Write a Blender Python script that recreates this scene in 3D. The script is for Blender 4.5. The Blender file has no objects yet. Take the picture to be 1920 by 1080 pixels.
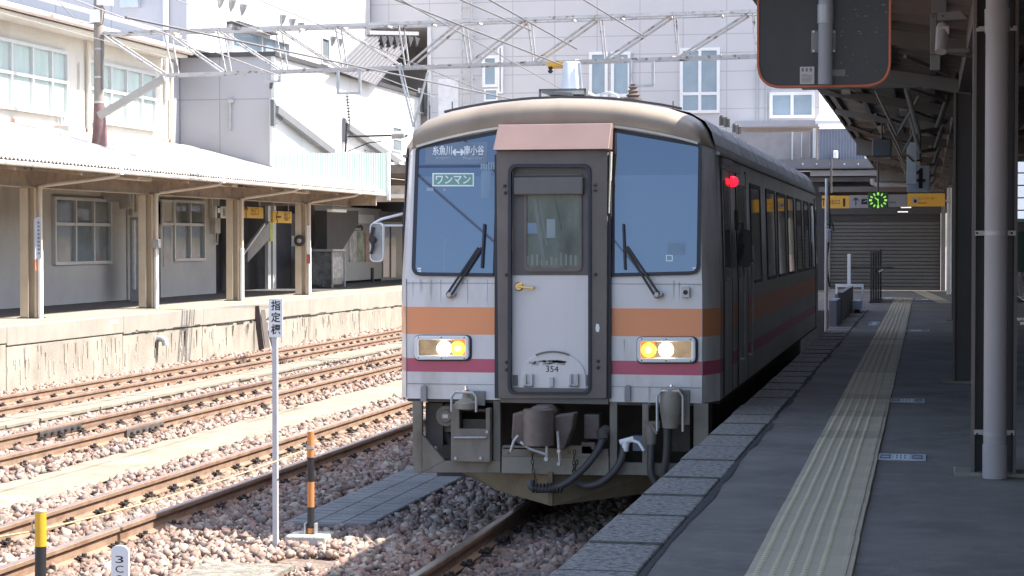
import bpy, math, random
import numpy as np
from mathutils import Vector, Matrix

random.seed(7); rng = np.random.default_rng(7)
SC = bpy.context.scene
COL = SC.collection
R = math.radians

# ------------------------------------------------------------------ camera
F_PX, VX, VY, CAM_H = 3740.0, 1738.0, 452.0, 2.34          # focal length in pixels of a 1920 px wide frame
PITCH = math.atan((540 - VY) / F_PX)
YAW = math.atan((VX - 960) / F_PX * math.cos(PITCH))
cam_d = bpy.data.cameras.new('camera')
cam_d.sensor_width = 36.0
cam_d.lens = F_PX / 1920 * 36.0
cam_d.clip_start, cam_d.clip_end = 0.1, 2000
cam = bpy.data.objects.new('camera', cam_d); COL.objects.link(cam)
cam.location = (0, 0, CAM_H)
cam.rotation_euler = (math.pi / 2 - PITCH, 0, YAW)
SC.camera = cam

# ------------------------------------------------------------------ light
SUN_DIR = Vector((0.68, 0.10, 1.0)).normalized()            # towards the sun
EL = math.asin(SUN_DIR.z)
AZ = math.atan2(SUN_DIR.x, SUN_DIR.y)                       # clockwise from +Y
w = bpy.data.worlds.new('World'); SC.world = w; w.use_nodes = True
nt = w.node_tree; bg = nt.nodes['Background']
sky = nt.nodes.new('ShaderNodeTexSky'); sky.sky_type = 'NISHITA'; sky.sun_disc = False
sky.sun_elevation = EL; sky.sun_rotation = AZ
sky.air_density = 1.0; sky.dust_density = 2.2; sky.ozone_density = 0.6
nt.links.new(sky.outputs[0], bg.inputs[0]); bg.inputs[1].default_value = 0.15
sun_d = bpy.data.lights.new('sun', 'SUN'); sun_d.energy = 4.3; sun_d.angle = R(0.5); sun_d.color = (1.0, 0.94, 0.84)
sun = bpy.data.objects.new('sun', sun_d); COL.objects.link(sun)
sun.rotation_euler = SUN_DIR.to_track_quat('Z', 'Y').to_euler(); sun.location = (20, 0, 40)
vs = SC.view_settings
vs.view_transform = 'Standard'; vs.look = 'None'; vs.gamma = 1.0; vs.exposure = 1.5; vs.use_curve_mapping = False
SC.cycles.max_bounces = 6

# ------------------------------------------------------------------ measuring: a sight line meets a real plane
_fw = Vector((-math.sin(YAW) * math.cos(PITCH), math.cos(YAW) * math.cos(PITCH), -math.sin(PITCH)))
_rt = Vector((math.cos(YAW), math.sin(YAW), 0)); _up = _rt.cross(_fw)
def _ray(x, y): return _fw + _rt * ((x - 960) / F_PX) + _up * ((540 - y) / F_PX)
def onx(x, y, X): d = _ray(x, y); return Vector((0, 0, CAM_H)) + d * (X / d.x)
def ony(x, y, Y): d = _ray(x, y); return Vector((0, 0, CAM_H)) + d * (Y / d.y)
def onz(x, y, Z): d = _ray(x, y); return Vector((0, 0, CAM_H)) + d * ((Z - CAM_H) / d.z)

# ------------------------------------------------------------------ materials
MATS = {}
def mat(name, col, rough=0.6, metal=0.0, var=0.12, scale=3.0, stretch=None, dirt=None, bump=0.0, bscale=60.0, spec=0.5, emit=None, estr=0.0, coat=0.0):
    """dirt = (colour, low, high, scale, stretch): noise above low fades to that colour"""
    if name in MATS: return MATS[name]
    m = bpy.data.materials.new(name); m.use_nodes = True
    t = m.node_tree; n = t.nodes; l = t.links; b = n['Principled BSDF']
    tc = n.new('ShaderNodeTexCoord')
    def noise(sc, st, det=6):
        mp = n.new('ShaderNodeMapping'); mp.inputs['Scale'].default_value = st or (1, 1, 1)
        l.new(tc.outputs['Object'], mp.inputs[0])
        x = n.new('ShaderNodeTexNoise'); x.inputs['Scale'].default_value = sc; x.inputs['Detail'].default_value = det
        x.inputs['Roughness'].default_value = 0.6
        l.new(mp.outputs[0], x.inputs['Vector']); return x.outputs['Fac']
    def mr(sock, a, bb, c, d):
        x = n.new('ShaderNodeMapRange'); x.inputs[1].default_value = a; x.inputs[2].default_value = bb
        x.inputs[3].default_value = c; x.inputs[4].default_value = d; l.new(sock, x.inputs[0]); return x.outputs[0]
    def mix(fac, a, c):
        x = n.new('ShaderNodeMix'); x.data_type = 'RGBA'
        l.new(fac, x.inputs[0])
        for i, v in ((6, a), (7, c)):
            if isinstance(v, tuple): x.inputs[i].default_value = (*v[:3], 1)
            else: l.new(v, x.inputs[i])
        return x.outputs[2]
    c = tuple(col)
    out = mix(mr(noise(scale, stretch), 0.3, 0.7, 0, 1), tuple(v * (1 - var) for v in c), tuple(min(1, v * (1 + var)) for v in c))
    if dirt:
        dc, lo, hi, ds, dst = dirt
        out = mix(mr(noise(ds, dst, 8), lo, hi, 0, 1), out, dc)
    l.new(out, b.inputs['Base Color'])
    b.inputs['Roughness'].default_value = rough; b.inputs['Metallic'].default_value = metal
    b.inputs['Specular IOR Level'].default_value = spec
    if coat: b.inputs['Coat Weight'].default_value = coat; b.inputs['Coat Roughness'].default_value = 0.05
    if emit: b.inputs['Emission Color'].default_value = (*emit, 1); b.inputs['Emission Strength'].default_value = estr
    if bump:
        bp = n.new('ShaderNodeBump'); bp.inputs['Strength'].default_value = bump; bp.inputs['Distance'].default_value = 0.02
        l.new(noise(bscale, None, 4), bp.inputs['Height']); l.new(bp.outputs[0], b.inputs['Normal'])
    MATS[name] = m; return m

def srgb(r, g, b):
    f = lambda c: (c / 255 / 12.92) if c / 255 <= 0.04045 else ((c / 255 + 0.055) / 1.055) ** 2.4
    return (f(r), f(g), f(b))

M = {}
M['asphalt'] = mat('asphalt', (0.215, 0.185, 0.158), 0.9, var=0.28, scale=1.2, dirt=((0.27, 0.24, 0.21), 0.50, 0.75, 5, None), bump=0.5, bscale=140)
M['asphalt_old'] = mat('asphalt_old', (0.215, 0.20, 0.18), 0.9, var=0.3, scale=2.0, dirt=((0.08, 0.08, 0.08), 0.5, 0.7, 9, None), bump=0.8, bscale=110)
M['coping'] = mat('coping_stone', (0.36, 0.325, 0.29), 0.95, var=0.4, scale=42, dirt=((0.15, 0.135, 0.12), 0.50, 0.62, 26, None), bump=1.0, bscale=70)
M['tile'] = mat('tactile_tile', (0.56, 0.455, 0.31), 0.75, var=0.12, scale=2.0, dirt=((0.36, 0.32, 0.24), 0.5, 0.8, 4, None))
M['tile_b'] = mat('tactile_tile_worn', (0.45, 0.365, 0.25), 0.8, var=0.12, scale=2.0, dirt=((0.2, 0.18, 0.14), 0.5, 0.8, 4, None))
M['conc'] = mat('concrete', (0.25, 0.22, 0.175), 0.9, var=0.2, scale=3, dirt=((0.25, 0.22, 0.18), 0.55, 0.8, 6, None), bump=0.3)
M['conc_path'] = mat('concrete_path', (0.27, 0.24, 0.185), 0.95, var=0.22, scale=1.2, dirt=((0.20, 0.165, 0.11), 0.5, 0.75, 3.5, None), bump=0.4, bscale=50)
M['conc_wall'] = mat('concrete_wall', (0.31, 0.28, 0.235), 0.95, var=0.22, scale=1.1, dirt=((0.215, 0.18, 0.14), 0.52, 0.82, 2.6, (1, 1.3, 0.4)), bump=0.4, bscale=30)
M['conc_coping'] = mat('concrete_coping', (0.30, 0.275, 0.235), 0.9, var=0.12, scale=1.3, dirt=((0.24, 0.20, 0.15), 0.56, 0.85, 3, (1, 1.5, 0.3)), bump=0.3)
M['yellow_line'] = mat('worn_yellow_line', (0.60, 0.45, 0.20), 0.9, var=0.2, scale=4)
M['rust'] = mat('rusty_rail', (0.26, 0.175, 0.125), 0.85, var=0.25, scale=5, dirt=((0.16, 0.075, 0.04), 0.5, 0.75, 14, (1, .2, 1)))
M['railtop'] = mat('rail_running_surface', (0.42, 0.33, 0.30), 0.38, metal=0.6, var=0.12, scale=2)
M['railtop_worn'] = mat('rail_running_surface_polished', (0.38, 0.38, 0.40), 0.28, metal=0.9, var=0.1, scale=2)
M['timber'] = mat('sleeper_timber', (0.20, 0.165, 0.15), 0.95, var=0.3, scale=3, stretch=(1, 14, 6), bump=0.5)
M['iron'] = mat('dark_iron', (0.05, 0.042, 0.038), 0.8, var=0.3, scale=20)
M['fishplate'] = mat('fishplate_iron', (0.10, 0.085, 0.08), 0.7, var=0.3, scale=14)
M['earth'] = mat('ballast_bed', (0.22, 0.165, 0.135), 1.0, var=0.4, scale=14, dirt=((0.10, 0.07, 0.06), 0.5, 0.7, 30, None), bump=1.0, bscale=22)
M['white_metal'] = mat('white_painted_metal', (0.80, 0.80, 0.80), 0.5, var=0.05)
M['white_sign'] = mat('white_sign_face', (0.80, 0.80, 0.82), 0.45, var=0.03)
M['black_ink'] = mat('black_lettering', (0.015, 0.015, 0.02), 0.6, var=0.0)
M['galv'] = mat('galvanised_steel', (0.45, 0.46, 0.47), 0.45, metal=0.5, var=0.14, scale=6)
M['yellow'] = mat('yellow_paint', (0.70, 0.40, 0.03), 0.5, var=0.1)
M['sign_yellow'] = mat('sign_yellow', (0.78, 0.48, 0.07), 0.5, var=0.04)
M['orange_paint'] = mat('faded_orange_paint', (0.60, 0.24, 0.08), 0.7, var=0.2)
M['black'] = mat('black_paint', (0.025, 0.025, 0.028), 0.55, var=0.2)
M['rope'] = mat('yellow_rope', (0.42, 0.36, 0.20), 0.9, var=0.2, scale=40)
# train
def paint_front():
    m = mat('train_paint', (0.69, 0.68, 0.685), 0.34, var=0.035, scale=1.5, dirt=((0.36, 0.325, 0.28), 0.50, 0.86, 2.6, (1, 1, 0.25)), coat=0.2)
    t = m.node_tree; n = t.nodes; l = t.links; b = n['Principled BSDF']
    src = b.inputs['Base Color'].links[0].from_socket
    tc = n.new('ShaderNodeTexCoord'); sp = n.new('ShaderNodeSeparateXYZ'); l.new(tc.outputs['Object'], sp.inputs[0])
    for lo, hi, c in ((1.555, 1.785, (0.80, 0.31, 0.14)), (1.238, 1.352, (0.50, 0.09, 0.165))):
        g = n.new('ShaderNodeMath'); g.operation = 'GREATER_THAN'; g.inputs[1].default_value = lo; l.new(sp.outputs['Z'], g.inputs[0])
        k = n.new('ShaderNodeMath'); k.operation = 'LESS_THAN'; k.inputs[1].default_value = hi; l.new(sp.outputs['Z'], k.inputs[0])
        a = n.new('ShaderNodeMath'); a.operation = 'MULTIPLY'; l.new(g.outputs[0], a.inputs[0]); l.new(k.outputs[0], a.inputs[1])
        x = n.new('ShaderNodeMix'); x.data_type = 'RGBA'; l.new(a.outputs[0], x.inputs[0]); l.new(src, x.inputs[6]); x.inputs[7].default_value = (*c, 1)
        src = x.outputs[2]
    l.new(src, b.inputs['Base Color'])
    return m
M['paint'] = paint_front()
def side_steel():
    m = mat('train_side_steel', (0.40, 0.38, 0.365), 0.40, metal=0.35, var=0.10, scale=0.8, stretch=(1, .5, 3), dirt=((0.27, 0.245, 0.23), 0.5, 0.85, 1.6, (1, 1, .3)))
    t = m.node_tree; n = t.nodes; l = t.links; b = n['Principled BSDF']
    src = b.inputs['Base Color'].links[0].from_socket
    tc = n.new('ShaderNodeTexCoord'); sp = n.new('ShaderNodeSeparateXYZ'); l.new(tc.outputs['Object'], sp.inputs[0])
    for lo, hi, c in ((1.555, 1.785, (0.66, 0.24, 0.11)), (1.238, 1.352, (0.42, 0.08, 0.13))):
        g = n.new('ShaderNodeMath'); g.operation = 'GREATER_THAN'; g.inputs[1].default_value = lo; l.new(sp.outputs['Z'], g.inputs[0])
        k = n.new('ShaderNodeMath'); k.operation = 'LESS_THAN'; k.inputs[1].default_value = hi; l.new(sp.outputs['Z'], k.inputs[0])
        a = n.new('ShaderNodeMath'); a.operation = 'MULTIPLY'; l.new(g.outputs[0], a.inputs[0]); l.new(k.outputs[0], a.inputs[1])
        x = n.new('ShaderNodeMix'); x.data_type = 'RGBA'; l.new(a.outputs[0], x.inputs[0]); l.new(src, x.inputs[6]); x.inputs[7].default_value = (*c, 1)
        src = x.outputs[2]
    l.new(src, b.inputs['Base Color'])
    bp = n.new('ShaderNodeBump'); bp.inputs['Strength'].default_value = 0.25; bp.inputs['Distance'].default_value = 0.01
    no = n.new('ShaderNodeTexNoise'); no.inputs['Scale'].default_value = 1.6; l.new(tc.outputs['Object'], no.inputs['Vector'])
    l.new(no.outputs['Fac'], bp.inputs['Height']); l.new(bp.outputs[0], b.inputs['Normal'])
    return m
M['steel_side'] = side_steel()
M['forehead'] = mat('dirty_cream_roof_front', (0.29, 0.24, 0.19), 0.42, var=0.12, scale=1.2, dirt=((0.17, 0.135, 0.11), 0.48, 0.85, 2.2, (1, 1, .6)), coat=0.1)
M['roof'] = mat('grey_train_roof', (0.40, 0.40, 0.41), 0.6, var=0.15, scale=2, dirt=((0.22, 0.21, 0.2), 0.5, 0.8, 3, None))
M['hood'] = mat('brown_hood_paint', (0.27, 0.185, 0.17), 0.45, var=0.1, scale=2)
M['doorframe'] = mat('dark_brown_frame', (0.15, 0.13, 0.12), 0.6, var=0.15, scale=3, dirt=((0.2, 0.17, 0.15), 0.55, 0.85, 4, (1, 1, .3)))
M['doorgrey'] = mat('dark_grey_door_paint', (0.115, 0.108, 0.105), 0.5, var=0.1)
M['gasket'] = mat('rubber_gasket', (0.03, 0.032, 0.045), 0.55, var=0.1)
M['skirt'] = mat('dusty_skirt', (0.215, 0.195, 0.165), 0.75, var=0.18, scale=2.5, dirt=((0.12, 0.09, 0.065), 0.5, 0.8, 5, (1, 1, .5)))
M['skirt_light'] = mat('dusty_skirt_pale', (0.26, 0.245, 0.21), 0.7, var=0.15, scale=2.5, dirt=((0.14, 0.11, 0.08), 0.55, 0.85, 5, None))
M['plow'] = mat('rust_stained_plough', (0.20, 0.155, 0.10), 0.8, var=0.25, scale=2.2, dirt=((0.11, 0.075, 0.045), 0.5, 0.8, 4, None))
M['under'] = mat('grimy_underframe', (0.075, 0.065, 0.06), 0.85, var=0.3, scale=5)
M['coupler'] = mat('grimy_coupler_iron', (0.135, 0.105, 0.092), 0.7, var=0.3, scale=6, dirt=((0.17, 0.14, 0.12), 0.55, 0.8, 8, None))
M['hose'] = mat('black_hose_rubber', (0.06, 0.058, 0.062), 0.5, var=0.15)
M['chrome'] = mat('bright_metal', (0.70, 0.70, 0.72), 0.22, metal=1.0, var=0.05)
M['brass'] = mat('brass', (0.55, 0.40, 0.18), 0.3, metal=1.0, var=0.1)
def tinted(name, low, up, zcut, rough=0.015):
    m = mat(name, low, rough, var=0.06, scale=1.0, spec=1.0); m.node_tree.nodes['Principled BSDF'].inputs['IOR'].default_value = 1.78; m.node_tree.nodes['Principled BSDF'].inputs['Specular Tint'].default_value = (.66, .80, 1.0, 1)
    t = m.node_tree; n = t.nodes; l = t.links; b = n['Principled BSDF']
    src = b.inputs['Base Color'].links[0].from_socket
    tc = n.new('ShaderNodeTexCoord'); sp = n.new('ShaderNodeSeparateXYZ'); l.new(tc.outputs['Object'], sp.inputs[0])
    g = n.new('ShaderNodeMath'); g.operation = 'GREATER_THAN'; g.inputs[1].default_value = zcut; l.new(sp.outputs['Z'], g.inputs[0])
    x = n.new('ShaderNodeMix'); x.data_type = 'RGBA'; l.new(g.outputs[0], x.inputs[0]); l.new(src, x.inputs[6]); x.inputs[7].default_value = (*up, 1)
    l.new(x.outputs[2], b.inputs['Base Color'])
    return m
M['windshield'] = tinted('tinted_windscreen', (0.052, 0.07, 0.115), (0.012, 0.014, 0.05), 2.885)
M['dest_panel'] = mat('destination_blind', (0.04, 0.05, 0.11), 0.05, var=0.02, spec=1.0); M['dest_panel'].node_tree.nodes['Principled BSDF'].inputs['IOR'].default_value = 1.7
M['lettering'] = mat('white_lettering', (0.80, 0.84, 0.86), 0.5, var=0.0)
M['green_plate'] = mat('green_plate', (0.16, 0.32, 0.27), 0.4, var=0.05)
M['darkglass'] = mat('dark_window_glass', (0.035, 0.042, 0.045), 0.03, var=0.2, scale=1.5, spec=0.8)
M['doorglass'] = mat('door_window_glass', (0.11, 0.145, 0.135), 0.04, var=0.5, scale=5, stretch=(1, 1, .4), spec=0.6)
M['lamp_white'] = mat('lit_headlamp', (1, 1, 1), 0.3, emit=(1.0, 0.97, 0.86), estr=6)
M['lamp_orange'] = mat('lit_amber_lamp', (1, .45, .05), 0.3, emit=(1.0, 0.36, 0.03), estr=1.6)
M['lamp_yellow'] = mat('lit_amber_core', (1, .7, .1), 0.3, emit=(1.0, 0.72, 0.08), estr=3.4)
M['reflector'] = mat('lamp_reflector', (0.42, 0.36, 0.25), 0.18, metal=0.9, var=0.35, scale=9)
M['lamp_red'] = mat('lit_red_lamp', (1, .02, .05), 0.3, emit=(1.0, 0.02, 0.06), estr=.5)
# buildings
M['cream'] = mat('cream_render', (0.60, 0.575, 0.53), 0.9, var=0.06, scale=0.8, dirt=((0.46, 0.40, 0.34), 0.54, 0.9, 1.2, (1, 1, .3)))
M['salmon'] = mat('salmon_plinth', (0.55, 0.38, 0.30), 0.9, var=0.1, scale=1)
M['grey_render'] = mat('grey_render', (0.50, 0.475, 0.45), 0.9, var=0.1, scale=0.7, dirt=((0.36, 0.33, 0.31), 0.55, 0.85, 1.4, (1, 1, .3)))
M['alu'] = mat('aluminium_frame', (0.60, 0.61, 0.62), 0.45, metal=0.3, var=0.05)
M['paleglass'] = mat('pale_curtained_glass', (0.46, 0.56, 0.54), 0.06, var=0.14, scale=0.9, stretch=(1, 3, .6), spec=0.6)
M['greyglass'] = mat('grey_window_glass', (0.16, 0.19, 0.21), 0.05, var=0.4, scale=1.1, spec=0.7)
M['blueglass'] = mat('blue_grey_glass', (0.26, 0.33, 0.40), 0.06, var=0.2, scale=0.8, spec=0.7)
def panelled(name, col, px, pz, ax=0, line=0.80, off=0.0):
    """metal cladding: fine joints every px metres along axis ax and every pz metres of height"""
    m = mat(name, col, 0.55, var=0.035, scale=0.4, dirt=(tuple(v * .88 for v in col), 0.6, 0.95, 1.0, (1, 1, .2)))
    t = m.node_tree; n = t.nodes; l = t.links; b = n['Principled BSDF']
    src = b.inputs['Base Color'].links[0].from_socket
    tc = n.new('ShaderNodeTexCoord'); sp = n.new('ShaderNodeSeparateXYZ'); l.new(tc.outputs['Object'], sp.inputs[0])
    for a, p in ((ax, px), (2, pz)):
        if not p: continue
        d = n.new('ShaderNodeMath'); d.operation = 'DIVIDE'; d.inputs[1].default_value = p; l.new(sp.outputs[a], d.inputs[0])
        f = n.new('ShaderNodeMath'); f.operation = 'FRACT'; l.new(d.outputs[0], f.inputs[0])
        k = n.new('ShaderNodeMath'); k.operation = 'LESS_THAN'; k.inputs[1].default_value = 0.03 / p; l.new(f.outputs[0], k.inputs[0])
        x = n.new('ShaderNodeMix'); x.data_type = 'RGBA'; l.new(k.outputs[0], x.inputs[0]); l.new(src, x.inputs[6])
        x.inputs[7].default_value = (*[v * line for v in col], 1); src = x.outputs[2]
    l.new(src, b.inputs['Base Color']); return m
M['clad_blue'] = panelled('pale_wall_cladding', (0.55, 0.535, 0.55), 1.45, 0.62, line=.72)
M['clad_shade'] = panelled('shaded_wall_cladding', (0.40, 0.40, 0.43), 1.55, 3.1, line=.7)  # darker copy of the white cladding, with the front faces' shade in its colour
M['clad_white'] = panelled('white_wall_cladding', (0.62, 0.62, 0.625), 2.4, 3.2, ax=1, line=.8)
M['dark_trim'] = mat('dark_trim', (0.06, 0.06, 0.065), 0.6)
M['corr_white'] = mat('corrugated_white_sheet', (0.50, 0.485, 0.455), 0.6, var=0.08, scale=0.7, dirt=((0.33, 0.27, 0.21), 0.58, 0.85, 1.5, None))
M['corr_green'] = mat('pale_green_sheet', (0.36, 0.44, 0.41), 0.6, var=0.04)
M['corr_blue'] = mat('slate_blue_sheet', (0.20, 0.215, 0.26), 0.6, var=0.08)
M['brown_beam'] = mat('weathered_cream_steel', (0.42, 0.34, 0.27), 0.8, var=0.18, scale=2, dirt=((0.22, 0.15, 0.11), 0.52, 0.8, 5, None))
M['col_cream'] = mat('cream_column_paint', (0.55, 0.46, 0.36), 0.7, var=0.1, scale=2, dirt=((0.33, 0.22, 0.15), 0.58, 0.82, 5, (1, 1, .3)))
M['soffit'] = mat('dark_soffit', (0.20, 0.17, 0.15), 0.9, var=0.2)
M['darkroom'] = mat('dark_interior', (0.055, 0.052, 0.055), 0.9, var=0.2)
M['truss'] = mat('peeling_pale_steel', (0.46, 0.45, 0.445), 0.7, var=0.15, scale=3, dirt=((0.13, 0.09, 0.085), 0.56, 0.66, 7, None))
M['wire'] = mat('overhead_wire', (0.17, 0.16, 0.16), 0.5)
M['pole'] = mat('weathered_pole', (0.27, 0.24, 0.22), 0.85, var=0.2, scale=2, stretch=(1, 1, .2))
M['pole_base'] = mat('tarred_pole_base', (0.18, 0.11, 0.11), 0.8, var=0.3, scale=3)
M['porcelain'] = mat('porcelain', (0.70, 0.68, 0.66), 0.25, var=0.05)
M['tread'] = mat('gridded_walkway_board', (0.25, 0.24, 0.23), 0.9, var=0.2, scale=3, bump=0.6, bscale=40)
# right platform
M['darksteel'] = mat('dark_brown_steel', (0.058, 0.052, 0.053), 0.55, var=0.2, scale=2)
M['steel_edge'] = mat('worn_brown_steel_edge', (0.13, 0.105, 0.10), 0.5, var=0.15)
M['pipe'] = mat('greyish_pvc_pipe', (0.33, 0.295, 0.30), 0.45, var=0.06, scale=1)
M['canopy_dark'] = mat('dark_canopy_steel', (0.11, 0.095, 0.09), 0.75, var=0.25, scale=1.5)
M['canopy_sheet'] = mat('grimy_roof_sheet', (0.17, 0.145, 0.13), 0.8, var=0.3, scale=1.0, dirt=((0.22, 0.19, 0.17), 0.56, 0.8, 2.0, None))
M['canopy_beam'] = mat('grey_canopy_beam', (0.17, 0.165, 0.16), 0.7, var=0.12)
M['mirror_back'] = mat('blackened_mirror_back', (0.02, 0.02, 0.025), 0.45, var=0.3, scale=4, dirt=((0.11, 0.11, 0.13), 0.70, 0.78, 13, (1, 1, 1.6)))
M['mirror_rim'] = mat('faded_orange_rim', (0.42, 0.115, 0.06), 0.6, var=0.15)
M['grey_pole'] = mat('grey_painted_pole', (0.24, 0.25, 0.28), 0.5, var=0.06)
M['shutter'] = mat('dark_roller_shutter', (0.125, 0.115, 0.105), 0.6, var=0.12, scale=1)
M['led'] = mat('lit_clock_digits', (.1, .6, .1), 0.4, emit=(0.50, 1.0, 0.14), estr=0.24)
M['clockface'] = mat('dark_green_clock_face', (0.03, 0.10, 0.03), 0.5)
M['lit_tube'] = mat('lit_ceiling_tube', (1, 1, 1), 0.4, emit=(1.0, 0.95, 0.85), estr=.3)
M['tube'] = mat('fluorescent_fitting', (0.74, 0.70, 0.64), 0.5, var=0.04)
M['poster'] = mat('poster_paper', (0.50, 0.50, 0.48), 0.5, var=0.5, scale=3.5)
M['poster_g'] = mat('green_poster', (0.28, 0.36, 0.22), 0.5, var=0.6, scale=3)
M['poster_r'] = mat('red_poster', (0.55, 0.30, 0.28), 0.5, var=0.4, scale=5)
M['bluebox'] = mat('blue_grey_box', (0.28, 0.31, 0.38), 0.5, var=0.05)

# ------------------------------------------------------------------ mesh collecting
def wloc(o):
    v = Vector((0, 0, 0))
    while o is not None:
        v += Vector(o.location); o = o.parent
    return v

class MB:
    """collects shapes given in world coordinates and links them as one mesh"""
    def __init__(s): s.v = []; s.f = []; s.marks = []
    def add(s, vs, fs):
        k = len(s.v); s.marks.append((k, len(s.f))); s.v += [tuple(p) for p in vs]; s.f += [tuple(i + k for i in f) for f in fs]; return s
    def frame(s, o, a, b, c):           # parallelepiped from corner o along a, b, c
        o, a, b, c = Vector(o), Vector(a), Vector(b), Vector(c)
        p = [o, o + a, o + a + b, o + b, o + c, o + a + c, o + a + b + c, o + b + c]
        f = [(0, 3, 2, 1), (4, 5, 6, 7), (0, 1, 5, 4), (1, 2, 6, 5), (2, 3, 7, 6), (3, 0, 4, 7)]
        if a.cross(b).dot(c) < 0: f = [tuple(reversed(q)) for q in f]
        return s.add(p, f)
    def box(s, x0, x1, y0, y1, z0, z1):
        return s.frame((x0, y0, z0), (x1 - x0, 0, 0), (0, y1 - y0, 0), (0, 0, z1 - z0))
    def bar(s, p, q, w=0.05, h=None, up=(0, 0, 1)):
        p, q = Vector(p), Vector(q); h = h or w; d = (q - p).normalized(); u = Vector(up)
        if abs(d.dot(u)) > .98: u = Vector((0, 1, 0))
        a = d.cross(u).normalized(); b = a.cross(d).normalized()
        return s.frame(p - a * w / 2 - b * h / 2, a * w, b * h, q - p)
    def angle(s, p, q, w=0.06, t=0.008, up=(0, 0, 1)):   # L-section
        p, q = Vector(p), Vector(q); d = (q - p).normalized(); u = Vector(up)
        if abs(d.dot(u)) > .98: u = Vector((0, 1, 0))
        a = d.cross(u).normalized(); b = a.cross(d).normalized()
        s.frame(p, a * w, b * t, q - p); s.frame(p + b * t, a * t, b * (w - t), q - p); return s
    def tube(s, pts, r=0.02, n=10, caps=True):
        pts = [Vector(p) for p in pts]; rs = r if isinstance(r, (list, tuple)) else [r] * len(pts)
        vs, fs = [], []; a = None
        for i, p in enumerate(pts):
            d = (pts[min(i + 1, len(pts) - 1)] - pts[max(i - 1, 0)]).normalized()
            if a is None:
                a = d.cross(Vector((0, 0, 1)) if abs(d.z) < .95 else Vector((0, 1, 0))).normalized()
            else: a = (a - d * a.dot(d)).normalized()
            b = d.cross(a)
            for k in range(n):
                t = 2 * math.pi * k / n; vs.append(p + (a * math.cos(t) + b * math.sin(t)) * rs[i])
        for i in range(len(pts) - 1):
            for k in range(n):
                k2 = (k + 1) % n; fs.append((i * n + k, i * n + k2, i * n + n + k2, i * n + n + k))
        if caps: fs.append(tuple(range(n - 1, -1, -1))); fs.append(tuple(range((len(pts) - 1) * n, len(pts) * n)))
        return s.add(vs, fs)
    def cyl(s, p, q, r, n=20): return s.tube([p, q], r, n)
    def lathe(s, base, axis, prof, n=24):   # prof: (distance along axis, radius)
        ax = Vector(axis).normalized(); base = Vector(base)
        a = ax.cross(Vector((0, 0, 1)) if abs(ax.z) < .9 else Vector((0, 1, 0))).normalized(); b = ax.cross(a)
        vs, fs = [], []
        for h, r in prof:
            for k in range(n):
                t = 2 * math.pi * k / n; vs.append(base + ax * h + (a * math.cos(t) + b * math.sin(t)) * max(r, 1e-4))
        for i in range(len(prof) - 1):
            for k in range(n):
                k2 = (k + 1) % n; fs.append((i * n + k, i * n + k2, i * n + n + k2, i * n + n + k))
        fs.append(tuple(range(n - 1, -1, -1))); fs.append(tuple(range((len(prof) - 1) * n, len(prof) * n)))
        return s.add(vs, fs)
    def prism(s, pts, d):               # polygon pushed along vector d
        pts = [Vector(p) for p in pts]; d = Vector(d); n = len(pts)
        nrm = Vector((0, 0, 0))
        for i in range(n): nrm += pts[i].cross(pts[(i + 1) % n])
        if nrm.dot(d) > 0: pts = pts[::-1]
        vs = pts + [p + d for p in pts]
        return s.add(vs, [tuple(range(n)), tuple(range(2 * n - 1, n - 1, -1))] + [(i, i + n, (i + 1) % n + n, (i + 1) % n) for i in range(n)])
    def quad(s, *p): return s.add(p, [tuple(range(len(p)))])
    def ring(s, outer, inner, d):       # frame between two outlines of equal length, pushed along d
        n = len(outer); d = Vector(d)
        o = [Vector(p) for p in outer]; i = [Vector(p) for p in inner]
        vs = o + i + [p + d for p in o] + [p + d for p in i]; fs = []
        for k in range(n):
            j = (k + 1) % n
            fs += [(k, j, n + j, n + k), (2 * n + k, 3 * n + k, 3 * n + j, 2 * n + j), (k, 2 * n + k, 2 * n + j, j), (n + k, n + j, 3 * n + j, 3 * n + k)]
        return s.add(vs, fs)
    def build(s, name, m, parent=None, bevel=0.0, smooth=False, fix=True):
        me = bpy.data.meshes.new(name); L = wloc(parent) if parent else Vector((0, 0, 0))
        me.from_pydata([(p[0] - L.x, p[1] - L.y, p[2] - L.z) for p in s.v], [], s.f); me.materials.append(m)
        me.validate(); me.update()
        if smooth:
            for p in me.polygons: p.use_smooth = True
            try: me.set_sharp_from_angle(angle=R(40))
            except Exception: pass
        o = bpy.data.objects.new(name, me); COL.objects.link(o)
        if parent: o.parent = parent
        if bevel:
            b = o.modifiers.new('bevel', 'BEVEL'); b.width = bevel; b.segments = 2; b.limit_method = 'ANGLE'; b.angle_limit = R(40)
        return o

def each(mb, name, m, parent, **kw):
    '''every shape of the collection becomes a part of its own'''
    out = []; mk = mb.marks + [(len(mb.v), len(mb.f))]
    for (v0, f0), (v1, f1) in zip(mk[:-1], mk[1:]):
        q = MB(); q.v = mb.v[v0:v1]; q.f = [tuple(i - v0 for i in f) for f in mb.f[f0:f1]]; out.append(q.build(name, m, parent, **kw))
    return out
def tag(o, label=None, cat=None, group=None, kind=None):
    if label: o['label'] = label
    if cat: o['category'] = cat
    if group: o['group'] = group
    if kind: o['kind'] = kind
    return o
def thing(name, label, cat, loc, group=None):
    o = bpy.data.objects.new(name, None); COL.objects.link(o); o.location = loc; o.empty_display_size = .2
    return tag(o, label, cat, group)
def copy_tree(o, parent=None):
    c = o.copy(); COL.objects.link(c)
    if parent: c.parent = parent
    for ch in list(o.children): copy_tree(ch, c)
    return c

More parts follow.
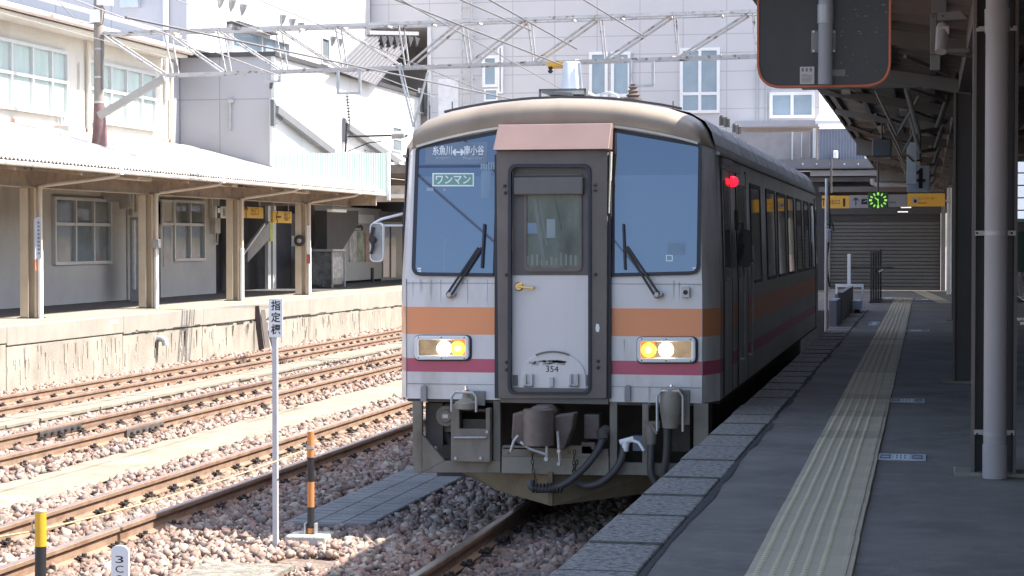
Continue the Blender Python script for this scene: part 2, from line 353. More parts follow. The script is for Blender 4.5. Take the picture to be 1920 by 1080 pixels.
def rpoly(pts, r, n=5):
    """2-D outline with rounded corners; r one radius or one per corner"""
    out = []; N = len(pts); rs = r if isinstance(r, (list, tuple)) else [r] * N
    for i in range(N):
        p = Vector(pts[i]); a = Vector(pts[i - 1]) - p; b = Vector(pts[(i + 1) % N]) - p
        rr = rs[i]
        if rr <= 0: out += [p] * (n + 1) if False else [p]; continue
        ang = a.angle(b); t = min(rr / math.tan(ang / 2), a.length * .49, b.length * .49)
        p0 = p + a.normalized() * t; p1 = p + b.normalized() * t
        for k in range(n + 1):
            u = k / n; out.append((p0 * (1 - u) * (1 - u) + p * 2 * u * (1 - u) + p1 * u * u))
    return out

def lettering(body, centre, right, up, w, h, m, parent, name='lettering', depth=0.0, spacing=1.0, line=1.0, keep=False, bold=0.0):
    """words as a flat mesh centred on a point, fitted into w by h"""
    c = bpy.data.curves.new('words', 'FONT'); c.body = body; c.align_x = 'CENTER'; c.space_character = spacing; c.space_line = line
    c.resolution_u = 3; c.offset = bold
    o = bpy.data.objects.new('words', c); COL.objects.link(o)
    dg = bpy.context.evaluated_depsgraph_get()
    me = bpy.data.meshes.new_from_object(o.evaluated_get(dg)); bpy.data.objects.remove(o); bpy.data.curves.remove(c)
    xs = [v.co.x for v in me.vertices]; ys = [v.co.y for v in me.vertices]
    x0, x1, y0, y1 = min(xs), max(xs), min(ys), max(ys)
    sx = w / max(x1 - x0, 1e-6); sy = h / max(y1 - y0, 1e-6)
    if keep: sx = sy = min(sx, sy)
    L = wloc(parent) if parent else Vector((0, 0, 0)); ct, rt, u = Vector(centre), Vector(right).normalized(), Vector(up).normalized()
    for v in me.vertices:
        v.co = ct + rt * ((v.co.x - (x0 + x1) / 2) * sx) + u * ((v.co.y - (y0 + y1) / 2) * sy) - L
    me.materials.clear(); me.materials.append(m); me.name = name
    ob = bpy.data.objects.new(name, me); COL.objects.link(ob)
    if parent: ob.parent = parent
    return ob
XR, UP, YB = Vector((1, 0, 0)), Vector((0, 0, 1)), Vector((0, -1, 0))
YR = Vector((0, 1, 0))      # rightwards on a wall that faces +X

def window(parent, axis, plane, a0, a1, z0, z1, cols, rows, frame_m, glass_m, proud=0.06, bar=0.06, name='window'):
    """framed window on a wall facing +X (axis 'x', a = y) or -Y (axis 'y', a = x)"""
    f = MB()
    def bx(mb, p0, p1, q0, q1, d0, d1):
        if axis == 'x': mb.box(plane + d0, plane + d1, p0, p1, q0, q1)
        else: mb.box(p0, p1, plane - d1, plane - d0, q0, q1)
    bx(f, a0, a1, z0, z0 + bar, .002, proud); bx(f, a0, a1, z1 - bar, z1, .002, proud)
    bx(f, a0, a0 + bar, z0 + bar, z1 - bar, .002, proud); bx(f, a1 - bar, a1, z0 + bar, z1 - bar, .002, proud)
    cs = cols if isinstance(cols, (list, tuple)) else [(i + 1) / cols for i in range(cols - 1)]
    rsx = rows if isinstance(rows, (list, tuple)) else [(i + 1) / rows for i in range(rows - 1)]
    for c in cs:
        p = a0 + (a1 - a0) * c; bx(f, p - bar / 2, p + bar / 2, z0 + bar, z1 - bar, .002, proud - .006)
    for r_ in rsx:
        q = z0 + (z1 - z0) * r_; bx(f, a0 + bar, a1 - bar, q - bar / 2, q + bar / 2, .002, proud - .012)
    fo = f.build(name, frame_m, parent)
    g = MB(); bx(g, a0 + bar * .5, a1 - bar * .5, z0 + bar * .5, z1 - bar * .5, .003, .018)
    g.build('pane', glass_m, fo)
    return fo

# ================================================================== SETTING
G0 = -0.185                                                  # ballast bed level (rail heads at 0)
def sheet(name, x0, x1, y0, y1, z, m, nx=2, ny=2, amp=0.0):
    vs, fs = [], []
    for j in range(ny + 1):
        for i in range(nx + 1):
            x = x0 + (x1 - x0) * i / nx; y = y0 + (y1 - y0) * j / ny
            vs.append((x, y, z + (amp * (math.sin(x * 3.1 + y * 1.7) + math.sin(y * 4.3 - x * 2.2)) if amp else 0)))
    for j in range(ny):
        for i in range(nx):
            k = j * (nx + 1) + i; fs.append((k, k + 1, k + nx + 2, k + nx + 1))
    return MB().add(vs, fs).build(name, m)
tag(sheet('ground', -600, 600, -300, 900, G0 - 0.03, M['earth'], 4, 4), kind='structure')
tag(sheet('ballast_bed', -15.3, -1.4, 4, 80, G0, M['earth'], 90, 300, 0.008), kind='structure')

# own platform (right of the train) and its surface
PZ = 0.92; PE = -1.56
mb = MB(); mb.box(PE + .12, 9, -6, 33.0, -0.3, PZ - .02); mb.box(PE + .12, 9, 33.0, 58.6, -0.3, PZ - .02)

tag(mb.build('platform', M['conc']), kind='structure')
tag(MB().box(-3.1, PE + .119, 41.5, 58.6, -0.3, PZ - .02).build('platform_end_base', mat('shaded_end_wall', (.07, .065, .06), .95, var=.3)), kind='structure')  # end face in darker concrete, its shade put into the colour
mb = MB(); mb.box(-1.19, 9, -6, 58.6, PZ - .018, PZ)
tag(mb.build('platform_asphalt', M['asphalt']), kind='structure')
mb = MB(); mb.box(-3.1, PE + .12, 41.5, 58.6, PZ - .018, PZ - .001); mb.box(-1.44, -1.192, 41.5, 58.6, PZ - .018, PZ - .001)
tag(mb.build('platform_end', M['asphalt']), kind='structure')
# older, rougher band of asphalt beside the edge stones
vs = []; N = 150
rr = random.Random(3)
mbp = MB(); pl = [(-1.192, -6 + i * 48 / N) for i in range(N + 1)]
prr = [(-1.165 + 0.012 * math.sin(i * .61) + rr.uniform(-.016, .016), -6 + i * 48 / N) for i in range(N + 1)]
for i in range(N):
    mbp.quad((*pl[i], PZ + .004), (*prr[i], PZ + .004), (*prr[i + 1], PZ + .004), (*pl[i + 1], PZ + .004))
tag(mbp.build('platform_seam', mat('dark_seam', (.05, .048, .045), .95, var=.4, scale=12)), kind='structure')

# edge stones along the track: one thing, stones as its surface pattern
mb = MB(); jt = MB(); y = -6; rr = random.Random(11)
while y < 41.4:
    l = rr.uniform(.82, .98); dx = rr.uniform(-.006, .006); dz = rr.uniform(-.006, .005)
    jt.box(PE + .01, -1.205, y - .012, y + .012, PZ - .02, PZ + .0095)
    mb.box(PE + dx, -1.20 + rr.uniform(-.012, .006), y + .011, y + l - .011, PZ - .26, PZ + .006 + dz); y += l
kerb = mb.build('edge_stones', M['coping'], bevel=.012); jt.build('mortar_joints', mat('mortar_dark', (.11, .10, .09), .95, var=.4, scale=20), kerb)
tag(kerb, 'rough grey edge stones along the platform beside the train', 'platform edge')
mb = MB(); y = -6
while y < 41.4:
    mb.box(PE + .07, PE + .119, y + .01, y + 1.99, -.3, PZ - .27); y += 2.0
tag(mb.build('platform_face', M['conc_wall']), kind='structure')

# tactile paving
tt = MB(); tt.box(-.745, -.305, 0, .594, PZ + .001, PZ + .012)
dots = MB()
def one_tile(name, m, dn):
    t = MB(); t.box(-.22, .22, 0, .594, 0, .012)
    o = t.build(name, m, bevel=.002)
    d = MB()
    for i in range(5):
        for k in range(10):
            x = -.175 + i * .066; yy = .03 + k * .0595
            d.lathe((x, yy, .012), (0, 0, 1), [(0, .0165), (.004, .013), (.0055, .008)], 8)
    d.build('raised_dots', m, o, smooth=False)
    b = MB(); b.box(.172, .196, .012, .582, .012, .0165); b.build('raised_bar', m, o, bevel=.002)
    return o
TA = one_tile('tactile_tile', M['tile'], 0); TBt = one_tile('tactile_tile', M['tile_b'], 0)
lab = 'cream tactile tile with raised dots in the strip along the platform'
labw = 'worn browner tactile tile in the strip along the platform'
tag(TA, lab, 'tactile tile', 'tactile tiles of the cream strip'); tag(TBt, labw, 'tactile tile', 'worn tactile tiles of the strip')
rr = random.Random(5); firstA = firstB = True
for i in range(76):
    yy = 4.8 + i * .6
    worn = 21.5 < yy < 27.5 or rr.random() < .06
    if worn:
        o = TBt if firstB else copy_tree(TBt); firstB = False
    else:
        o = TA if firstA else copy_tree(TA); firstA = False
    o.location = (-.525 + rr.uniform(-.002, .002) - .0006 * (yy - 8) , yy, PZ + .001 + rr.uniform(0, .0015))
# diagonal cream strip at the far end
mb = MB(); a = onz(1722, 547, PZ); b = onz(1785, 572, PZ)
mb.prism([(-.38, 57.2, PZ + .001), (-.02, 57.2, PZ + .001), (.62, 46.5, PZ + .001), (.28, 46.5, PZ + .001)], (0, 0, .012))
tag(mb.build('tactile_path', M['tile']), kind='structure')

# painted boarding marks on the platform
def mark(x, y, w, d, lab):
    o = MB().box(x - w / 2, x + w / 2, y - d / 2, y + d / 2, PZ + .002, PZ + .005).build('boarding_mark', mat('mark_grey', (.55, .55, .57), .8, var=.35, scale=14))
    tag(o, lab, 'floor marking', 'white boarding marks on the platform')
    z = PZ + .007
    p = MB()
    for k in (0, 2):
        cx = x - w / 3 + k * w / 3
        p.box(cx - w * .11, cx + w * .11, y - d * .32, y - d * .12, PZ + .006, z); p.box(cx - w * .11, cx + w * .11, y + d * .1, y + d * .3, PZ + .006, z)
        p.box(cx - w * .12, cx - w * .09, y - d * .10, y + d * .08, PZ + .006, z); p.box(cx + w * .07, cx + w * .1, y - d * .10, y + d * .08, PZ + .006, z)
    p.build('dark_print', mat('mark_dark', (.16, .17, .2), .8), o)
    q = MB(); q.box(x - w * .16, x + w * .16, y - d * .42, y + d * .42, PZ + .0055, PZ + .0065); q.build('pale_panel', mat('mark_white_b', (.74, .74, .74), .8, var=.15, scale=30), o)
    q = MB()
    for i in range(3):
        for j in range(2): q.box(x - w * .12 + i * w * .085, x - w * .085 + i * w * .085, y - d * .3 + j * d * .34, y - d * .08 + j * d * .34, PZ + .007, PZ + .0078)
    q.build('printed_signs', mat('mark_dark', (.16, .17, .2), .8), o)
mark(-.155, 13.3, .31, .38, 'white floor mark beside the strip, the one nearest the downpipe column')
mark(-.165, 18.05, .30, .42, 'white floor mark beside the strip level with the second dark column')
mark(-.16, 32.2, .40, .55, 'small far floor mark to the right of the tactile strip')
mark(-.88, 34.8, .17, 1.5, 'pale mark on the train side of the tactile strip')
mark(-.93, 50.5, .42, .9, 'pale far mark left of the end of the strip near the shutter')
mark(-.05, 49.5, .42, .9, 'pale far mark right of the end of the strip')
mb = MB(); mb.box(-.35, .75, 46.6, 46.78, PZ + .002, PZ + .005)
tag(mb.build('painted_line', mat('mark_white', (.62, .62, .62), .8)), 'thin white line across the far end of the platform', 'floor marking')

# ------------------------------------------------------------------ opposite platform
WX = -15.0; QZ = 0.92
mb = MB(); mb.box(-24, WX + .002, 18, 75, -.3, QZ - .02)
tag(mb.build('opposite_platform', M['conc_coping']), kind='structure')
mb = MB(); mb.box(-16.7, WX - .25, 18, 75, QZ - .018, QZ + .001)
tag(mb.build('opposite_platform_surface', mat('pale_platform_concrete', (.30, .275, .225), .95, var=.1, dirt=((.24, .205, .15), .5, .8, 3, None))), kind='structure')
tag(MB().box(-24, -16.701, 18, 75, QZ - .018, QZ + .001).build('opposite_platform_shaded', mat('shaded_platform_asphalt', (.085, .08, .08), .9, var=.2)), kind='structure')  # asphalt with the canopy shadow put into its dark colour
mb = MB(); mb.box(WX - .60, WX - .36, 18, 75, QZ + .003, QZ + .006)
tag(mb.build('yellow_platform_line', M['yellow_line']), kind='structure')
wall = thing('platform_wall', 'long stained concrete wall under the edge of the opposite platform', 'wall', (WX, 30, G0))
zb = [.56, .545, .53, .50, .47, .44, .41]
cop = MB(); low = MB(); joints = [24.5, 30.7, 35.62, 39.9, 43.2, 47.3, 51.8, 56.4, 61, 66, 70]
rr = random.Random(8)
for i, (a, b) in enumerate(zip(joints[:-1], joints[1:])):
    zt = .60 - .0062 * (a - 30) + rr.uniform(-.012, .012)
    low.box(WX - .2, WX + .03 + rr.uniform(-.008, .008), a + .018, b - .018, G0 - .05, zt - .006)
    cop.box(WX - .245, WX + .052, a + .003, b - .003, zt + .008, QZ + .004)
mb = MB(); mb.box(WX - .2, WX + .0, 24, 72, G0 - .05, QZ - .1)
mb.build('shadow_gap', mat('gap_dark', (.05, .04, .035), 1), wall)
cop.build('raised_edge', M['conc_coping'], wall, bevel=.015); low.build('old_wall', M['conc_wall'], wall, bevel=.012)
lp = MB()
for k, dx in enumerate((0, .13, .26, .32)): lp.box(WX + .054, WX + .058, 34.95 + dx, 35.0 + dx, .78, .86)
lp.build('painted_mark', M['white_metal'], wall)
# streaks of lime on the old wall
mb = MB(); rr = random.Random(21)
for i in range(120):
    yy = rr.uniform(30.5, 57); z1 = rr.uniform(.15, .50); l = rr.uniform(.08, .35); ww = rr.uniform(.012, .045)
    z1 = min(z1, .57 - .0062 * (yy - 30)); x = WX + .0415
    mb.quad((x, yy, z1), (x, yy + ww, z1 - .02), (x, yy + ww * .7 + rr.uniform(-.03, .03), z1 - l), (x, yy + rr.uniform(-.02, .02), z1 - l * .9))
mb.build('lime_streaks', mat('lime_streak', (.40, .37, .32), .95, var=.15), wall)
mb = MB(); rr = random.Random(25)
for i in range(45):
    yy = rr.uniform(30.5, 57); z1 = .57 - .0062 * (yy - 30) - rr.uniform(0, .03); l = rr.uniform(.06, .42); ww = rr.uniform(.02, .09)
    x = WX + .0425
    mb.quad((x, yy, z1), (x, yy + ww, z1), (x, yy + ww * .6 + rr.uniform(-.02, .02), z1 - l), (x, yy + ww * .3, z1 - l))
mb.build('damp_streaks', mat('damp_streak', (.25, .215, .17), .95, var=.2), wall)
# crack line beneath the raised edge
d = MB(); rr = random.Random(4); 
yy = 36.0
while yy < 58:
    l = rr.uniform(.1, .5)
    if rr.random() < .55:
        z = .615 - .0062 * (yy - 30) + rr.uniform(-.02, .02); d.box(WX + .03, WX + .0545, yy, yy + l, z, z + rr.uniform(.012, .03))
    yy += l
d.build('cracks', M['iron'], wall)

# drain pipe sticking out of the wall
p = onx(297, 640, WX + .05); t = thing('drain_pipe', 'short grey drain elbow sticking out of the platform wall', 'pipe', (p.x, p.y, p.z))
MB().tube([(WX, p.y, p.z + .06), (WX + .12, p.y, p.z + .06), (WX + .19, p.y, p.z + .02), (WX + .2, p.y, p.z - .08)], .07, 14).build('elbow', M['galv'], t, smooth=True)
MB().box(WX + .043, WX + .056, p.y - .13, p.y - .05, p.z - .28, p.z + .02).build('slot', M['iron'], t)
# boards leaning against the wall
p0 = onx(497, 655, WX + .35)
for k, (dy, lab) in enumerate(((0, 'old grey board leaning on the platform wall, left of a similar one'), (.42, 'paler board leaning on the wall, between a grey board and a short one'), (.95, 'short dark board leaning behind the white sign post'))):
    h = (1.05, .95, .45)[k]
    o = MB().bar((WX + .24, p0.y + dy + .1, G0), (WX + .07, p0.y + dy + .22, G0 + h), .13, .03).build('leaning_board', mat('board_%d' % k, ((.06, .045, .045), (.13, .11, .105), (.05, .04, .04))[k], .9, var=.2))
    tag(o, lab, 'board', 'boards leaning on the platform wall')

# ------------------------------------------------------------------ tracks
TRACKS = {'a': (-3.50, -2.48), 'b': (-7.44, -6.49), 'c': (-10.82, -9.85), 'd': (-13.68, -12.76)}
def rail_mesh(x, y0, y1, m, mt, name, label):
    prof = [(-.062, -.150), (.062, -.150), (.062, -.138), (.012, -.118), (.010, -.045), (.032, -.036), (.034, -.006), (.026, -.0005), (-.026, -.0005), (-.034, -.006), (-.032, -.036), (-.010, -.045), (-.012, -.118), (-.062, -.138)]
    o = MB().prism([(x + a, y0, b) for a, b in prof], (0, y1 - y0, 0)).build(name, m)
    MB().box(x - .027, x + .027, y0 + .01, y1 - .01, -.0004, .0016).build('running_surface', mt, o)
    return tag(o, label, 'rail', 'rails of the four tracks')
rail_mesh(-3.50, 4, 78, M['rust'], M['railtop_worn'], 'rail', 'polished rail running under the middle of the train')
rail_mesh(-2.48, 4, 78, M['rust'], M['railtop_worn'], 'rail', 'rail hidden along the foot of the platform edge')
rail_mesh(-6.49, 4, 78, M['rust'], M['railtop'], 'rail', 'rusty rail passing just behind the striped bollard')
rail_mesh(-7.44, 4, 78, M['rust'], M['railtop'], 'rail', 'rusty rail next beyond the one behind the striped bollard')
RC1 = rail_mesh(-9.85, 4, 78, M['rust'], M['railtop'], 'rail', 'rusty rail along the far side of the pale concrete path')
RC2 = rail_mesh(-10.82, 4, 78, M['rust'], M['railtop'], 'rail', 'rusty rail between the concrete path and the cable trough')
rail_mesh(-12.76, 4, 78, M['rust'], M['railtop'], 'rail', 'rusty rail just behind the cable trough slabs')
rail_mesh(-13.68, 4, 78, M['rust'], M['railtop'], 'rail', 'rusty rail nearest the opposite platform wall')
for ro, x, px, py in ((RC1, -9.85, 283, 800), (RC2, -10.82, 127, 803)):
    yy = onz(px, py, -.04).y
    j = MB(); j.box(x + .013, x + .05, yy - .62, yy + .62, -.125, -.022); j.box(x - .05, x - .013, yy - .62, yy + .62, -.125, -.022)
    jo = j.build('joint_bar', M['fishplate'], ro, bevel=.006)
    q = MB()
    for k in range(6): q.cyl((x + .04, yy - .5 + k * .2, -.075), (x + .085, yy - .5 + k * .2, -.075), .02, 8)
    q.build('bolts', M['iron'], jo)

def make_sleeper(xa, xb):
    xm = (xa + xb) / 2
    t = thing('sleeper', None, 'sleeper', (xm, 0, 0))
    MB().box(xm - 1.0, xm + 1.0, -.105, .105, -.32, -.158).build('timber', M['timber'], t, bevel=.01)
    for x in (xa, xb):
        for sgn in (-1, 1):
            c = MB(); X = x + sgn * .095
            c.box(X - .05, X + .05, -.075, .075, -.157, -.142); c.box(X - sgn * .045 - .02, X - sgn * .045 + .02, -.05, .05, -.1415, -.115)
            c.cyl((X, 0, -.142), (X, 0, -.085), .022, 8)
            c.bar((X + sgn * .02, -.05, -.125), (X - sgn * .05, .0, -.112), .025, .02); c.bar((X + sgn * .02, .05, -.125), (X - sgn * .05, .0, -.112), .025, .02)
            c.build('rail_clip', M['iron'], t)
    return t
SL = {'a': ('sleeper under the rails in front of and below the train', 5.5, 30, 'sleepers under the train'),
      'b': ('timber sleeper of the track behind the striped bollard', 12.6, 32, 'sleepers of the track beside the train'),
      'c': ('timber sleeper of the track beyond the concrete path', 18, 45, 'sleepers of the track beyond the path'),
      'd': ('timber sleeper of the track along the platform wall', 24, 57, 'sleepers of the track along the wall')}
rr = random.Random(9)
for k, (lab, y0, y1, grp) in SL.items():
    s0 = make_sleeper(*TRACKS[k]); first = True; y = y0
    tag(s0, lab, None, grp); base = s0.location.copy()
    while y < y1:
        o = s0 if first else copy_tree(s0); first = False
        o.location = (base.x, y + rr.uniform(-.03, .03), 0); y += .62

# pale path, cable trough, walkway boards
def rough_strip(name, xa, xb, y0, y1, z, m, seed, n=160, am=.05):
    r_ = random.Random(seed); mbx = MB(); L_, R_ = [], []
    for i in range(n + 1):
        y = y0 + (y1 - y0) * i / n
        L_.append((xa + r_.uniform(-am, am), y, z + r_.uniform(-.008, .004))); R_.append((xb + r_.uniform(-am, am), y, z + r_.uniform(-.008, .004)))
    for i in range(n):
        mid0 = tuple((a + b) / 2 + (0, 0, .02)[k] for k, (a, b) in enumerate(zip(L_[i], R_[i]))); mid1 = tuple((a + b) / 2 + (0, 0, .02)[k] for k, (a, b) in enumerate(zip(L_[i + 1], R_[i + 1])))
        mbx.quad(L_[i], mid0, mid1, L_[i + 1]); mbx.quad(mid0, R_[i], R_[i + 1], mid1)
    return tag(mbx.build(name, m), kind='structure')
rough_strip('path', -9.25, -8.28, 8, 60, -.142, M['conc_path'], 31)
tr = thing('cable_trough', 'low concrete cable trough with slab lids between the two far tracks', 'cable trough', (-12.0, 30, G0))
MB().box(-12.22, -11.72, 16, 60, G0 - .05, -.10).build('trough_body', M['conc'], tr)
y = 16; rr = random.Random(14); k = 0
while y < 58:
    l = 1.0
    MB().box(-12.25 + rr.uniform(-.015, .015), -11.70 + rr.uniform(-.015, .015), y + .012, y + l - .012, -.098, -.045 + rr.uniform(-.008, .006)).build('slab_lid', M['conc'], tr, bevel=.008)
    y += l
tag(MB().box(-5.47, -4.70, 16.55, 30, -.145, -.108).build('walkway_board', M['tread']), 'dark gridded walkway board in the ballast beside the train', 'walkway', 'walkway boards')
mbx = MB()
for i in range(22):
    for j in range(3): mbx.box(-5.43 + j * .25, -5.21 + j * .25, 16.58 + i * .19, 16.74 + i * .19, -.107, -.102)
mbx.build('raised_grid', M['tread'], bpy.data.objects['walkway_board'])
tag(MB().box(-5.36, -4.66, 12.0, 14.38, -.14, -.105).build('walkway_board', mat('sunlit_board', (.27, .25, .215), .95, var=.4, scale=16, dirt=((.15, .125, .10), .5, .7, 9, None), bump=1.0, bscale=50)), 'pale concrete walkway board in the sun below the white sign post', 'walkway', 'walkway boards')

# ------------------------------------------------------------------ ballast stones (nobody could count them)
def ballast():
    zones = [(11.5, 19, 400, .034, 'mix'), (19, 27, 290, .035, 'cube'), (27, 40, 150, .040, 'cube'), (40, 62, 60, .05, 'cube')]
    t = (1 + 5 ** .5) / 2
    icoV = np.array([(-1, t, 0), (1, t, 0), (-1, -t, 0), (1, -t, 0), (0, -1, t), (0, 1, t), (0, -1, -t), (0, 1, -t), (t, 0, -1), (t, 0, 1), (-t, 0, -1), (-t, 0, 1)]) / 1.9
    icoF = np.array([(0, 11, 5), (0, 5, 1), (0, 1, 7), (0, 7, 10), (0, 10, 11), (1, 5, 9), (5, 11, 4), (11, 10, 2), (10, 7, 6), (7, 1, 8), (3, 9, 4), (3, 4, 2), (3, 2, 6), (3, 6, 8), (3, 8, 9), (4, 9, 5), (2, 4, 11), (6, 2, 10), (8, 6, 7), (9, 8, 1)])
    cubV = np.array([(-1, -1, -1), (1, -1, -1), (1, 1, -1), (-1, 1, -1), (-1, -1, 1), (1, -1, 1), (1, 1, 1), (-1, 1, 1)]) * .72
    preV = np.array([(-1, -.9, -.8), (1.1, -.7, -.9), (.2, 1.2, -.8), (-.8, -.5, .9), (.7, -.8, .8), (.3, .8, 1.0), (-1.1, .6, .1)]) * .82
    preF = np.array([(0, 2, 1), (0, 6, 2), (0, 1, 4), (0, 4, 3), (0, 3, 6), (1, 2, 5), (1, 5, 4), (3, 4, 5), (3, 5, 6), (2, 6, 5)])
    cubF = np.array([(0, 2, 1), (0, 3, 2), (4, 5, 6), (4, 6, 7), (0, 1, 5), (0, 5, 4), (1, 2, 6), (1, 6, 5), (2, 3, 7), (2, 7, 6), (3, 0, 4), (3, 4, 7)])
    V, Fc, Cc = [], [], []; base = 0
    for y0, y1, dens, rad, kind in zones:
        n = int((y1 - y0) * 13.0 * dens)
        if kind == 'mix': zones += [(y0, y1, dens * .6, rad, 'cube'), (y0, y1, dens * .55, rad * 1.02, 'pre')]; continue
        x = rng.uniform(-14.93, -1.95, n); y = rng.uniform(y0, y1, n)
        keep = (x > -.50 * y - 1.6)
        keep &= ~((x > -9.27) & (x < -8.26) & (rng.random(n) > .10 * np.exp(-np.minimum(np.abs(x + 9.25), np.abs(x + 8.28)) / .08)))
        keep &= ~((x > -12.27) & (x < -11.68))
        keep &= ~((x > -5.44) & (x < -4.73) & (y > 16.55))
        keep &= ~((x > -5.33) & (x < -4.69) & (y < 14.35) & (rng.random(n) > .06))
        keep &= ~((x > -4.98) & (x < -4.42) & (y > 14.5) & (y < 15.15))
        # a train stands here: skip stones well beneath and behind it
        keep &= ~((x > -4.3) & (y > 22)) & ~((x > -6.2) & (y > 31)) & ~((x > -9.0) & (y > 36))
        for a, b in TRACKS.values():
            for rx in (a, b): keep &= ~(np.abs(x - rx) < .085)
        x, y = x[keep], y[keep]; n = len(x)
        z = np.full(n, G0 + .012) + rng.uniform(-.012, .034, n)
        for a, b in TRACKS.values():                          # cribs a touch lower between the rails, sleepers showing
            inn = (x > a) & (x < b); z[inn] -= .016
            sh = (x > b + .1) & (x < b + .9) | (x < a - .1) & (x > a - .9); z[sh] += .012
        vb, fb = (icoV, icoF) if kind == 'ico' else (preV, preF) if kind == 'pre' else (cubV, cubF); nv = len(vb)
        r = rad * np.clip(rng.lognormal(-.08, .36, n), .35, 1.75)
        P = vb[None] * rng.uniform(.62, 1.3, (n, nv, 1)) * np.stack([np.ones(n), rng.uniform(.6, 1.0, n), rng.uniform(.5, .95, n)], 1)[:, None, :] * r[:, None, None]
        q = rng.normal(size=(n, 4)); q /= np.linalg.norm(q, axis=1, keepdims=True); a, b, c, d = q.T
        Rm = np.stack([np.stack([1 - 2 * (c * c + d * d), 2 * (b * c - a * d), 2 * (b * d + a * c)], 1), np.stack([2 * (b * c + a * d), 1 - 2 * (b * b + d * d), 2 * (c * d - a * b)], 1), np.stack([2 * (b * d - a * c), 2 * (c * d + a * b), 1 - 2 * (b * b + c * c)], 1)], 1)
        P = np.einsum('nij,nkj->nki', Rm, P) + np.stack([x, y, z], 1)[:, None, :]
        V.append(P.reshape(-1, 3)); Fc.append((fb[None] + (np.arange(n) * nv)[:, None, None] + base).reshape(-1, 3)); base += n * nv
        pal = np.array([(.285, .19, .155), (.345, .255, .21), (.22, .155, .13), (.39, .325, .265), (.29, .23, .205), (.19, .155, .135), (.43, .365, .30)])
        cc = pal[rng.choice(len(pal), n, p=[.26, .2, .17, .11, .12, .08, .06])] * rng.uniform(.8, 1.2, (n, 1))
        dr = np.min([np.abs(x - q_) for ab in TRACKS.values() for q_ in ab], 0); k_ = np.clip(1 - (dr - .08) / .30, 0, 1)[:, None] * rng.uniform(.2, .9, (n, 1)); cc = cc * (1 - k_) + np.array([.20, .125, .085]) * k_
        Cc.append(np.repeat(cc, len(fb), 0))
    V = np.concatenate(V).astype(np.float32); Fc = np.concatenate(Fc).astype(np.int32); Cc = np.concatenate(Cc)
    me = bpy.data.meshes.new('ballast'); me.vertices.add(len(V)); me.vertices.foreach_set('co', V.ravel())
    me.loops.add(Fc.size); me.loops.foreach_set('vertex_index', Fc.ravel()); me.polygons.add(len(Fc))
    me.polygons.foreach_set('loop_start', np.arange(0, Fc.size, 3, dtype=np.int32))
    try: me.polygons.foreach_set('loop_total', np.full(len(Fc), 3, np.int32))
    except Exception: pass
    at = me.attributes.new('stone_colour', 'FLOAT_COLOR', 'FACE')
    at.data.foreach_set('color', np.concatenate([Cc, np.ones((len(Cc), 1))], 1).astype(np.float32).ravel())
    me.update(calc_edges=True); me.validate()
    m = bpy.data.materials.new('ballast_stone'); m.use_nodes = True; b = m.node_tree.nodes['Principled BSDF']
    a = m.node_tree.nodes.new('ShaderNodeAttribute'); a.attribute_name = 'stone_colour'; m.node_tree.links.new(a.outputs['Color'], b.inputs['Base Color'])
    b.inputs['Roughness'].default_value = .9; me.materials.append(m)
    o = bpy.data.objects.new('ballast', me); COL.objects.link(o)
    return tag(o, 'loose reddish brown track ballast', 'ballast', kind='stuff')
ballast()

# ================================================================== TRAIN
XC, YF = -3.06, 16.3
train = thing('railcar', 'white and grey diesel railcar with orange and crimson bands and lit headlamps', 'train', (XC, YF, 0))
def fy(z): return YF + .10 * max(0.0, z - 2.02)               # the front leans back above the waist
def tum(z): return 1 - .020 * max(0.0, z - 1.9)              # the sides lean in
def FP(px, py, off=0.0):                                      # point on the front panel
    p = ony(px, py, YF); p = ony(px, py, fy(p.z)); return Vector((p.x, p.y - off, p.z))
def zc(u): return 3.315 - .118 * (u - .03) ** 2                        # lower edge of the roof front
SEC = [(1.373, 1.01), (1.373, 1.9), (1.338, 3.05), (1.325, 3.15), (1.285, 3.26), (1.215, 3.355), (1.09, 3.43), (.9, 3.474), (.6, 3.522), (.3, 3.550), (0, 3.558)]
def zr(u):
    u = abs(u)
    for (a, za), (b, zb_) in zip(SEC[2:], SEC[3:]):
        if b <= u <= a: return zb_ + (za - zb_) * (u - b) / max(a - b, 1e-6)
    return 3.0
# body shell: front skin, corner panels, tail
US = [-1.373, -1.352, -1.31, -1.255, -1.24, -1.15, -.95, -.75, -.52, -.25, 0, .25, .52, .75, .95, 1.15, 1.22, 1.26, 1.275, 1.31, 1.355, 1.373]
def plan(u):
    a = abs(u); e = 1.242 if u < 0 else 1.262
    if a <= e: return 0.006 * (a / 1.25) ** 2
    return .006 + .34 * ((a - e) / (1.373 - e)) ** 1.15
mb = MB(); rows = []
for zz in (1.01, 1.2, 1.5, 1.8, 2.02, 2.3, 2.7, None):
    rows.append([(XC + u * tum(zz or zc(u)), YF + plan(u) + (fy(zz or zc(u)) - YF), zz or zc(u)) for u in US])
n = len(US)
for r_ in rows: mb.v += r_
for i in range(len(rows) - 1):
    for k in range(n - 1): mb.f.append((i * n + k, i * n + k + 1, (i + 1) * n + k + 1, (i + 1) * n + k))
body = mb.build('body', M['paint'], train, smooth=True)
# underside of the front, so that it has depth
mb = MB(); mb.box(XC - 1.365, XC + 1.365, YF + .36, YF + 15.55, .98, 1.03); mb.box(XC - 1.235, XC + 1.25, YF + .012, YF + .355, .985, 1.02)
mb.build('floor_pan', M['under'], body)
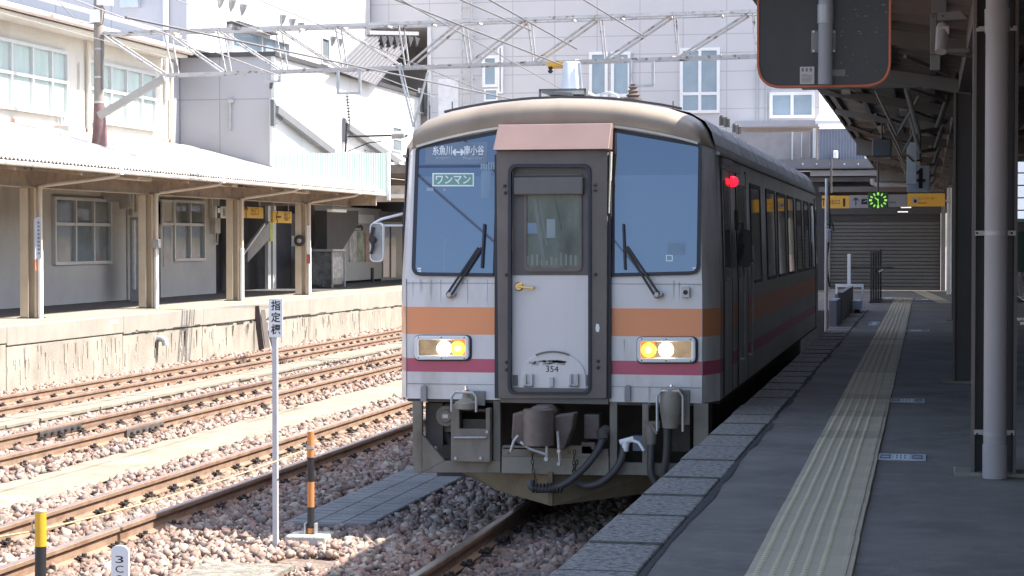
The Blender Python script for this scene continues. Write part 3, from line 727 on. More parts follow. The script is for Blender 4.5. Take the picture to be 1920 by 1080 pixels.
# roof front
mb = MB(); rws = []
NT = 9
for j in range(NT + 1):
    th = math.pi / 2 * j / NT; row = []
    for u in US:
        z0 = zc(u); z1 = max(zr(u), z0 + .004); v0 = plan(u) + (fy(z0) - YF); v1 = .62
        bulge = -.028 * math.sin(th * 2) if abs(u) < 1.25 else 0
        zz = z0 + (z1 - z0) * math.sin(th); vv = v0 + (v1 - v0) * (1 - math.cos(th)) ** 1.9 + bulge - .014
        row.append((XC + u * tum(zz) if abs(u) < 1.3 else XC + u * tum(z0), YF + vv, zz + .002))
    rws.append(row)
for r_ in rws: mb.v += r_
for i in range(NT):
    for k in range(n - 1): mb.f.append((i * n + k, i * n + k + 1, (i + 1) * n + k + 1, (i + 1) * n + k))
# small overhanging lip
k0 = len(mb.v); mb.v += rws[0]; mb.v += [(x, YF + plan(u) + (fy(z) - YF) + .001, z) for u, (x, y, z) in zip(US, rws[0])]
for k in range(n - 1): mb.f.append((k0 + k, k0 + n + k, k0 + n + k + 1, k0 + k + 1))
mb.build('roof_front', M['forehead'], train, smooth=True)
# dark drip strip along the roof edge and aerial-like pins
mb = MB(); pts = [(XC + u, YF + .50, zr(u) + .012) for u in np.linspace(-1.03, 1.03, 25)]
for a, b in zip(pts[:-1], pts[1:]): mb.bar(a, b, .03, .02)
mb.build('roof_edge_strip', M['dark_trim'], train)
# sides and roof
mb = MB(); L0, L1 = .345, 15.5
for s in (-1, 1):
    for (a, za), (b, zb_) in zip(SEC[:3], SEC[1:4]):
        mb.quad((XC + s * a, YF + L0, za), (XC + s * b, YF + L0 + .0, zb_), (XC + s * b, YF + L1, zb_), (XC + s * a, YF + L1, za))
    if s == 1: mb.f = [tuple(reversed(f)) for f in mb.f]
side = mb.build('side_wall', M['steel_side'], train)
mb = MB(); sec = [(s_ * a, za) for s_, lst in ((-1, SEC[3:]), (1, SEC[3:-1][::-1])) for a, za in lst]
for (a, za), (b, zb_) in zip(sec[:-1], sec[1:]):
    ya = .345 if abs(a) > 1.3 else (.46 if abs(a) > 1.25 else .60); yb2 = .345 if abs(b) > 1.3 else (.46 if abs(b) > 1.25 else .60)
    mb.quad((XC + a, YF + ya, za), (XC + b, YF + yb2, zb_), (XC + b, YF + L1, zb_), (XC + a, YF + L1, za))
roof = mb.build('roof', M['roof'], train, smooth=True)
mb = MB(); pts = [(XC + a, YF + L1, za) for a, za in [(-x, z) for x, z in SEC] + [(x, z) for x, z in SEC[:-1][::-1]]]
mb.quad(*pts[::-1]); mb.build('rear_wall', M['steel_side'], train)
mb = MB()
for s in (-1, 1): mb.box(XC + s * 1.348 - .02, XC + s * 1.348 + .02, YF + .36, YF + L1 + .02, 3.06, 3.085)
each(mb, 'gutter', M['roof'], train)
mb = MB()
for yy in np.arange(1.6, 15.2, 1.5):
    pp = [(XC + a, YF + yy, za + .004) for a, za in sec]
    for a, b in zip(pp[:-1], pp[1:]): mb.bar(a, b, .05, .008, up=(0, 0, 1))
mb.build('roof_seams', M['roof'], roof)

# ---- windscreens
def screen(pts, rad, lab):
    o = rpoly(pts, rad, 6)
    def to3(p, off, grow=0): return (XC + p[0] * tum(p[1]), fy(p[1]) - off, p[1])
    c = Vector((sum(p[0] for p in o) / len(o), sum(p[1] for p in o) / len(o)))
    inner = []
    N = len(o)
    for i in range(N):                                        # offset inwards
        a, b = Vector(o[i - 1]), Vector(o[(i + 1) % N]); t = (b - a).normalized(); nn = Vector((-t.y, t.x))
        if nn.dot(c - Vector(o[i])) < 0: nn = -nn
        inner.append(Vector(o[i]) + nn * .030)
    fr = MB().ring([to3(p, .004) for p in o], [to3(p, .004) for p in inner], (0, -.014, 0)).build('windscreen', M['gasket'], train)
    tag(fr, lab)
    g = MB(); g.prism([to3(p, .003) for p in inner], (0, -.007, 0)); g.build('glass', M['windshield'], fr)
    return fr
zb0 = 2.055
PW = lambda px, py: (lambda p: ((p.x - XC) / tum(p.z), p.z))(FP(px, py))
wl = screen([PW(772, 517), PW(931, 519), (PW(931, 519)[0], zc(PW(931, 519)[0]) - .012), (PW(779, 300)[0], zc(1.19) - .012)], [.09, .015, .015, .06], 'windscreen with the destination blind and a one-man plate')
wr = screen([PW(1146, 519), PW(1313, 515), (PW(1317, 300)[0], zc(1.2) - .012), (PW(1146, 300)[0], zc(.47) - .012)], [.015, .09, .06, .015], 'plain windscreen above the square socket')
# pale trim under the roof front
for s, (a, b) in ((-1, (-1.205, -.45)), (1, (.515, 1.245))):
    mb = MB(); uu = np.linspace(a, b, 9)
    for p, q in zip(uu[:-1], uu[1:]):
        mb.bar((XC + p * tum(zc(p)), fy(3.2) - .03, zc(p) + .004), (XC + q * tum(zc(q)), fy(3.2) - .03, zc(q) + .004), .022, .020)
    mb.build('window_trim', mat('pale_trim', (.62, .58, .50), .5, var=.1), train)
# destination blind and plate, just in front of the glass film
def front_box(name, x0, y0, x1, y1, off, th, m, par, bevel=0):
    a, b = FP(x0, y0), FP(x1, y1); zlo, zhi = min(a.z, b.z), max(a.z, b.z)
    return MB().prism([(a.x, fy(zlo) - off, zlo), (b.x, fy(zlo) - off, zlo), (b.x, fy(zhi) - off, zhi), (a.x, fy(zhi) - off, zhi)], (0, -th, 0)).build(name, m, par, bevel)
SLOPE = Vector((0, .10, 1)).normalized()
db = front_box('destination_blind', 799, 267, 914, 307, .0105, .002, M['dest_panel'], wl)
def flet(body, x0, y0, x1, y1, off, m, par, **k):
    a, b = FP(x0, y0, off), FP(x1, y1, off); return lettering(body, (a + b) / 2, XR, SLOPE, abs(b.x - a.x), abs(a.z - b.z), m, par, **k)
flet('糸魚川', 812, 273, 848, 291, .0145, M['lettering'], db, bold=.014); arr = MB(); q = [FP(x, y, .0125) for x, y in ((850, 285.5), (870, 285.5), (855.5, 280), (855.5, 291), (864.5, 280), (864.5, 291))]
for a_, b_ in ((0, 1), (0, 2), (0, 3), (1, 4), (1, 5)): arr.bar(q[a_], q[b_], .014, .004, up=(0, -1, 0))
arr.build('two_way_arrow', M['lettering'], db)
flet('南小谷', 871, 273, 908, 291, .0145, M['lettering'], db, bold=.014)
lsm = mat('small_lettering', (.42, .48, .55), .5, var=0)
flet('Itoigawa', 819, 294, 845, 299, .0145, lsm, db); flet('Minami-Otari', 869, 294, 908, 299, .0145, lsm, db)
bp_ = front_box('one_man_plate', 812, 325, 889, 349, .0105, .003, M['green_plate'], wl)
def o2(x0, y0, x1, y1, off): return [FP(x0, y1, off), FP(x1, y1, off), FP(x1, y0, off), FP(x0, y0, off)]
MB().ring(o2(811.5, 324.5, 889.5, 349.5, .011), o2(814, 327, 887, 347, .011), (0, -.004, 0)).build('plate_border', M['lettering'], bp_)
flet('ワンマン', 818, 329, 883, 345, .0145, M['lettering'], bp_, bold=.02)
for x, y, x2, y2 in ((783, 502, 790, 505), (783, 507, 790, 510)): front_box('sticker', x, y, x2, y2, .0105, .001, M['lettering'], wl)
for x, y, x2, y2 in ((1299, 501, 1306, 504), (1299, 506, 1306, 509)): front_box('sticker', x, y, x2, y2, .0105, .001, M['lettering'], wr)
for x, y, x2, y2 in ((801, 352, 813, 358), (832, 354, 836, 358)): front_box('sticker', x, y, x2, y2, .0105, .001, mat('pale_sticker', (.3, .36, .45), .4), wl)
# things seen behind the glass: sun blind rod, pale curtain pleats, controller
mcur = mat('cab_pale', (.21, .31, .42), .5, var=.1)
front_box('blind_rail', 786, 310, 902, 314, .0105, .001, mat('cab_dark', (.05, .07, .13), .5), wl)
for i in range(6): front_box('pleat', 902 + i * 4.6, 304, 904.6 + i * 4.6, 318, .0108, .001, mat('pleat_pale', (.30, .40, .48), .5), wl)
front_box('curtain', 903, 320, 920, 372, .0105, .001, mcur, wl); front_box('cab_post', 833, 448, 835, 510, .0105, .001, mcur, wl)
front_box('document_tray', 1253, 455, 1285, 478, .0105, .001, mcur, wr)
MB().ring(o2(1249, 478, 1262, 490, .0106), o2(1251, 480, 1260, 488, .0106), (0, -.002, 0)).build('square_label', M['lettering'], wr)

# ---- wipers
def wiper(base, tip, top, bot):
    w_ = MB(); b = FP(*base, .05); t = FP(*tip, .05)
    dx = Vector((.022, 0, 0))
    w_.bar(b - dx, t - dx * .5, .012, .018); w_.bar(b + dx, t + dx * .6, .014, .018)
    o = w_.build('wiper', M['black'], train)
    bl = MB(); bl.bar(FP(*top, .035), FP(*bot, .035), .016, .03); bl.bar(FP(*top, .022), FP(*bot, .022), .006, .016); bl.build('blade', M['gasket'], o)
    MB().lathe((b.x, b.y + .05, b.z), (0, -1, 0), [(0, .035), (.04, .035), (.055, .02), (.07, .018)], 14).build('pivot', M['galv'], o, smooth=True)
    MB().lathe((b.x + .03, b.y + .05, b.z), (0, -1, 0), [(0, .022), (.04, .022), (.05, .01)], 12).build('link_pivot', M['galv'], o, smooth=True)
wiper((845, 552), (902, 464), (910, 420), (905, 502)); wiper((1233, 552), (1174, 462), (1170, 420), (1173, 505))

# ---- front gangway door
fr = thing('door_frame', None, None, (0, 0, 0)); fr.parent = train
outer = [(932, 282), (1143, 282), (1141, 746), (938, 746)]
def F0(px, py, off): p = ony(px, py, YF); return Vector((p.x, YF - off, p.z))
def flat(px, py): p = ony(px, py, YF); return (p.x, p.z)
oo = rpoly([flat(938, 746), flat(1140, 746), flat(1142, 283), flat(934, 283)], [0.01] * 4, 6)
ii = rpoly([flat(956, 738), flat(1111, 738), flat(1111, 309), flat(957, 309)], [.07] * 4, 6)
def v3(l, off): return [(x, YF - off, z) for x, z in l]
MB().ring(v3(oo, 0), v3(ii, 0), (0, -.075, 0)).build('surround', M['doorframe'], fr, bevel=.006)
ie = rpoly([flat(961, 734), flat(1106, 734), flat(1106, 314), flat(962, 314)], [.06] * 4, 6)
MB().ring(v3(ii, .035), v3(ie, .035), (0, -.055, 0)).build('door_seal', M['gasket'], fr)
# dark gaps either side, and light edge strip at right
g = MB(); a = flat(932, 290); b = flat(939, 746); g.box(a[0] - .012, b[0] - .001, YF - .045, YF + .02, b[1], a[1]); a = flat(1140, 290); b = flat(1146, 746); g.box(a[0] + .003, b[0] + .002, YF - .045, YF + .02, b[1], a[1])
each(g, 'side_gap', M['gasket'], fr)
g = MB(); rr = random.Random(2)
for px, py in ((950, 349), (951, 362), (1119, 347), (1119, 357), (1119, 514), (953, 515), (953, 678), (1124, 676), (1124, 688), (953, 692)):
    p = F0(px, py, .076); g.lathe(p, (0, -1, 0), [(0, .013), (.012, .013), (.016, .006)], 10)
each(g, 'bolt', M['iron'], fr)
g = MB(); p = F0(1123, 614, .0755); g.prism([p + Vector(q) for q in ((-.012, 0, -.03), (.012, 0, -.035), (.018, 0, .0), (.012, 0, .03), (-.01, 0, .035), (-.016, 0, .0))], (0, -.0015, 0)); g.build('paint_chip', M['white_metal'], fr)
# leaf
door = MB().prism(v3(ie, .008), (0, -.006, 0)).build('front_door', M['paint_plain'] if 'paint_plain' in M else mat('plain_white_paint', (.66, .65, .655), .38, var=.03, scale=1.5, dirt=((.42, .39, .35), .56, .9, 2.5, (1, 1, .25)), coat=.2), train)
u1 = [flat(962, 516), flat(1106, 516)] + [(x, z) for x, z in ie if z > flat(0, 515)[1]]
up = rpoly([flat(962, 516), flat(1106, 516), flat(1106, 314), flat(962, 314)], [0, 0, .06, .06], 6)
MB().prism([(x, YF - .0145, z) for x, z in up], (0, -.004, 0)).build('upper_panel', M['doorgrey'], door)
wo = rpoly([flat(984, 509), flat(1092, 509), flat(1092, 360), flat(984, 360)], [.05, .05, .01, .01], 6)
wi = rpoly([flat(989, 503), flat(1087, 503), flat(1087, 364), flat(989, 364)], [.045, .045, .01, .01], 6)
wf = MB().ring(v3(wo, .019), v3(wi, .019), (0, -.016, 0)).build('door_window', M['doorframe'], door)
MB().prism(v3(wi, .019), (0, -.004, 0)).build('glass', M['doorglass'], wf)
rr = random.Random(12)
mg = mat('seat_pale', (.22, .27, .25), .5, var=.2)
mbx = MB()
for i in range(11):
    p = flat(990 + i * 9, 500); h_ = rr.uniform(.05, .13); mbx.box(p[0] - .008, p[0] + .009, YF - .0240 , YF - .0233 , p[1] + .01, p[1] + h_)
mbx.build('interior_shapes', mg, wf)
mbx = MB(); q1, q2 = flat(1003, 372), flat(1022, 500); mbx.bar((q1[0], YF - .0237 , q1[1]), (q2[0], YF - .0237 , q2[1]), .03, .0008); q1, q2 = flat(1012, 372), flat(1026, 460); mbx.bar((q1[0], YF - .0242 , q1[1]), (q2[0], YF - .0242 , q2[1]), .014, .0008)
q1, q2 = flat(1041, 372), flat(1054, 430); mbx.bar((q1[0], YF - .0237 , q1[1]), (q2[0], YF - .0237 , q2[1]), .012, .0008)
mbx.build('handrail_shapes', mat('rail_pale', (.17, .19, .18), .5), wf)
a, b = flat(990, 418), flat(1010, 438); MB().box(a[0], b[0], YF - .0239 , YF - .0232 , b[1], a[1]).build('far_window', mat('far_blue', (.16, .24, .34), .4), wf)
a, b = flat(1026, 411), flat(1042, 446); fw_ = MB().box(a[0], b[0], YF - .0241 , YF - .0232 , b[1], a[1]).build('notice', mat('notice_pale', (.24, .32, .33), .4), wf)
# roller blind box over the door window
a, b = flat(966, 366), flat(1096, 332); bb = MB().box(a[0], b[0], YF - .075, YF - .019, a[1], b[1]).build('blind_box', mat('blind_box_paint', (.135, .127, .122), .5, var=.1), door, bevel=.012)
a, b = flat(968, 330), flat(1092, 326); MB().box(a[0], b[0], YF - .032, YF - .019, a[1], b[1]).build('top_strip', M['doorframe'], door)
# handle
p = F0(974, 537, .012); hd = MB().lathe(p + Vector((0, .012, 0)), (0, -1, 0), [(0, .042), (.012, .042), (.02, .03), (.035, .03)], 16).build('handle', M['brass'], door, smooth=True)
MB().bar(p + Vector((0, -.03, 0)), p + Vector((.135, -.035, -.012)), .02, .022).build('lever', M['brass'], hd, bevel=.004)
# folding step plate with the number
cpx = 1037; N = 18
hp = [flat(975, 728), flat(1101, 728)]
arc = []
for i in range(N + 1):
    t = math.pi * i / N; arc.append((cpx + 62 * math.cos(t), 706 - 46 * math.sin(t)))
hp = [flat(1100, 730)] + [flat(*q) for q in arc] + [flat(975, 730)]
pl_ = MB().prism(v3(hp, .0145), (0, -.0125, 0)).build('step_plate', mat('plain_white_paint', (.66, .65, .655), .38), door, bevel=.004)
top = [flat(*q) for q in arc[5:14]]
MB().ring([(x, YF - .028, z + .006) for x, z in top], [(x, YF - .028, z - .012) for x, z in top], (0, -.006, 0)) if False else None
g = MB(); 
for q1, q2 in zip(arc[6:12], arc[7:13]): a, b = flat(*q1), flat(*q2); g.bar((a[0], YF - .03, a[1] + .004), (b[0], YF - .03, b[1] + .004), .012, .014)
g.build('plate_rim', mat('rim_grey', (.16, .155, .15), .6), pl_)
g = MB(); rr = random.Random(6)
for i in range(24):
    px = rr.uniform(998, 1072); py = 679 + rr.uniform(-3, 4) + (px - 1035) ** 2 * .0012; a = flat(px, py); s_ = rr.uniform(.006, .02)
    g.box(a[0] - s_ * 1.6, a[0] + s_ * 1.6, YF - .0285, YF - .0273, a[1] - s_ * .5, a[1] + s_ * .5)
g.build('worn_paint', mat('worn_grey', (.40, .39, .375), .7, var=.2), pl_)
a = F0(1036.5, 691.5, .0292); lettering('354', a, XR, UP, .105, .05, M['black_ink'], pl_)
g = MB()
for px in (987, 999, 1072, 1084):
    a = F0(px, 712, .027); g.box(a.x - .010, a.x + .010, a.y - .035, a.y, a.z - .045, a.z + .05)
for px in (993, 1078): a = F0(px, 722, .027); g.cyl((a.x - .04, a.y - .02, a.z), (a.x + .04, a.y - .02, a.z), .012, 10)
a = F0(1036, 716, .027); g.box(a.x - .016, a.x + .016, a.y - .03, a.y, a.z - .04, a.z + .04)
each(g, 'hinge', M['galv'], pl_, bevel=.003)
g = MB(); a, b = flat(963, 734), flat(1107, 728); g.box(a[0], b[0], YF - .05, YF, a[1], b[1])
for px in (967, 1105): a = F0(px, 714, 0); g.box(a.x - .02, a.x + .02, a.y - .03, a.y, a.z - .04, a.z + .05)
g.build('door_sill', M['doorframe'], door)
# hood above the door
p = [F0(935, 234, .02), F0(1148, 231, .02), F0(1146, 281, .135), F0(930, 283, .135)]
hb = MB(); q = [Vector((v.x, YF + .06, v.z)) for v in p]
hb.add(p + q, [(3, 2, 1, 0), (4, 5, 6, 7), (0, 1, 5, 4), (1, 2, 6, 5), (2, 3, 7, 6), (3, 0, 4, 7)])
hb.build('hood', M['hood'], train, bevel=.006)
a, b = F0(1144, 400, 0), F0(1148, 285, 0); MB().prism([(a.x - .004, YF - .012, a.z), (a.x + .003, YF - .012, a.z), (b.x + .004, YF - .012, b.z), (b.x - .008, YF - .012, b.z)], (0, -.06, 0)).build('jamb_strip', mat('cream_strip', (.62, .56, .46), .5), train)
# square socket on the front
a, b = F0(1278, 558, 0), F0(1294, 538, 0)
so = MB().box(a.x, b.x, YF - .03, YF - .001, a.z, b.z).build('socket', M['galv'], train, bevel=.004)
MB().lathe(((a.x + b.x) / 2, YF - .031, (a.z + b.z) / 2), (0, -1, 0), [(0, .02), (.004, .018)], 12).build('socket_hole', M['black'], so)

# ---- headlamps
def headlamp(x0, y0, x1, y1, white, amber, lab):
    c = [flat(x0, y1), flat(x1, y1), flat(x1, y0), flat(x0, y0)]
    o = rpoly(c, .045, 6); i = rpoly([flat(x0 + 7, y1 - 8), flat(x1 - 7, y1 - 8), flat(x1 - 7, y0 + 8), flat(x0 + 7, y0 + 8)], .012, 6)
    sh = rpoly([flat(x0 - 2, y1 + 3), flat(x1 + 4, y1 + 3), flat(x1 + 4, y0 - 1), flat(x0 - 2, y0 - 1)], .05, 6)
    h = MB().ring(v3(o, .002), v3(i, .002), (0, -.045, 0)).build('headlight', M['white_metal'], train, bevel=.008); tag(h, lab)
    MB().ring(v3(sh, .001), v3(i, .001), (0, -.006, 0)).build('lamp_gasket', M['gasket'], h)
    MB().prism(v3(i, .002), (0, -.004, 0)).build('reflector', M['reflector'], h)
    ca, cw = FP(*amber), FP(*white)
    side = (i[0][0] + i[len(i) // 2][0]) / 2
    xa, xb = (max(cw.x + .09, ca.x - .09), ca.x + .075) if amber[0] > white[0] else (ca.x - .075, min(cw.x - .09, ca.x + .09))
    zs = [p[1] for p in i]
    MB().box(xa, xb, YF - .022, YF - .007, min(zs) + .004, max(zs) - .004).build('amber_lens', mat('amber_lens', (.62, .20, .06), .2, var=.15, scale=12, emit=(1, .32, .05), estr=.25), h)
    MB().lathe((ca.x, YF - .023, ca.z), (0, -1, 0), [(0, .062), (.006, .058), (.009, .03)], 20).build('amber_lamp', M['lamp_orange'], h)
    MB().lathe((ca.x, YF - .033, ca.z), (0, -1, 0), [(0, .030), (.004, .025)], 20).build('amber_core', M['lamp_yellow'], h)
    MB().lathe((cw.x, YF - .008, cw.z), (0, -1, 0), [(0, .062), (.018, .058), (.025, .03)], 20).build('white_lamp', M['lamp_white'], h)
    g = MB(); xs = [p[0] for p in o]
    for f in (.08, .5, .92):
        for z in (min(p[1] for p in o) + .016, max(p[1] for p in o) - .016): g.lathe((min(xs) + (max(xs) - min(xs)) * f, YF - .047, z), (0, -1, 0), [(0, .006), (.003, .005)], 8)
    each(g, 'screw', M['iron'], h)
headlamp(779, 629, 881, 674, (833, 653), (860, 653), 'lit headlight with its amber lamp towards the door, under the destination blind')
headlamp(1196, 632, 1305, 679, (1249, 656), (1217, 656), 'lit headlight beside the platform, amber lamp towards the door')

# ---- fittings on the lower edge
def lug(px):
    a, b = flat(px - 5, 752), flat(px + 6, 722); l = MB(); pts = rpoly([(a[0], a[1]), (b[0], a[1]), (b[0], b[1]), (a[0], b[1])], [0, 0, .025, .025], 5)
    l.prism(v3(pts, .001), (0, -.03, 0)); l.build('lifting_lug', mat('lug_grey', (.27, .27, .28), .5), train, bevel=.003)
lug(795); lug(1177)
def receptacle(px, top, bot, w_, lab, long=False):
    c = F0(px, (top + bot) / 2, .0); t = thing('jumper_socket', lab, None, (0, 0, 0)); t.parent = train
    zt = F0(px, top, 0).z; zb_ = F0(px, bot, 0).z
    MB().box(c.x - .02, c.x + .14, YF - .03, YF - .001, zb_ + .02, zt - .02).build('back_plate', M['skirt_light'], t, bevel=.004)
    MB().lathe((c.x, YF - .12, zb_), (0, 0, 1), [(0, .09), (.05, .098), (.058, .085), (.075, .05), (.095, .03), (zt - zb_, .028)] if not long else [(0, .055), (.10, .075), (.13, .092), (.30, .095), (.32, .085), (.34, .03)], 22).build('cap', M['skirt_light'], t, smooth=True)
    x0, x1 = c.x - .105, c.x + .105; zz = zt - .01
    MB().tube([(x0, YF - .2, zb_ - .02), (x0, YF - .2, zz - .05), (x0 + .03, YF - .2, zz - .01), (x1 - .03, YF - .2, zz - .01), (x1, YF - .2, zz - .05), (x1, YF - .2, zb_ - .02)], .011, 8).build('bail', M['galv'], t, smooth=True)
    MB().lathe((c.x, YF - .12, zt - .02), (0, 0, 1), [(0, .03), (.02, .03), (.03, .015), (.05, .012)], 10).build('bolt', M['chrome'], t)
    return t
receptacle(880, 728, 764, 46, 'flat capped jumper socket above the step box')
tj = receptacle(1262, 726, 800, 40, 'long capped jumper socket with a hose hanging from it', True)

# ---- skirt and underframe at the front
sk = thing('front_skirt', None, None, (0, 0, 0)); sk.parent = train
YS = YF - .0
def S(px, py, off=0): p = ony(px, py, YF); return (p.x, YF - off, p.z)
def sbox(mb_, x0, y0, x1, y1, off0, off1):
    a, b = S(x0, y1), S(x1, y0); mb_.box(a[0], b[0], YF - off1, YF - off0, a[2], b[2]); return mb_
m1 = MB()
m1.prism([S(775, 886), S(791, 886), S(791, 752), S(773, 752)], (0, .05, 0))
m1.prism([S(791.3, 886), S(834, 864), S(791.3, 815)], (0, .05, 0)); m1.prism([S(791.3, 886.2), S(938, 886.2), S(938, 864.3), S(834.3, 864.3)], (0, .05, 0))
sbox(m1, 925, 752, 938, 864, -.05, .0)
m1.build('end_plate', M['skirt'], sk, bevel=.004)
m1 = MB(); sbox(m1, 1143, 753, 1157, 890, -.05, 0); sbox(m1, 1157.3, 870, 1300, 890, -.05, 0); sbox(m1, 1300.3, 757, 1328, 870, -.05, 0); sbox(m1, 1204, 757, 1216, 869.7, -.05, .0)
m1.build('end_plate', M['skirt'], sk, bevel=.004)
m1 = MB(); sbox(m1, 941, 856, 1142, 887, -.05, .012); m1.build('lower_panel', M['skirt_light'], sk, bevel=.006)
m1 = MB(); sbox(m1, 942, 842, 1141, 855, -.05, .02); sbox(m1, 943, 836, 990, 842, -.05, .02); sbox(m1, 1050, 836, 1110, 842, -.05, .02)
for px in (953, 1000, 1066, 1126): a = S(px, 848, .02); m1.lathe(a, (0, -1, 0), [(0, .014), (.012, .012)], 8)
m1.build('cross_plate', M['skirt'], sk, bevel=.004)
m1 = MB(); sbox(m1, 940, 747, 1142, 754, -.1, .05); m1.build('door_threshold', M['doorframe'], sk, bevel=.003)
# box with foot step
bx = MB(); sbox(bx, 850, 803, 923, 863, .0, .09); sbox(bx, 850, 757, 866, 803, 0, .09); sbox(bx, 866, 757, 872, 764, 0, .09); sbox(bx, 915, 764, 923, 803, .0, .09)
bo = bx.build('step_box', M['skirt'], sk, bevel=.006)
g = MB(); a, b = S(858, 818, .11), S(916, 818, .11); g.cyl(a, b, .009, 8); g.bar(a, (a[0], a[1] + .03, a[2]), .014); g.bar(b, (b[0], b[1] + .03, b[2]), .014)
for px, py in ((918, 808), (859, 857), (906, 857)): a = S(px, py, .09); g.lathe(a, (0, -1, 0), [(0, .014), (.014, .012)], 8)
g.build('step_handle', M['galv'], bo)
g = MB(); sbox(g, 870, 786, 914, 802, .0, .03); sbox(g, 868, 767, 914, 770, 0, .04); g.build('inner_gear', M['under'], bo)
# horn behind the opening
a = S(831, 782, -.10); hn = MB().lathe((a[0], YF + .22, a[2]), (0, -1, 0), [(0, .05), (.08, .08), (.12, .088), (.125, .06), (.14, .05)], 20).build('horn', M['skirt'], sk, smooth=True)
MB().box(a[0] - .10, a[0] + .10, YF + .16, YF + .2, a[2] - .14, a[2] + .10).build('horn_bracket', M['skirt'], hn)
MB().box(a[0] - .024, a[0] + .024, YF + .075, YF + .095, a[2] - .016, a[2] + .016).build('horn_label', M['galv'], hn)
g = MB(); g.tube([(a[0] - .03, YF + .2, a[2] - .14), (a[0] + .02, YF + .2, a[2] - .25), (a[0] + .05, YF + .2, a[2] - .38)], .03, 8); g.tube([(a[0] - .08, YF + .2, a[2] - .38), (a[0] + .1, YF + .2, a[2] - .4)], .02, 8); each(g, 'pipe', M['under'], sk)
# dark underframe and bogie
uf = MB(); uf.box(XC - 1.2, XC + 1.25, YF + .9, YF + 1.0, .25, .975); uf.box(XC - 1.1, XC - .95, YF + .1, YF + .9, .6, .97); uf.box(XC + 1.0, XC + 1.15, YF + .1, YF + .9, .6, .97)
uf.box(XC + 1.08, XC + 1.12, YF + 1.0, YF + 15.4, .28, .975); uf.box(XC - 1.0, XC + 1.0, YF + 6, YF + 9.5, .3, .97); uf.box(XC - .6, XC + .6, YF + 10.0, YF + 11, .3, .97)
each(uf, 'underframe_beam', M['under'], train)
for k, yb_ in enumerate((2.4, 13.0)):
    bg_ = MB()
    for s in (-1, 1): bg_.box(XC + s * .82 - .08, XC + s * .82 + .08, YF + yb_ - 1.3, YF + yb_ + 1.3, .35, .62)
    bg_.box(XC - .9, XC + .9, YF + yb_ - .2, YF + yb_ + .2, .4, .8)
    bo_ = bg_.build('bogie', M['under'], train, bevel=.01)
    for dy in (-.9, .9):
        wh = MB()
        for s in (-1, 1): wh.lathe((XC + s * .47, YF + yb_ + dy, .40), (s, 0, 0), [(0, .43), (.025, .43), (.03, .40), (.12, .395), (.125, .3), (.10, .1), (.13, .08)], 28)
        wh.cyl((XC - .5, YF + yb_ + dy, .40), (XC + .5, YF + yb_ + dy, .40), .07, 12); wh.build('wheelset', M['iron'], bo_, smooth=True)
# coupler
cp = thing('coupler', None, None, (0, 0, 0)); cp.parent = train
g = MB()
g.prism([S(1002, 765, .32), S(1012, 757, .32), S(1040, 757, .32), S(1048, 768, .32), S(1048, 822, .32), S(1000, 822, .32), S(997, 800, .32)], (0, .55, 0))
g.build('shank', M['coupler'], cp, bevel=.02)
g = MB(); g.prism([S(975, 770, .30), S(1001, 766, .30), S(1001, 820, .30), S(990, 828, .30), S(972, 818, .30)], (0, .3, 0)); g.prism([S(1049, 775, .26), S(1087, 770, .26), S(1082, 800, .26), S(1068, 838, .26), S(1056, 838, .26), S(1049, 800, .26)], (0, .22, 0))
each(g, 'jaw', M['coupler'], cp, bevel=.015)
g = MB(); c = S(1025, 790, .36); g.tube([(c[0], c[1], c[2] - .16), (c[0], c[1], c[2] + .13)], [.13, .125], 20); g.build('knuckle', mat('worn_iron', (.15, .12, .11), .5, metal=.3, var=.3, scale=7), cp, smooth=True)
g = MB(); g.box(S(962, 0)[0], S(988, 0)[0], YF - .02, YF + .3, S(0, 800)[2], S(0, 757)[2]); g.box(S(1096, 0)[0], S(1125, 0)[0], YF - .02, YF + .3, S(0, 800)[2], S(0, 757)[2]); g.box(S(1090, 0)[0], S(1118, 0)[0], YF - .02, YF + .2, S(0, 828)[2], S(0, 806)[2])
each(g, 'draft_gear', M['coupler'], cp, bevel=.01)
g = MB(); g.tube([S(975, 838, .38), S(982, 818, .4), S(990, 808, .4)], .013, 8); g.tube([S(994, 820, .4), S(1012, 832, .42), S(1042, 842, .42)], .013, 8); g.tube([S(1042, 820, .4), S(1043, 852, .42)], .012, 8); g.lathe(S(1043, 850, .44), (0, -1, 0), [(0, .022), (.02, .018)], 8)
g.tube([S(1062, 800, .4), S(1066, 858, .4)], .012, 8); g.lathe(S(1065, 836, .42), (0, -1, 0), [(0, .018), (.02, .015)], 8); g.lathe(S(1065, 859, .42), (0, -1, 0), [(0, .018), (.02, .015)], 8)
each(g, 'lever', M['galv'], cp, smooth=True)
# chains: links along a line
def chain(pts, name='chain'):
    g = MB(); tot = []
    for a, b in zip(pts[:-1], pts[1:]):
        a, b = Vector(a), Vector(b); n_ = max(1, int((b - a).length / .035))
        for i in range(n_):
            c = a + (b - a) * ((i + .5) / n_); d = (b - a).normalized(); s_ = Vector((1, 0, 0)) if i % 2 == 0 else Vector((0, 1, 0)); s_ = (s_ - d * s_.dot(d)).normalized()
            lp_ = [c + d * .022 * math.cos(t) + s_ * .011 * math.sin(t) for t in np.linspace(0, 2 * math.pi, 9)]
            g.tube(lp_, .0042, 5, caps=False)
    return g.build(name, M['iron'], train)
chain([S(1000, 842, .06), S(1002, 878, .06), S(1008, 905, .06)]); chain([S(1080, 842, .06), S(1078, 862, .06), S(1078, 886, .06), S(1084, 862, .04)])
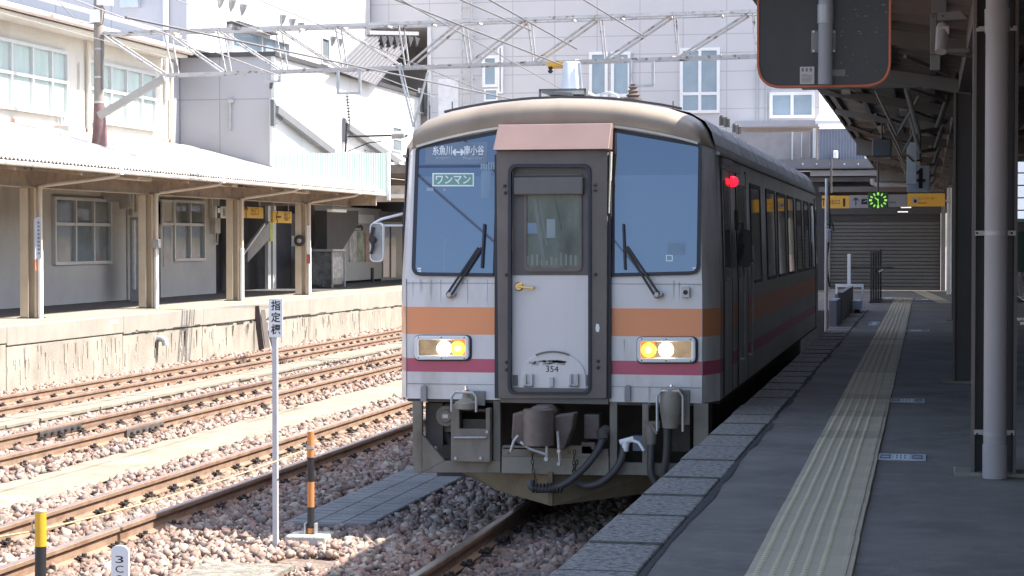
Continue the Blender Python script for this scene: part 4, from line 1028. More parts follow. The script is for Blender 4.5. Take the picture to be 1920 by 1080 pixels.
# hoses
def hose(pts, r, m=None, name='brake_hose', lab=None):
    P = [Vector(p) for p in pts]; out = []
    for i in range(len(P) - 1):
        p0, p1, p2, p3 = P[max(i - 1, 0)], P[i], P[i + 1], P[min(i + 2, len(P) - 1)]
        for k in range(6):
            t = k / 6; out.append(.5 * ((2 * p1) + (p2 - p0) * t + (2 * p0 - 5 * p1 + 4 * p2 - p3) * t * t + (3 * p1 - p0 - 3 * p2 + p3) * t ** 3))
    out.append(P[-1]); o = MB().tube(out, r, 12).build(name, m or M['hose'], train, smooth=True)
    if lab: tag(o, lab)
    return o
h1 = hose([S(1133, 818, .05), S(1124, 842, .1), S(1102, 872, .13), S(1070, 900, .14), S(1035, 913, .14), S(1003, 910, .13), S(1003, 896, .12)], .031, lab='thick hose looping below the coupler')
g = MB(); a = S(1008, 911, .13)
for i in range(9): q = S(1006 + i * 6.5, 911.5 + .5 * math.sin(i), .135); g.lathe((q[0] - .006, q[1], q[2]), (1, 0, 0), [(0, .041), (.012, .041)], 12)
g.build('wound_chain', M['iron'], h1)
h2 = hose([S(1171, 835, .03), S(1166, 862, .06), S(1152, 884, .08), S(1130, 902, .08), S(1105, 909, .06), S(1085, 906, .02)], .031, lab='hose hanging from the white valve')
g = MB(); g.tube([S(1172, 845, .035), S(1174, 828, .03)], [.034, .036], 12); g.tube([S(1164, 829, .04), S(1190, 822, .04)], .026, 10); g.bar(S(1182, 822, .06), S(1200, 828, .07), .025, .02); g.bar(S(1200, 828, .07), S(1210, 843, .08), .022, .018)
g.build('valve', M['white_metal'], h2, smooth=True)
g = MB(); g.tube([S(1133, 824, .06), S(1130, 812, .03), S(1136, 806, -.03)], [.045, .05, .045], 12); g.build('coupling', M['under'], h1, smooth=True)
h3 = hose([S(1222, 820, .03), S(1222, 850, .05), S(1222, 880, .06), S(1228, 900, .06), S(1240, 915, .05)], .031, lab='hose hanging nearest the platform, from the grey cock')
h4 = hose([S(1254, 796, .12), S(1254, 830, .11), S(1250, 870, .09), S(1243, 900, .06), S(1236, 918, .05)], .031, lab='hose hanging from the long jumper socket')
g = MB(); g.tube([S(1222, 832, .03), S(1221, 812, .03), S(1221, 800, .02)], [.04, .05, .045], 12); sbox(g, 1208, 790, 1238, 802, -.04, .05); g.bar(S(1224, 794, .08), S(1234, 812, .08), .025, .02); g.build('cock', M['skirt'], h3, smooth=True)
MB().tube([S(1258, 755, .12), S(1256, 800, .12)], [.08, .045], 14).build('plug', M['skirt_light'], h4, smooth=True)
g = MB(); sbox(g, 1180, 822, 1200, 850, -.3, -.2); g.build('blue_valve', M['bluebox'], sk)
# snow plough: two wings meeting in the middle
def P3(px, py, Y): p = ony(px, py, Y); return p
ap_t, ap_b = Vector((XC + .0, YF + .05, .425)), Vector((XC + .01, YF - .02, .135))
wl_t, wl_b = Vector((XC - 1.05, YF + .75, .425)), Vector((XC - .86, YF + .75, .30))
wl_b = Vector((XC - .93, YF + .75, .30))
g = MB(); g.add([ap_t, wl_t, wl_b, Vector((XC - .55, YF + .4, .20)), ap_b], [(0, 1, 2, 3, 4)]); k = len(g.v); g.add([v + Vector((0, .03, 0)) for v in g.v[:5] and [ap_t, wl_t, wl_b, Vector((XC - .55, YF + .4, .20)), ap_b]], [(4, 3, 2, 1, 0)])
g.add([ap_t, wl_t, wl_b, Vector((XC - .55, YF + .4, .20)), ap_b] + [v + Vector((0, .03, 0)) for v in (ap_t, wl_t, wl_b, Vector((XC - .55, YF + .4, .20)), ap_b)], [(0, 5, 6, 1), (1, 6, 7, 2), (2, 7, 8, 3), (3, 8, 9, 4), (4, 9, 5, 0)])
pw = g.build('snow_plough', M['plow'], train)
wr_t, wr_b = Vector((XC + 1.05, YF + .75, .425)), Vector((XC + .93, YF + .75, .20))
g = MB(); g.prism([ap_t, wr_t, wr_b, ap_b], (0, .03, 0)); g.build('far_wing', M['plow'], pw)
sh_ = MB().box(XC - .02, XC + .02, YF - .03, YF + .06, .14, .42).build('plough_nose', M['plow'], pw)

# ---- side facing the platform
XS = XC + 1.373
def SP(px, py): return onx(px, py, XS)
def xs_at(z): return XC + (1.373 if z <= 1.9 else 1.373 - (z - 1.9) * (1.373 - 1.338) / 1.15)
def side_quad(mb_, y0, y1, z0, z1, off, th):
    for a, b in ([(z0, 1.9), (1.9, z1)] if z0 < 1.9 < z1 else [(z0, z1)]):
        xa, xb = xs_at(a) + off, xs_at(b) + off
        mb_.add([(xa, y0, a), (xa, y1, a), (xb, y1, b), (xb, y0, b), (xa + th, y0, a), (xa + th, y1, a), (xb + th, y1, b), (xb + th, y0, b)],
                [(3, 2, 1, 0), (4, 5, 6, 7), (0, 1, 5, 4), (1, 2, 6, 5), (2, 3, 7, 6), (3, 0, 4, 7)])
    return mb_
wins = [(19.72, 20.92), (21.70, 22.96), (23.33, 24.66), (25.06, 26.28), (26.76, 27.9), (28.42, 29.58), (30.05, 31.1)]
for i, (a, b) in enumerate(wins):
    z0, z1 = 1.92, 2.91
    f = MB(); side_quad(f, a, b, z0, z0 + .035, .001, .012); side_quad(f, a, b, z1 - .035, z1, .001, .012); side_quad(f, a, a + .035, z0 + .036, z1 - .036, .001, .012); side_quad(f, b - .035, b, z0 + .036, z1 - .036, .001, .012)
    fo = f.build('side_window', M['gasket'], train); g = MB(); side_quad(g, a + .03, b - .03, z0 + .03, z1 - .03, .0012, .004); g.build('glass', M['darkglass'], fo)
    if i == 0: g = MB(); side_quad(g, a + .12, a + .22, 2.15, 2.3, .0056, .001); g.build('sticker', M['white_metal'], fo)
# doors
for y0, y1 in ((16.95, 17.62), (18.25, 19.2), (30.9 + .35, 31.7)):
    f = MB(); side_quad(f, y0, y1, 1.02, 2.98, .002, .006); do = f.build('side_door', mat('door_steel', (.42, .40, .39), .42, metal=.5, var=.12, dirt=((.25, .22, .2), .5, .85, 2, (1, 1, .3))), train)
    g = MB(); side_quad(g, y0 + .1, y1 - .1, 2.0, 2.86, .0085, .004); g.build('door_glass', M['darkglass'], do)
    g = MB(); side_quad(g, y0 - .03, y0 - .001, 1.02, 3.0, .001, .01); side_quad(g, y1 + .001, y1 + .03, 1.02, 3.0, .001, .01); g.build('door_edge', M['gasket'], do)
x = xs_at(2.0) + .05
for px in (1387, 1402):
    g = MB(); y_ = SP(px, 560).y; g.tube([(x - .055, y_, 1.25), (x, y_, 1.25), (x, y_, 1.27), (x, y_, 2.10), (x, y_, 2.12), (x - .055, y_, 2.12)], .012, 8)
    g.build('grab_rail', M['galv'], train, smooth=True)
p = SP(1376, 340); rl = MB().lathe((xs_at(2.87), p.y, 2.87), (1, 0, 0), [(0, .05), (.04, .048), (.06, .035), (.07, .012)], 18).build('red_side_lamp', M['lamp_red'], train, smooth=True)
MB().box(xs_at(2.87), xs_at(2.87) + .02, p.y - .55, p.y + .2, 2.835, 2.885).build('lamp_base', mat('lamp_base_red', (.35, .04, .05), .5, emit=(1, .02, .05), estr=.35), rl)
g = MB(); side_quad(g, 17.0, 17.75, 3.0, 3.05, .002, .03); g.build('side_step', M['roof'], train)
db2 = MB(); side_quad(db2, 16.85, 18.3, 2.99 + .08, 3.19, .004, .006)
# side blind box with faint red writing
sb = MB().box(xs_at(3.0) + .001, xs_at(3.0) + .02, 16.9, 18.6, 2.955, 3.045).build('side_sign', mat('side_sign_dark', (.07, .05, .05), .4), train)
# mirrors on both sides
def cab_mirror(s, y, lab, arm, dark=False):
    x0 = XC + s * 1.357
    t = thing('cab_mirror', lab, None, (0, 0, 0)); t.parent = train
    g = MB(); g.box(x0 - .02, x0 + .02, y - .05, y + .05, 2.44, 2.62); g.build('mirror_bracket', M['black'], t)
    m_ = M['black'] if dark else M['white_metal']
    if dark: MB().tube([(x0, y, 2.5), (x0 + s * .06, y - .02, 2.5), (x0 + s * .08, y - .04, 2.35)], .012, 8).build('mirror_arm', m_, t, smooth=True)
    else:
        for pts_, r_ in (([(x0, y, 2.585), (x0 + s * .22, y - .02, 2.53), (x0 + s * .285, y - .02, 2.50), (x0 + s * .292, y - .03, 2.2)], .012), ([(x0, y, 2.475), (x0 + s * .22, y - .01, 2.475)], .009)): MB().tube(pts_, r_, 8).build('mirror_arm', m_, t, smooth=True)
    cx, cz = x0 + s * (.25 if not dark else .085), (2.33 if not dark else 2.275); hw = .062 if not dark else .06
    pts = rpoly([(cx - hw, cz - .17), (cx + hw, cz - .17), (cx + hw, cz + .17), (cx - hw, cz + .17)], .05, 6)
    pi_ = rpoly([(cx - hw + .009, cz - .161), (cx + hw - .009, cz - .161), (cx + hw - .009, cz + .161), (cx - hw + .009, cz + .161)], .043, 6)
    MB().ring([(x, y - .07, z) for x, z in pts], [(x, y - .07, z) for x, z in pi_], (0, .05, 0)).build('mirror_rim', M['white_metal'] if not dark else M['black'], t)
    MB().prism([(x, y - .055, z) for x, z in pi_], (0, .03, 0)).build('mirror_plate', mat('mirror_plate', (.30, .31, .32), .35, metal=.4, var=.3, scale=8) if not dark else mat('mirror_dark', (.05, .05, .052), .5), t)
    g = MB(); g.tube([(cx - .03, y - .08, cz + .13), (cx - .05, y - .1, cz + .02), (cx - .02, y - .1, cz - .03), (cx - .045, y - .09, cz - .10)], .014, 8); g.lathe((cx - .03, y - .06, cz + .02), (0, -1, 0), [(0, .03), (.05, .025)], 10); g.build('mirror_clamp', M['iron'], t, smooth=True)
cab_mirror(-1, YF + .45, 'cab mirror on a white arm, away from the platform', None)
cab_mirror(1, YF + 1.9, 'dark folded cab mirror on the platform side', None, True)

# panel seams and grime lines on the front
g = MB()
for u0, u1, z in ((-1.235, -.46, 1.985), (.5, 1.255, 1.985), (-1.235, -.46, 1.135), (.5, 1.255, 1.135)):
    g.box(XC + u0, XC + u1, YF - .0012, YF + .004, z, z + .004)
for u in (-1.242, 1.262): g.box(XC + u - .0025, XC + u + .0025, YF - .0006, YF + .012, 1.02, 2.02)
g.build('panel_seams', mat('seam_grey', (.24, .23, .22), .7), body)
rr = random.Random(33); g = MB()
for i in range(18):
    u = rr.choice((-1, 1)) * rr.uniform(.5, 1.2); z1 = rr.choice((2.04, 1.555, 2.03, 1.16)) - rr.uniform(0, .03); l = rr.uniform(.04, .22); w_ = rr.uniform(.0015, .006); y = YF - .0009
    g.quad((XC + u - w_, y, z1), (XC + u - w_ * .3, y, z1 - l), (XC + u + w_ * .3, y, z1 - l), (XC + u + w_, y, z1))
g.build('rain_streaks', mat('streak_grey', (.47, .455, .44), .6, var=.15), body)
g = MB()
for i in range(26):
    u = rr.uniform(-1.15, 1.15); z1 = zc(u) + rr.uniform(.03, .11); s_ = rr.uniform(.004, .012); y = YF + plan(u) + (fy(zc(u)) - YF) - .018
    g.prism([(XC + u - s_, y, z1), (XC + u + s_, y, z1 + s_ * .5), (XC + u + s_ * .3, y, z1 + s_ * 2), (XC + u - s_ * .6, y, z1 + s_)], (0, .03, 0))
each(g, 'paint_chip', mat('chip_dark', (.06, .045, .04), .7), body)
# ---- on the roof
def RP(px, py, Y): return ony(px, py, Y)
p = RP(1072, 176, 19.6); zt = RP(1072, 116, 19.6).z
ch = MB().lathe((p.x, 19.6, p.z - .06), (0, 0, 1), [(0, .16), (.03, .16), (.035, .115), (zt - p.z + .05, .085), (zt - p.z + .06, .075)], 24).build('roof_stack', mat('stack_white', (.62, .64, .64), .5, var=.1), train, smooth=True)
MB().bar((p.x + .085, 19.52, zt - .02), (p.x + .11, 19.50, p.z + .02), .03, .02).build('stack_rib', M['galv'], ch)
g = MB(); b = RP(1066, 182, 19.6)
for dx in (-.23, .22): 
    g.bar((b.x + dx, 19.3, b.z - .06), (b.x + dx, 19.3, b.z + .05), .022)
    g.bar((b.x + dx, 19.9, b.z - .06), (b.x + dx, 19.9, b.z + .05), .022)
g.bar((b.x - .24, 19.3, b.z + .05), (b.x + .23, 19.3, b.z + .05), .022); g.bar((b.x - .24, 19.9, b.z + .05), (b.x + .23, 19.9, b.z + .05), .022); g.bar((b.x + .1, 19.25, b.z + .0), (b.x - .2, 19.25, b.z + .03), .03)
g.box(b.x - .2, b.x + .2, 19.4, 19.85, b.z - .08, b.z - .02); g.build('stack_rack', mat('rack_grey', (.12, .12, .12), .6), ch)
MB().box(b.x - .19, b.x + .24, 19.34, 19.86, b.z + .012, b.z + .04).build('rack_top', M['galv'], ch)
p = RP(1187, 184, 19.4)
MB().lathe((p.x, 19.4, p.z - .03), (0, 0, 1), [(0, .09), (.03, .09), (.035, .05), (.06, .07), (.075, .04), (.10, .055), (.115, .03), (.14, .05), (.15, .02), (.165, .03)], 16).build('roof_whistle', M['coupler'], train, smooth=True)
g = MB(); p = RP(1142, 180, 19.2); g.tube([(p.x - .09, 19.2, p.z - .03), (p.x - .07, 19.2, p.z + .02), (p.x, 19.2, p.z + .035), (p.x + .07, 19.2, p.z + .01), (p.x + .1, 19.2, p.z - .04)], .014, 8); g.build('roof_cable', M['galv'], train, smooth=True)
g = MB()
for px, py in ((806, 212), (848, 206), (1262, 205)): p = RP(px, py, 16.85); g.bar((p.x, 16.85, p.z - .07), (p.x, 16.85, p.z + .07), .008)
each(g, 'roof_pin', M['iron'], train)
g = MB()
for px, py, Y in ((1354, 226, 19.5), (1363, 229, 19.9), (1378, 240, 22.0), (1385, 243, 22.4)): p = RP(px, py, Y); g.lathe((p.x, Y, p.z - .05), (0, 0, 1), [(0, .03), (.08, .03), (.1, .02)], 10)
each(g, 'roof_stub', M['dark_trim'], train)

# ================================================================== LEFT SIDE: station building, canopy, columns
BX = -18.9                                                     # wall along the opposite platform
sb_ = thing('station_building', 'cream two-storey station building behind the opposite platform', 'building', (-22, 42, QZ))
def LX(px, py, X=BX): return onx(px, py, X)
Y0, Y1 = 24.0, LX(405, 500).y
mb = MB(); mb.box(-26, BX, Y0, Y1, QZ - .05, 4.55); mb.build('ground_floor_wall', M['grey_render'], sb_)
UX = -19.4; UY1 = LX(318, 200, UX).y
mb = MB(); mb.box(-26, UX, Y0, UY1, 4.6, 7.2); mb.build('upper_wall', M['cream'], sb_)
MB().box(UX, UX + .03, Y0, UY1, 4.3, 5.0).build('plinth_band', M['salmon'], sb_)
# eaves
mb = MB(); mb.prism([(UX + .75, Y0, 7.30), (-26, Y0, 8.5), (-26, Y0, 8.36), (UX + .75, Y0, 7.16)], (0, 48.8 - Y0, 0)); mb.build('roof', mat('white_roof', (.62, .62, .63), .6, var=.06), sb_)
MB().box(UX + .002, UX + .72, Y0, 48.75, 7.06, 7.12).build('eaves_soffit', M['cream'], sb_)
g = MB(); g.tube([(UX + .82, Y0, 7.2), (UX + .82, 48.8, 7.2)], .075, 10); g.tube([(UX + .5, Y0, 7.62), (UX + .5, 48.8, 7.62)], .05, 8); each(g, 'gutter', mat('pinkish_gutter', (.58, .48, .45), .6, var=.08), sb_, smooth=True)
# upper windows
a, b = LX(3, 71, UX), LX(119, 210, UX)
window(sb_, 'x', UX, LX(-70, 60, UX).y, LX(121, 95, UX).y, 5.17, 6.68, [.18, .42, .63, .83], [.53], M['alu'], M['paleglass'], proud=.10, bar=.07)
window(sb_, 'x', UX, LX(160, 110, UX).y, LX(287, 130, UX).y, 5.14, 6.62, [.32, .55, .78], [.55], M['alu'], M['paleglass'], proud=.10, bar=.07)
for px, nm in ((160, 0), (305, 1), (316, 2)):
    y_ = LX(px, 160, UX).y
    MB().tube([(UX + .09, y_, 4.7), (UX + .09, y_, 7.0)], .05 if nm != 1 else .025, 10).build('downpipe', mat('cream_pipe', (.66, .60, .53), .6, var=.06), sb_, smooth=True)
g = MB(); y_ = LX(146, 180, UX).y; g.tube([(UX + .04, y_, 4.85), (UX + .04, y_, 6.5)], .02, 6); y_ = LX(108, 200, UX).y; g.tube([(UX + .1, y_ - .1, 4.7), (UX + .1, y_, 5.5)], .03, 8); g.box(UX + .05, UX + .4, y_ - .3, y_ + .3, 4.72, 4.95)
each(g, 'conduit', M['galv'], sb_)
# ground floor windows and doors
window(sb_, 'x', BX, LX(97, 440).y, LX(204, 440).y, LX(100, 497).z, LX(97, 368).z, [.36, .68], [.60], M['alu'], M['greyglass'], proud=.09, bar=.07)
window(sb_, 'x', BX, LX(322, 440).y, LX(380, 440).y, LX(322, 490).z, LX(322, 374).z, [.52], [.60], M['alu'], M['greyglass'], proud=.09, bar=.07)
window(sb_, 'x', BX, LX(-60, 440).y, LX(-25, 440).y, 1.8, 3.3, 2, 1, M['alu'], M['greyglass'])
d = MB(); ya, yb_ = LX(298, 480).y, LX(321, 480).y
d.box(BX + .002, BX + .05, ya, yb_, QZ, 3.35); do = d.build('side_door', M['grey_render'], sb_); MB().box(BX + .051, BX + .06, ya + .15, yb_ - .12, 1.7, 2.7).build('door_glass', M['greyglass'], do)
window(sb_, 'x', BX, ya, yb_, 2.75, LX(300, 374).z, 1, 1, M['alu'], M['greyglass'], proud=.1)
g = MB()
for px in (48, 60, 238): y_ = LX(px, 450).y; g.box(BX + .002, BX + .03, y_ - .04, y_ + .04, QZ, 4.4)
each(g, 'wall_joint', mat('joint_grey', (.36, .35, .34), .9), sb_)
g = MB(); y_ = LX(195, 380).y; g.tube([(BX, y_, 3.42), (BX + .35, y_, 3.42), (BX + .52, y_, 3.36), (BX + .56, y_, 3.1)], .16, 14); g.build('vent_hood', mat('vent_grey', (.42, .40, .39), .7, var=.12), sb_, smooth=True)
g = MB()
for k, px in enumerate((243, 250, 258, 392, 398, 404)): y_ = LX(px, 400).y; g.box(BX + .01, BX + .1, y_ - .05, y_ + .05, 2.95 + .1 * (k % 3), 4.4)
y_ = LX(398, 420).y; g.box(BX + .005, BX + .16, y_ - .2, y_ + .2, 2.55, 3.0); g.tube([(BX + .1, y_ - .1, 2.55), (BX + .1, y_ - .05, 2.28), (BX + .1, y_ + .1, 2.25), (BX + .1, y_ + .16, 2.55)], .025, 8)
each(g, 'cable_duct', M['grey_render'], sb_)
# white notice board on legs by the second column
yb1, yb2 = onx(249, 480, -18.2).y, onx(274, 480, -18.2).y
nb = thing('notice_board', 'tall pale notice board standing just left of the second cream column', 'board', (-18.2, yb1, QZ))
MB().box(-18.22, -18.15, yb1, yb2, onx(250, 543, -18.2).z, onx(250, 412, -18.2).z).build('panel', mat('board_white', (.60, .60, .62), .35, var=.2, scale=3), nb, bevel=.01)
g = MB(); g.box(-18.3, -18.05, yb1 + .06, yb1 + .1, QZ + .002, 2.9); g.box(-18.3, -18.05, yb2 - .1, yb2 - .06, QZ + .002, 1.4); each(g, 'leg', M['galv'], nb)

# deeper hall behind the canopy, further along: dark entrances, stairs, posters
hall = thing('station_hall', 'dark station entrances and pale poster wall at the far end of the opposite platform', 'building', (BX, 56, QZ))
HX = -19.6
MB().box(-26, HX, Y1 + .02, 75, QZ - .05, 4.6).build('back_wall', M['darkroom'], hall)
def hp_(name, x0, y0, x1, y1, m, X, d=.06, par=hall, bevel=0):
    a, b = onx(x0, y1, X), onx(x1, y1, X); zt = onx(x0, y0, X).z; zb_ = onx(x0, y1, X).z
    return MB().box(X, X + d, a.y, b.y, zb_, zt).build(name, m, par, bevel)
hp_('post', 430, 400, 437, 545, M['grey_render'], HX + .3, .1)
hp_('post', 497, 385, 502, 548, M['alu'], HX + .5, .1); hp_('post', 506, 385, 512, 548, M['alu'], HX + .5, .1)
hp_('doorway', 514, 415, 543, 545, mat('doorway_blue', (.045, .045, .062), .6), HX + .3, .04)
hp_('wall_panel', 543, 400, 566, 548, mat('hall_grey', (.16, .15, .15), .8, var=.1), HX + .3, .05)
hp_('notice', 546, 442, 552, 462, M['poster'], HX + .36, .02); hp_('notice', 553, 447, 558, 470, M['poster'], HX + .36, .02)
g = MB(); a, b = onx(455, 492, HX + .6), onx(497, 418, HX + .6); g.prism([a, onx(455, 465, HX + .6), onx(497, 415, HX + .6), onx(497, 447, HX + .6)], (.15, 0, 0)); g.build('stair_side', mat('stair_grey', (.27, .26, .25), .8), hall)
g = MB(); g.bar(onx(456, 476, HX + .8), onx(496, 420, HX + .8), .06); g.build('stair_rail', M['alu'], hall)
# poster wall: pale boarded wall further along, with a stair soffit in front of it
pw_ = hp_('poster_wall', 583, 385, 709, 531, panelled('pale_boards', (.50, .49, .48), .42, None, ax=1, line=.85), HX + .35, .12)
PXW = HX + .35 + .125
hp_('poster', 654, 434, 668, 491, M['poster'], PXW, .03); hp_('poster', 668.3, 434, 682, 491, M['poster_g'], PXW, .03)
hp_('poster', 684, 437, 695, 491, M['poster_r'], PXW, .03); hp_('poster', 698, 450, 707, 491, M['poster'], PXW, .03)
hp_('white_panel', 651, 401, 700, 418, M['white_sign'], PXW, .03)
g = MB()
for i, px in enumerate((655, 661, 665, 669)): a, b = onx(px, 416, PXW + .034), onx(px + 2.2, 409, PXW + .034); g.box(PXW + .031, PXW + .036, a.y, b.y, a.z, b.z)
g.build('panel_letters', M['black_ink'], hall)
g = MB(); ridge = [(652, 432), (680, 432), (680, 425), (676, 421), (672, 423), (667, 419), (662, 423), (657, 421), (652, 426)]
g.prism([onx(x, y, PXW + .002) for x, y in ridge], (.02, 0, 0)); g.build('black_plaque', M['black_ink'], hall)
g = MB(); a, b = onx(655, 430, PXW + .024), onx(677, 428.6, PXW + .024); g.box(PXW + .0225, PXW + .025, a.y, b.y, a.z, b.z); g.build('plaque_line', M['white_sign'], hall)
# stair soffit that darkens the left part of the poster wall
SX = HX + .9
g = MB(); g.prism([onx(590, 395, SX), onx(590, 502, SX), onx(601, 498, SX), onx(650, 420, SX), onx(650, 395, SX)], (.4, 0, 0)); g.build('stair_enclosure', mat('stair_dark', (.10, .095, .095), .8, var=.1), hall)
# end door
hp_('end_door', 712, 415, 752, 530, mat('end_door_dark', (.10, .10, .10), .4), HX + .4, .05)
hp_('door_header', 709, 396, 752, 414, M['grey_render'], HX + .4, .1)
lettering('乗車口', onx(736, 405, HX + .51), YR, UP, .55, .16, M['black_ink'], hall, name='door_letters')
hp_('door_pane', 718, 424, 729, 520, M['blueglass'], HX + .46, .01); hp_('door_pane', 733, 424, 742, 520, M['greyglass'], HX + .46, .01)
g = MB(); a = onx(698, 523, HX + .9); g.cyl((a.x, a.y, QZ), (a.x, a.y, QZ + .5), .06, 12); hall_p = g.build('short_post', M['dark_trim'], hall)
# litter bins
a = onx(618, 530, -18.0); bn = thing('litter_bin', 'clear sided litter bin in front of the poster wall', 'bin', (a.x, a.y, QZ))
MB().box(a.x - .35, a.x + .3, a.y - .75, a.y + .45, QZ + .08, 2.02).build('bin_body', mat('bin_body', (.18, .18, .18), .3, var=.5, scale=6), bn, bevel=.02)
g = MB(); 
for yy in (-.8, .5): g.box(a.x - .4, a.x - .36, a.y + yy - .03, a.y + yy + .03, QZ + .002, 2.06); g.box(a.x + .31, a.x + .35, a.y + yy - .03, a.y + yy + .03, QZ + .002, 2.06)
g.box(a.x - .42, a.x + .37, a.y - .85, a.y + .55, 2.025, 2.09); g.build('bin_frame', M['galv'], bn)
g = MB(); 
for k in range(5): g.box(a.x + .302, a.x + .308, a.y - .65 + k * .22, a.y - .5 + k * .22, QZ + .3, 1.85)
each(g, 'bag', mat('clear_bag', (.42, .43, .44), .25, var=.4, scale=9), bn)

MB().box(-26, -16.4, 57.25, 75, 4.18, 4.29).build('hall_ceiling', M['soffit'], hall)
# hanging signs under the opposite canopy

def arrow(c, right, up, ang, size, m, par, nrm):
    c, r_, u = Vector(c), Vector(right), Vector(up); d = r_ * math.cos(ang) + u * math.sin(ang); e = -r_ * math.sin(ang) + u * math.cos(ang); g = MB(); w_ = size * .11; n_ = Vector(nrm) * .003
    tip = c + d * size / 2
    g.bar(c - d * size / 2, tip - d * w_ * .7, w_, .004, up=nrm); g.bar(tip, tip - d * size * .34 + e * size * .34, w_, .0046, up=nrm); g.bar(tip, tip - d * size * .34 - e * size * .34, w_, .0052, up=nrm)
    return g.build('arrow', m, par)
def hsign(name, x0, y0, x1, y1, m, X, label):
    a, b = onx(x0, y1, X), onx(x1, y1, X); zt = onx((x0 + x1) / 2, y0, X).z; zb_ = onx((x0 + x1) / 2, y1, X).z
    t = thing(name, label, 'sign', (X, (a.y + b.y) / 2, zb_))
    MB().box(X - .08, X, a.y, b.y, zb_, zt).build('sign_face', m, t, bevel=.01)
    g = MB(); g.box(X - .05, X - .03, a.y + .15, a.y + .19, zt + .001, 4.0); g.box(X - .05, X - .03, b.y - .19, b.y - .15, zt + .001, 4.0); each(g, 'hanger', M['galv'], t)
    return t, a.y, b.y, zb_, zt
GX = -17.6
t, ya, yb_, za, zb2 = hsign('hanging_sign', 404, 387, 437, 409, mat('sign_white_shade', (.58, .58, .60), .5), GX, 'white hanging direction sign left of the third cream column')
lettering('新幹線', (GX + .004, ya + (yb_ - ya) * .66, (za + zb2) / 2), YR, UP, (yb_ - ya) * .5, .22, M['black_ink'], t)
g = MB(); g.box(GX + .001, GX + .005, ya + .12, ya + .12 + (yb_ - ya) * .18, (za + zb2) / 2 - .16, (za + zb2) / 2 + .16); g.build('train_symbol', M['black_ink'], t)
MB().box(GX + .0055, GX + .007, ya + .15, ya + .09 + (yb_ - ya) * .18, (za + zb2) / 2 - .02, (za + zb2) / 2 + .1).build('symbol_window', M['white_sign'], t)
t, ya, yb_, za, zb2 = hsign('hanging_sign', 456, 388, 494, 409, M['sign_yellow'], GX, 'yellow hanging exit sign with an upward arrow')
arrow((GX + .005, ya + (yb_ - ya) * .14, (za + zb2) / 2), YR, UP, math.pi / 2, .36, M['black_ink'], t, (1, 0, 0))
lettering('出口', (GX + .004, ya + (yb_ - ya) * .56, (za + zb2) / 2 + .03), YR, UP, (yb_ - ya) * .38, .22, mat('sign_brown', (.30, .16, .03), .6), t)
t, ya, yb_, za, zb2 = hsign('hanging_sign', 512, 396, 547, 418, M['sign_yellow'], GX + .1, 'yellow hanging exit sign with a leftward arrow')
arrow((GX + .105, ya + (yb_ - ya) * .28, (za + zb2) / 2), YR, UP, math.pi, .42, M['black_ink'], t, (1, 0, 0))
lettering('出口', (GX + .104, ya + (yb_ - ya) * .74, (za + zb2) / 2 + .05), YR, UP, (yb_ - ya) * .32, .20, M['black_ink'], t)
lettering('Exit', (GX + .104, ya + (yb_ - ya) * .72, za + .1), YR, UP, (yb_ - ya) * .2, .07, M['black_ink'], t)
a = onx(509, 430, HX + .7); tg = MB().box(a.x - .03, a.x, a.y - .12, a.y + .12, a.z - .35, a.z + .2).build('safety_tape', mat('yellow_green', (.45, .5, .12), .6, var=.3, scale=8), hall)

# ---- opposite canopy
EX = -15.1; EZ = 3.70; RX = -19.0; RZ = 4.78; CY0, CY1 = 23.0, 54.6
cn = thing('platform_canopy', 'long canopy with a white corrugated roof over the opposite platform', 'canopy', (-16.1, 40, QZ))
mb = MB(); pitch = .152; n_ = int((CY1 - CY0) / pitch * 4)
vs = []
for i in range(n_ + 1):
    y = CY0 + i * pitch / 4; h = .028 * math.sin(i * math.pi / 2)
    vs += [(EX + .10, y, EZ + .035 + h), (RX - .3, y, RZ + .09 + h), (EX + .10, y, EZ + .027 + h), (RX - .3, y, RZ + .082 + h)]
mb.add(vs, [f for i in range(n_) for f in ((i * 4, i * 4 + 1, i * 4 + 5, i * 4 + 4), (i * 4 + 2, i * 4 + 6, i * 4 + 7, i * 4 + 3), (i * 4, i * 4 + 4, i * 4 + 6, i * 4 + 2))])
mb.build('roof_sheet', M['corr_white'], cn)
mb = MB(); mb.prism([(EX, CY0, EZ - .01), (RX, CY0, RZ + .04), (RX, CY0, RZ - .02), (EX, CY0, EZ - .05)], (0, CY1 - CY0, 0)); mb.build('soffit', M['soffit'], cn)
g = MB(); g.tube([(EX + .06, CY0, EZ - .045), (EX + .06, CY1, EZ - .045)], .045, 8); g.build('eave_gutter', mat('dirty_white_gutter', (.60, .57, .53), .7, var=.15, dirt=((.25, .2, .17), .56, .7, 6, None)), cn, smooth=True)
colY = [34.1, 39.35, 44.75, 50.0]
colY = [onz(px, py, QZ).y for px, py in ((83, 597), (290, 578), (447, 564), (573, 553))]
CX = -16.12
allY = [colY[0] - 5.4] + colY
g = MB(); g.box(CX - .1, CX + .1, CY0, CY1, 3.32, 3.335); g.box(CX - .1, CX + .1, CY0, CY1, 3.62, 3.635); g.box(CX - .012, CX + .012, CY0, CY1, 3.336, 3.619); g.build('long_beam', M['brown_beam'], cn)
g = MB(); g.box(RX + .4, RX + .55, CY0, CY1, 3.9, 4.2); g.build('back_beam', M['brown_beam'], cn)
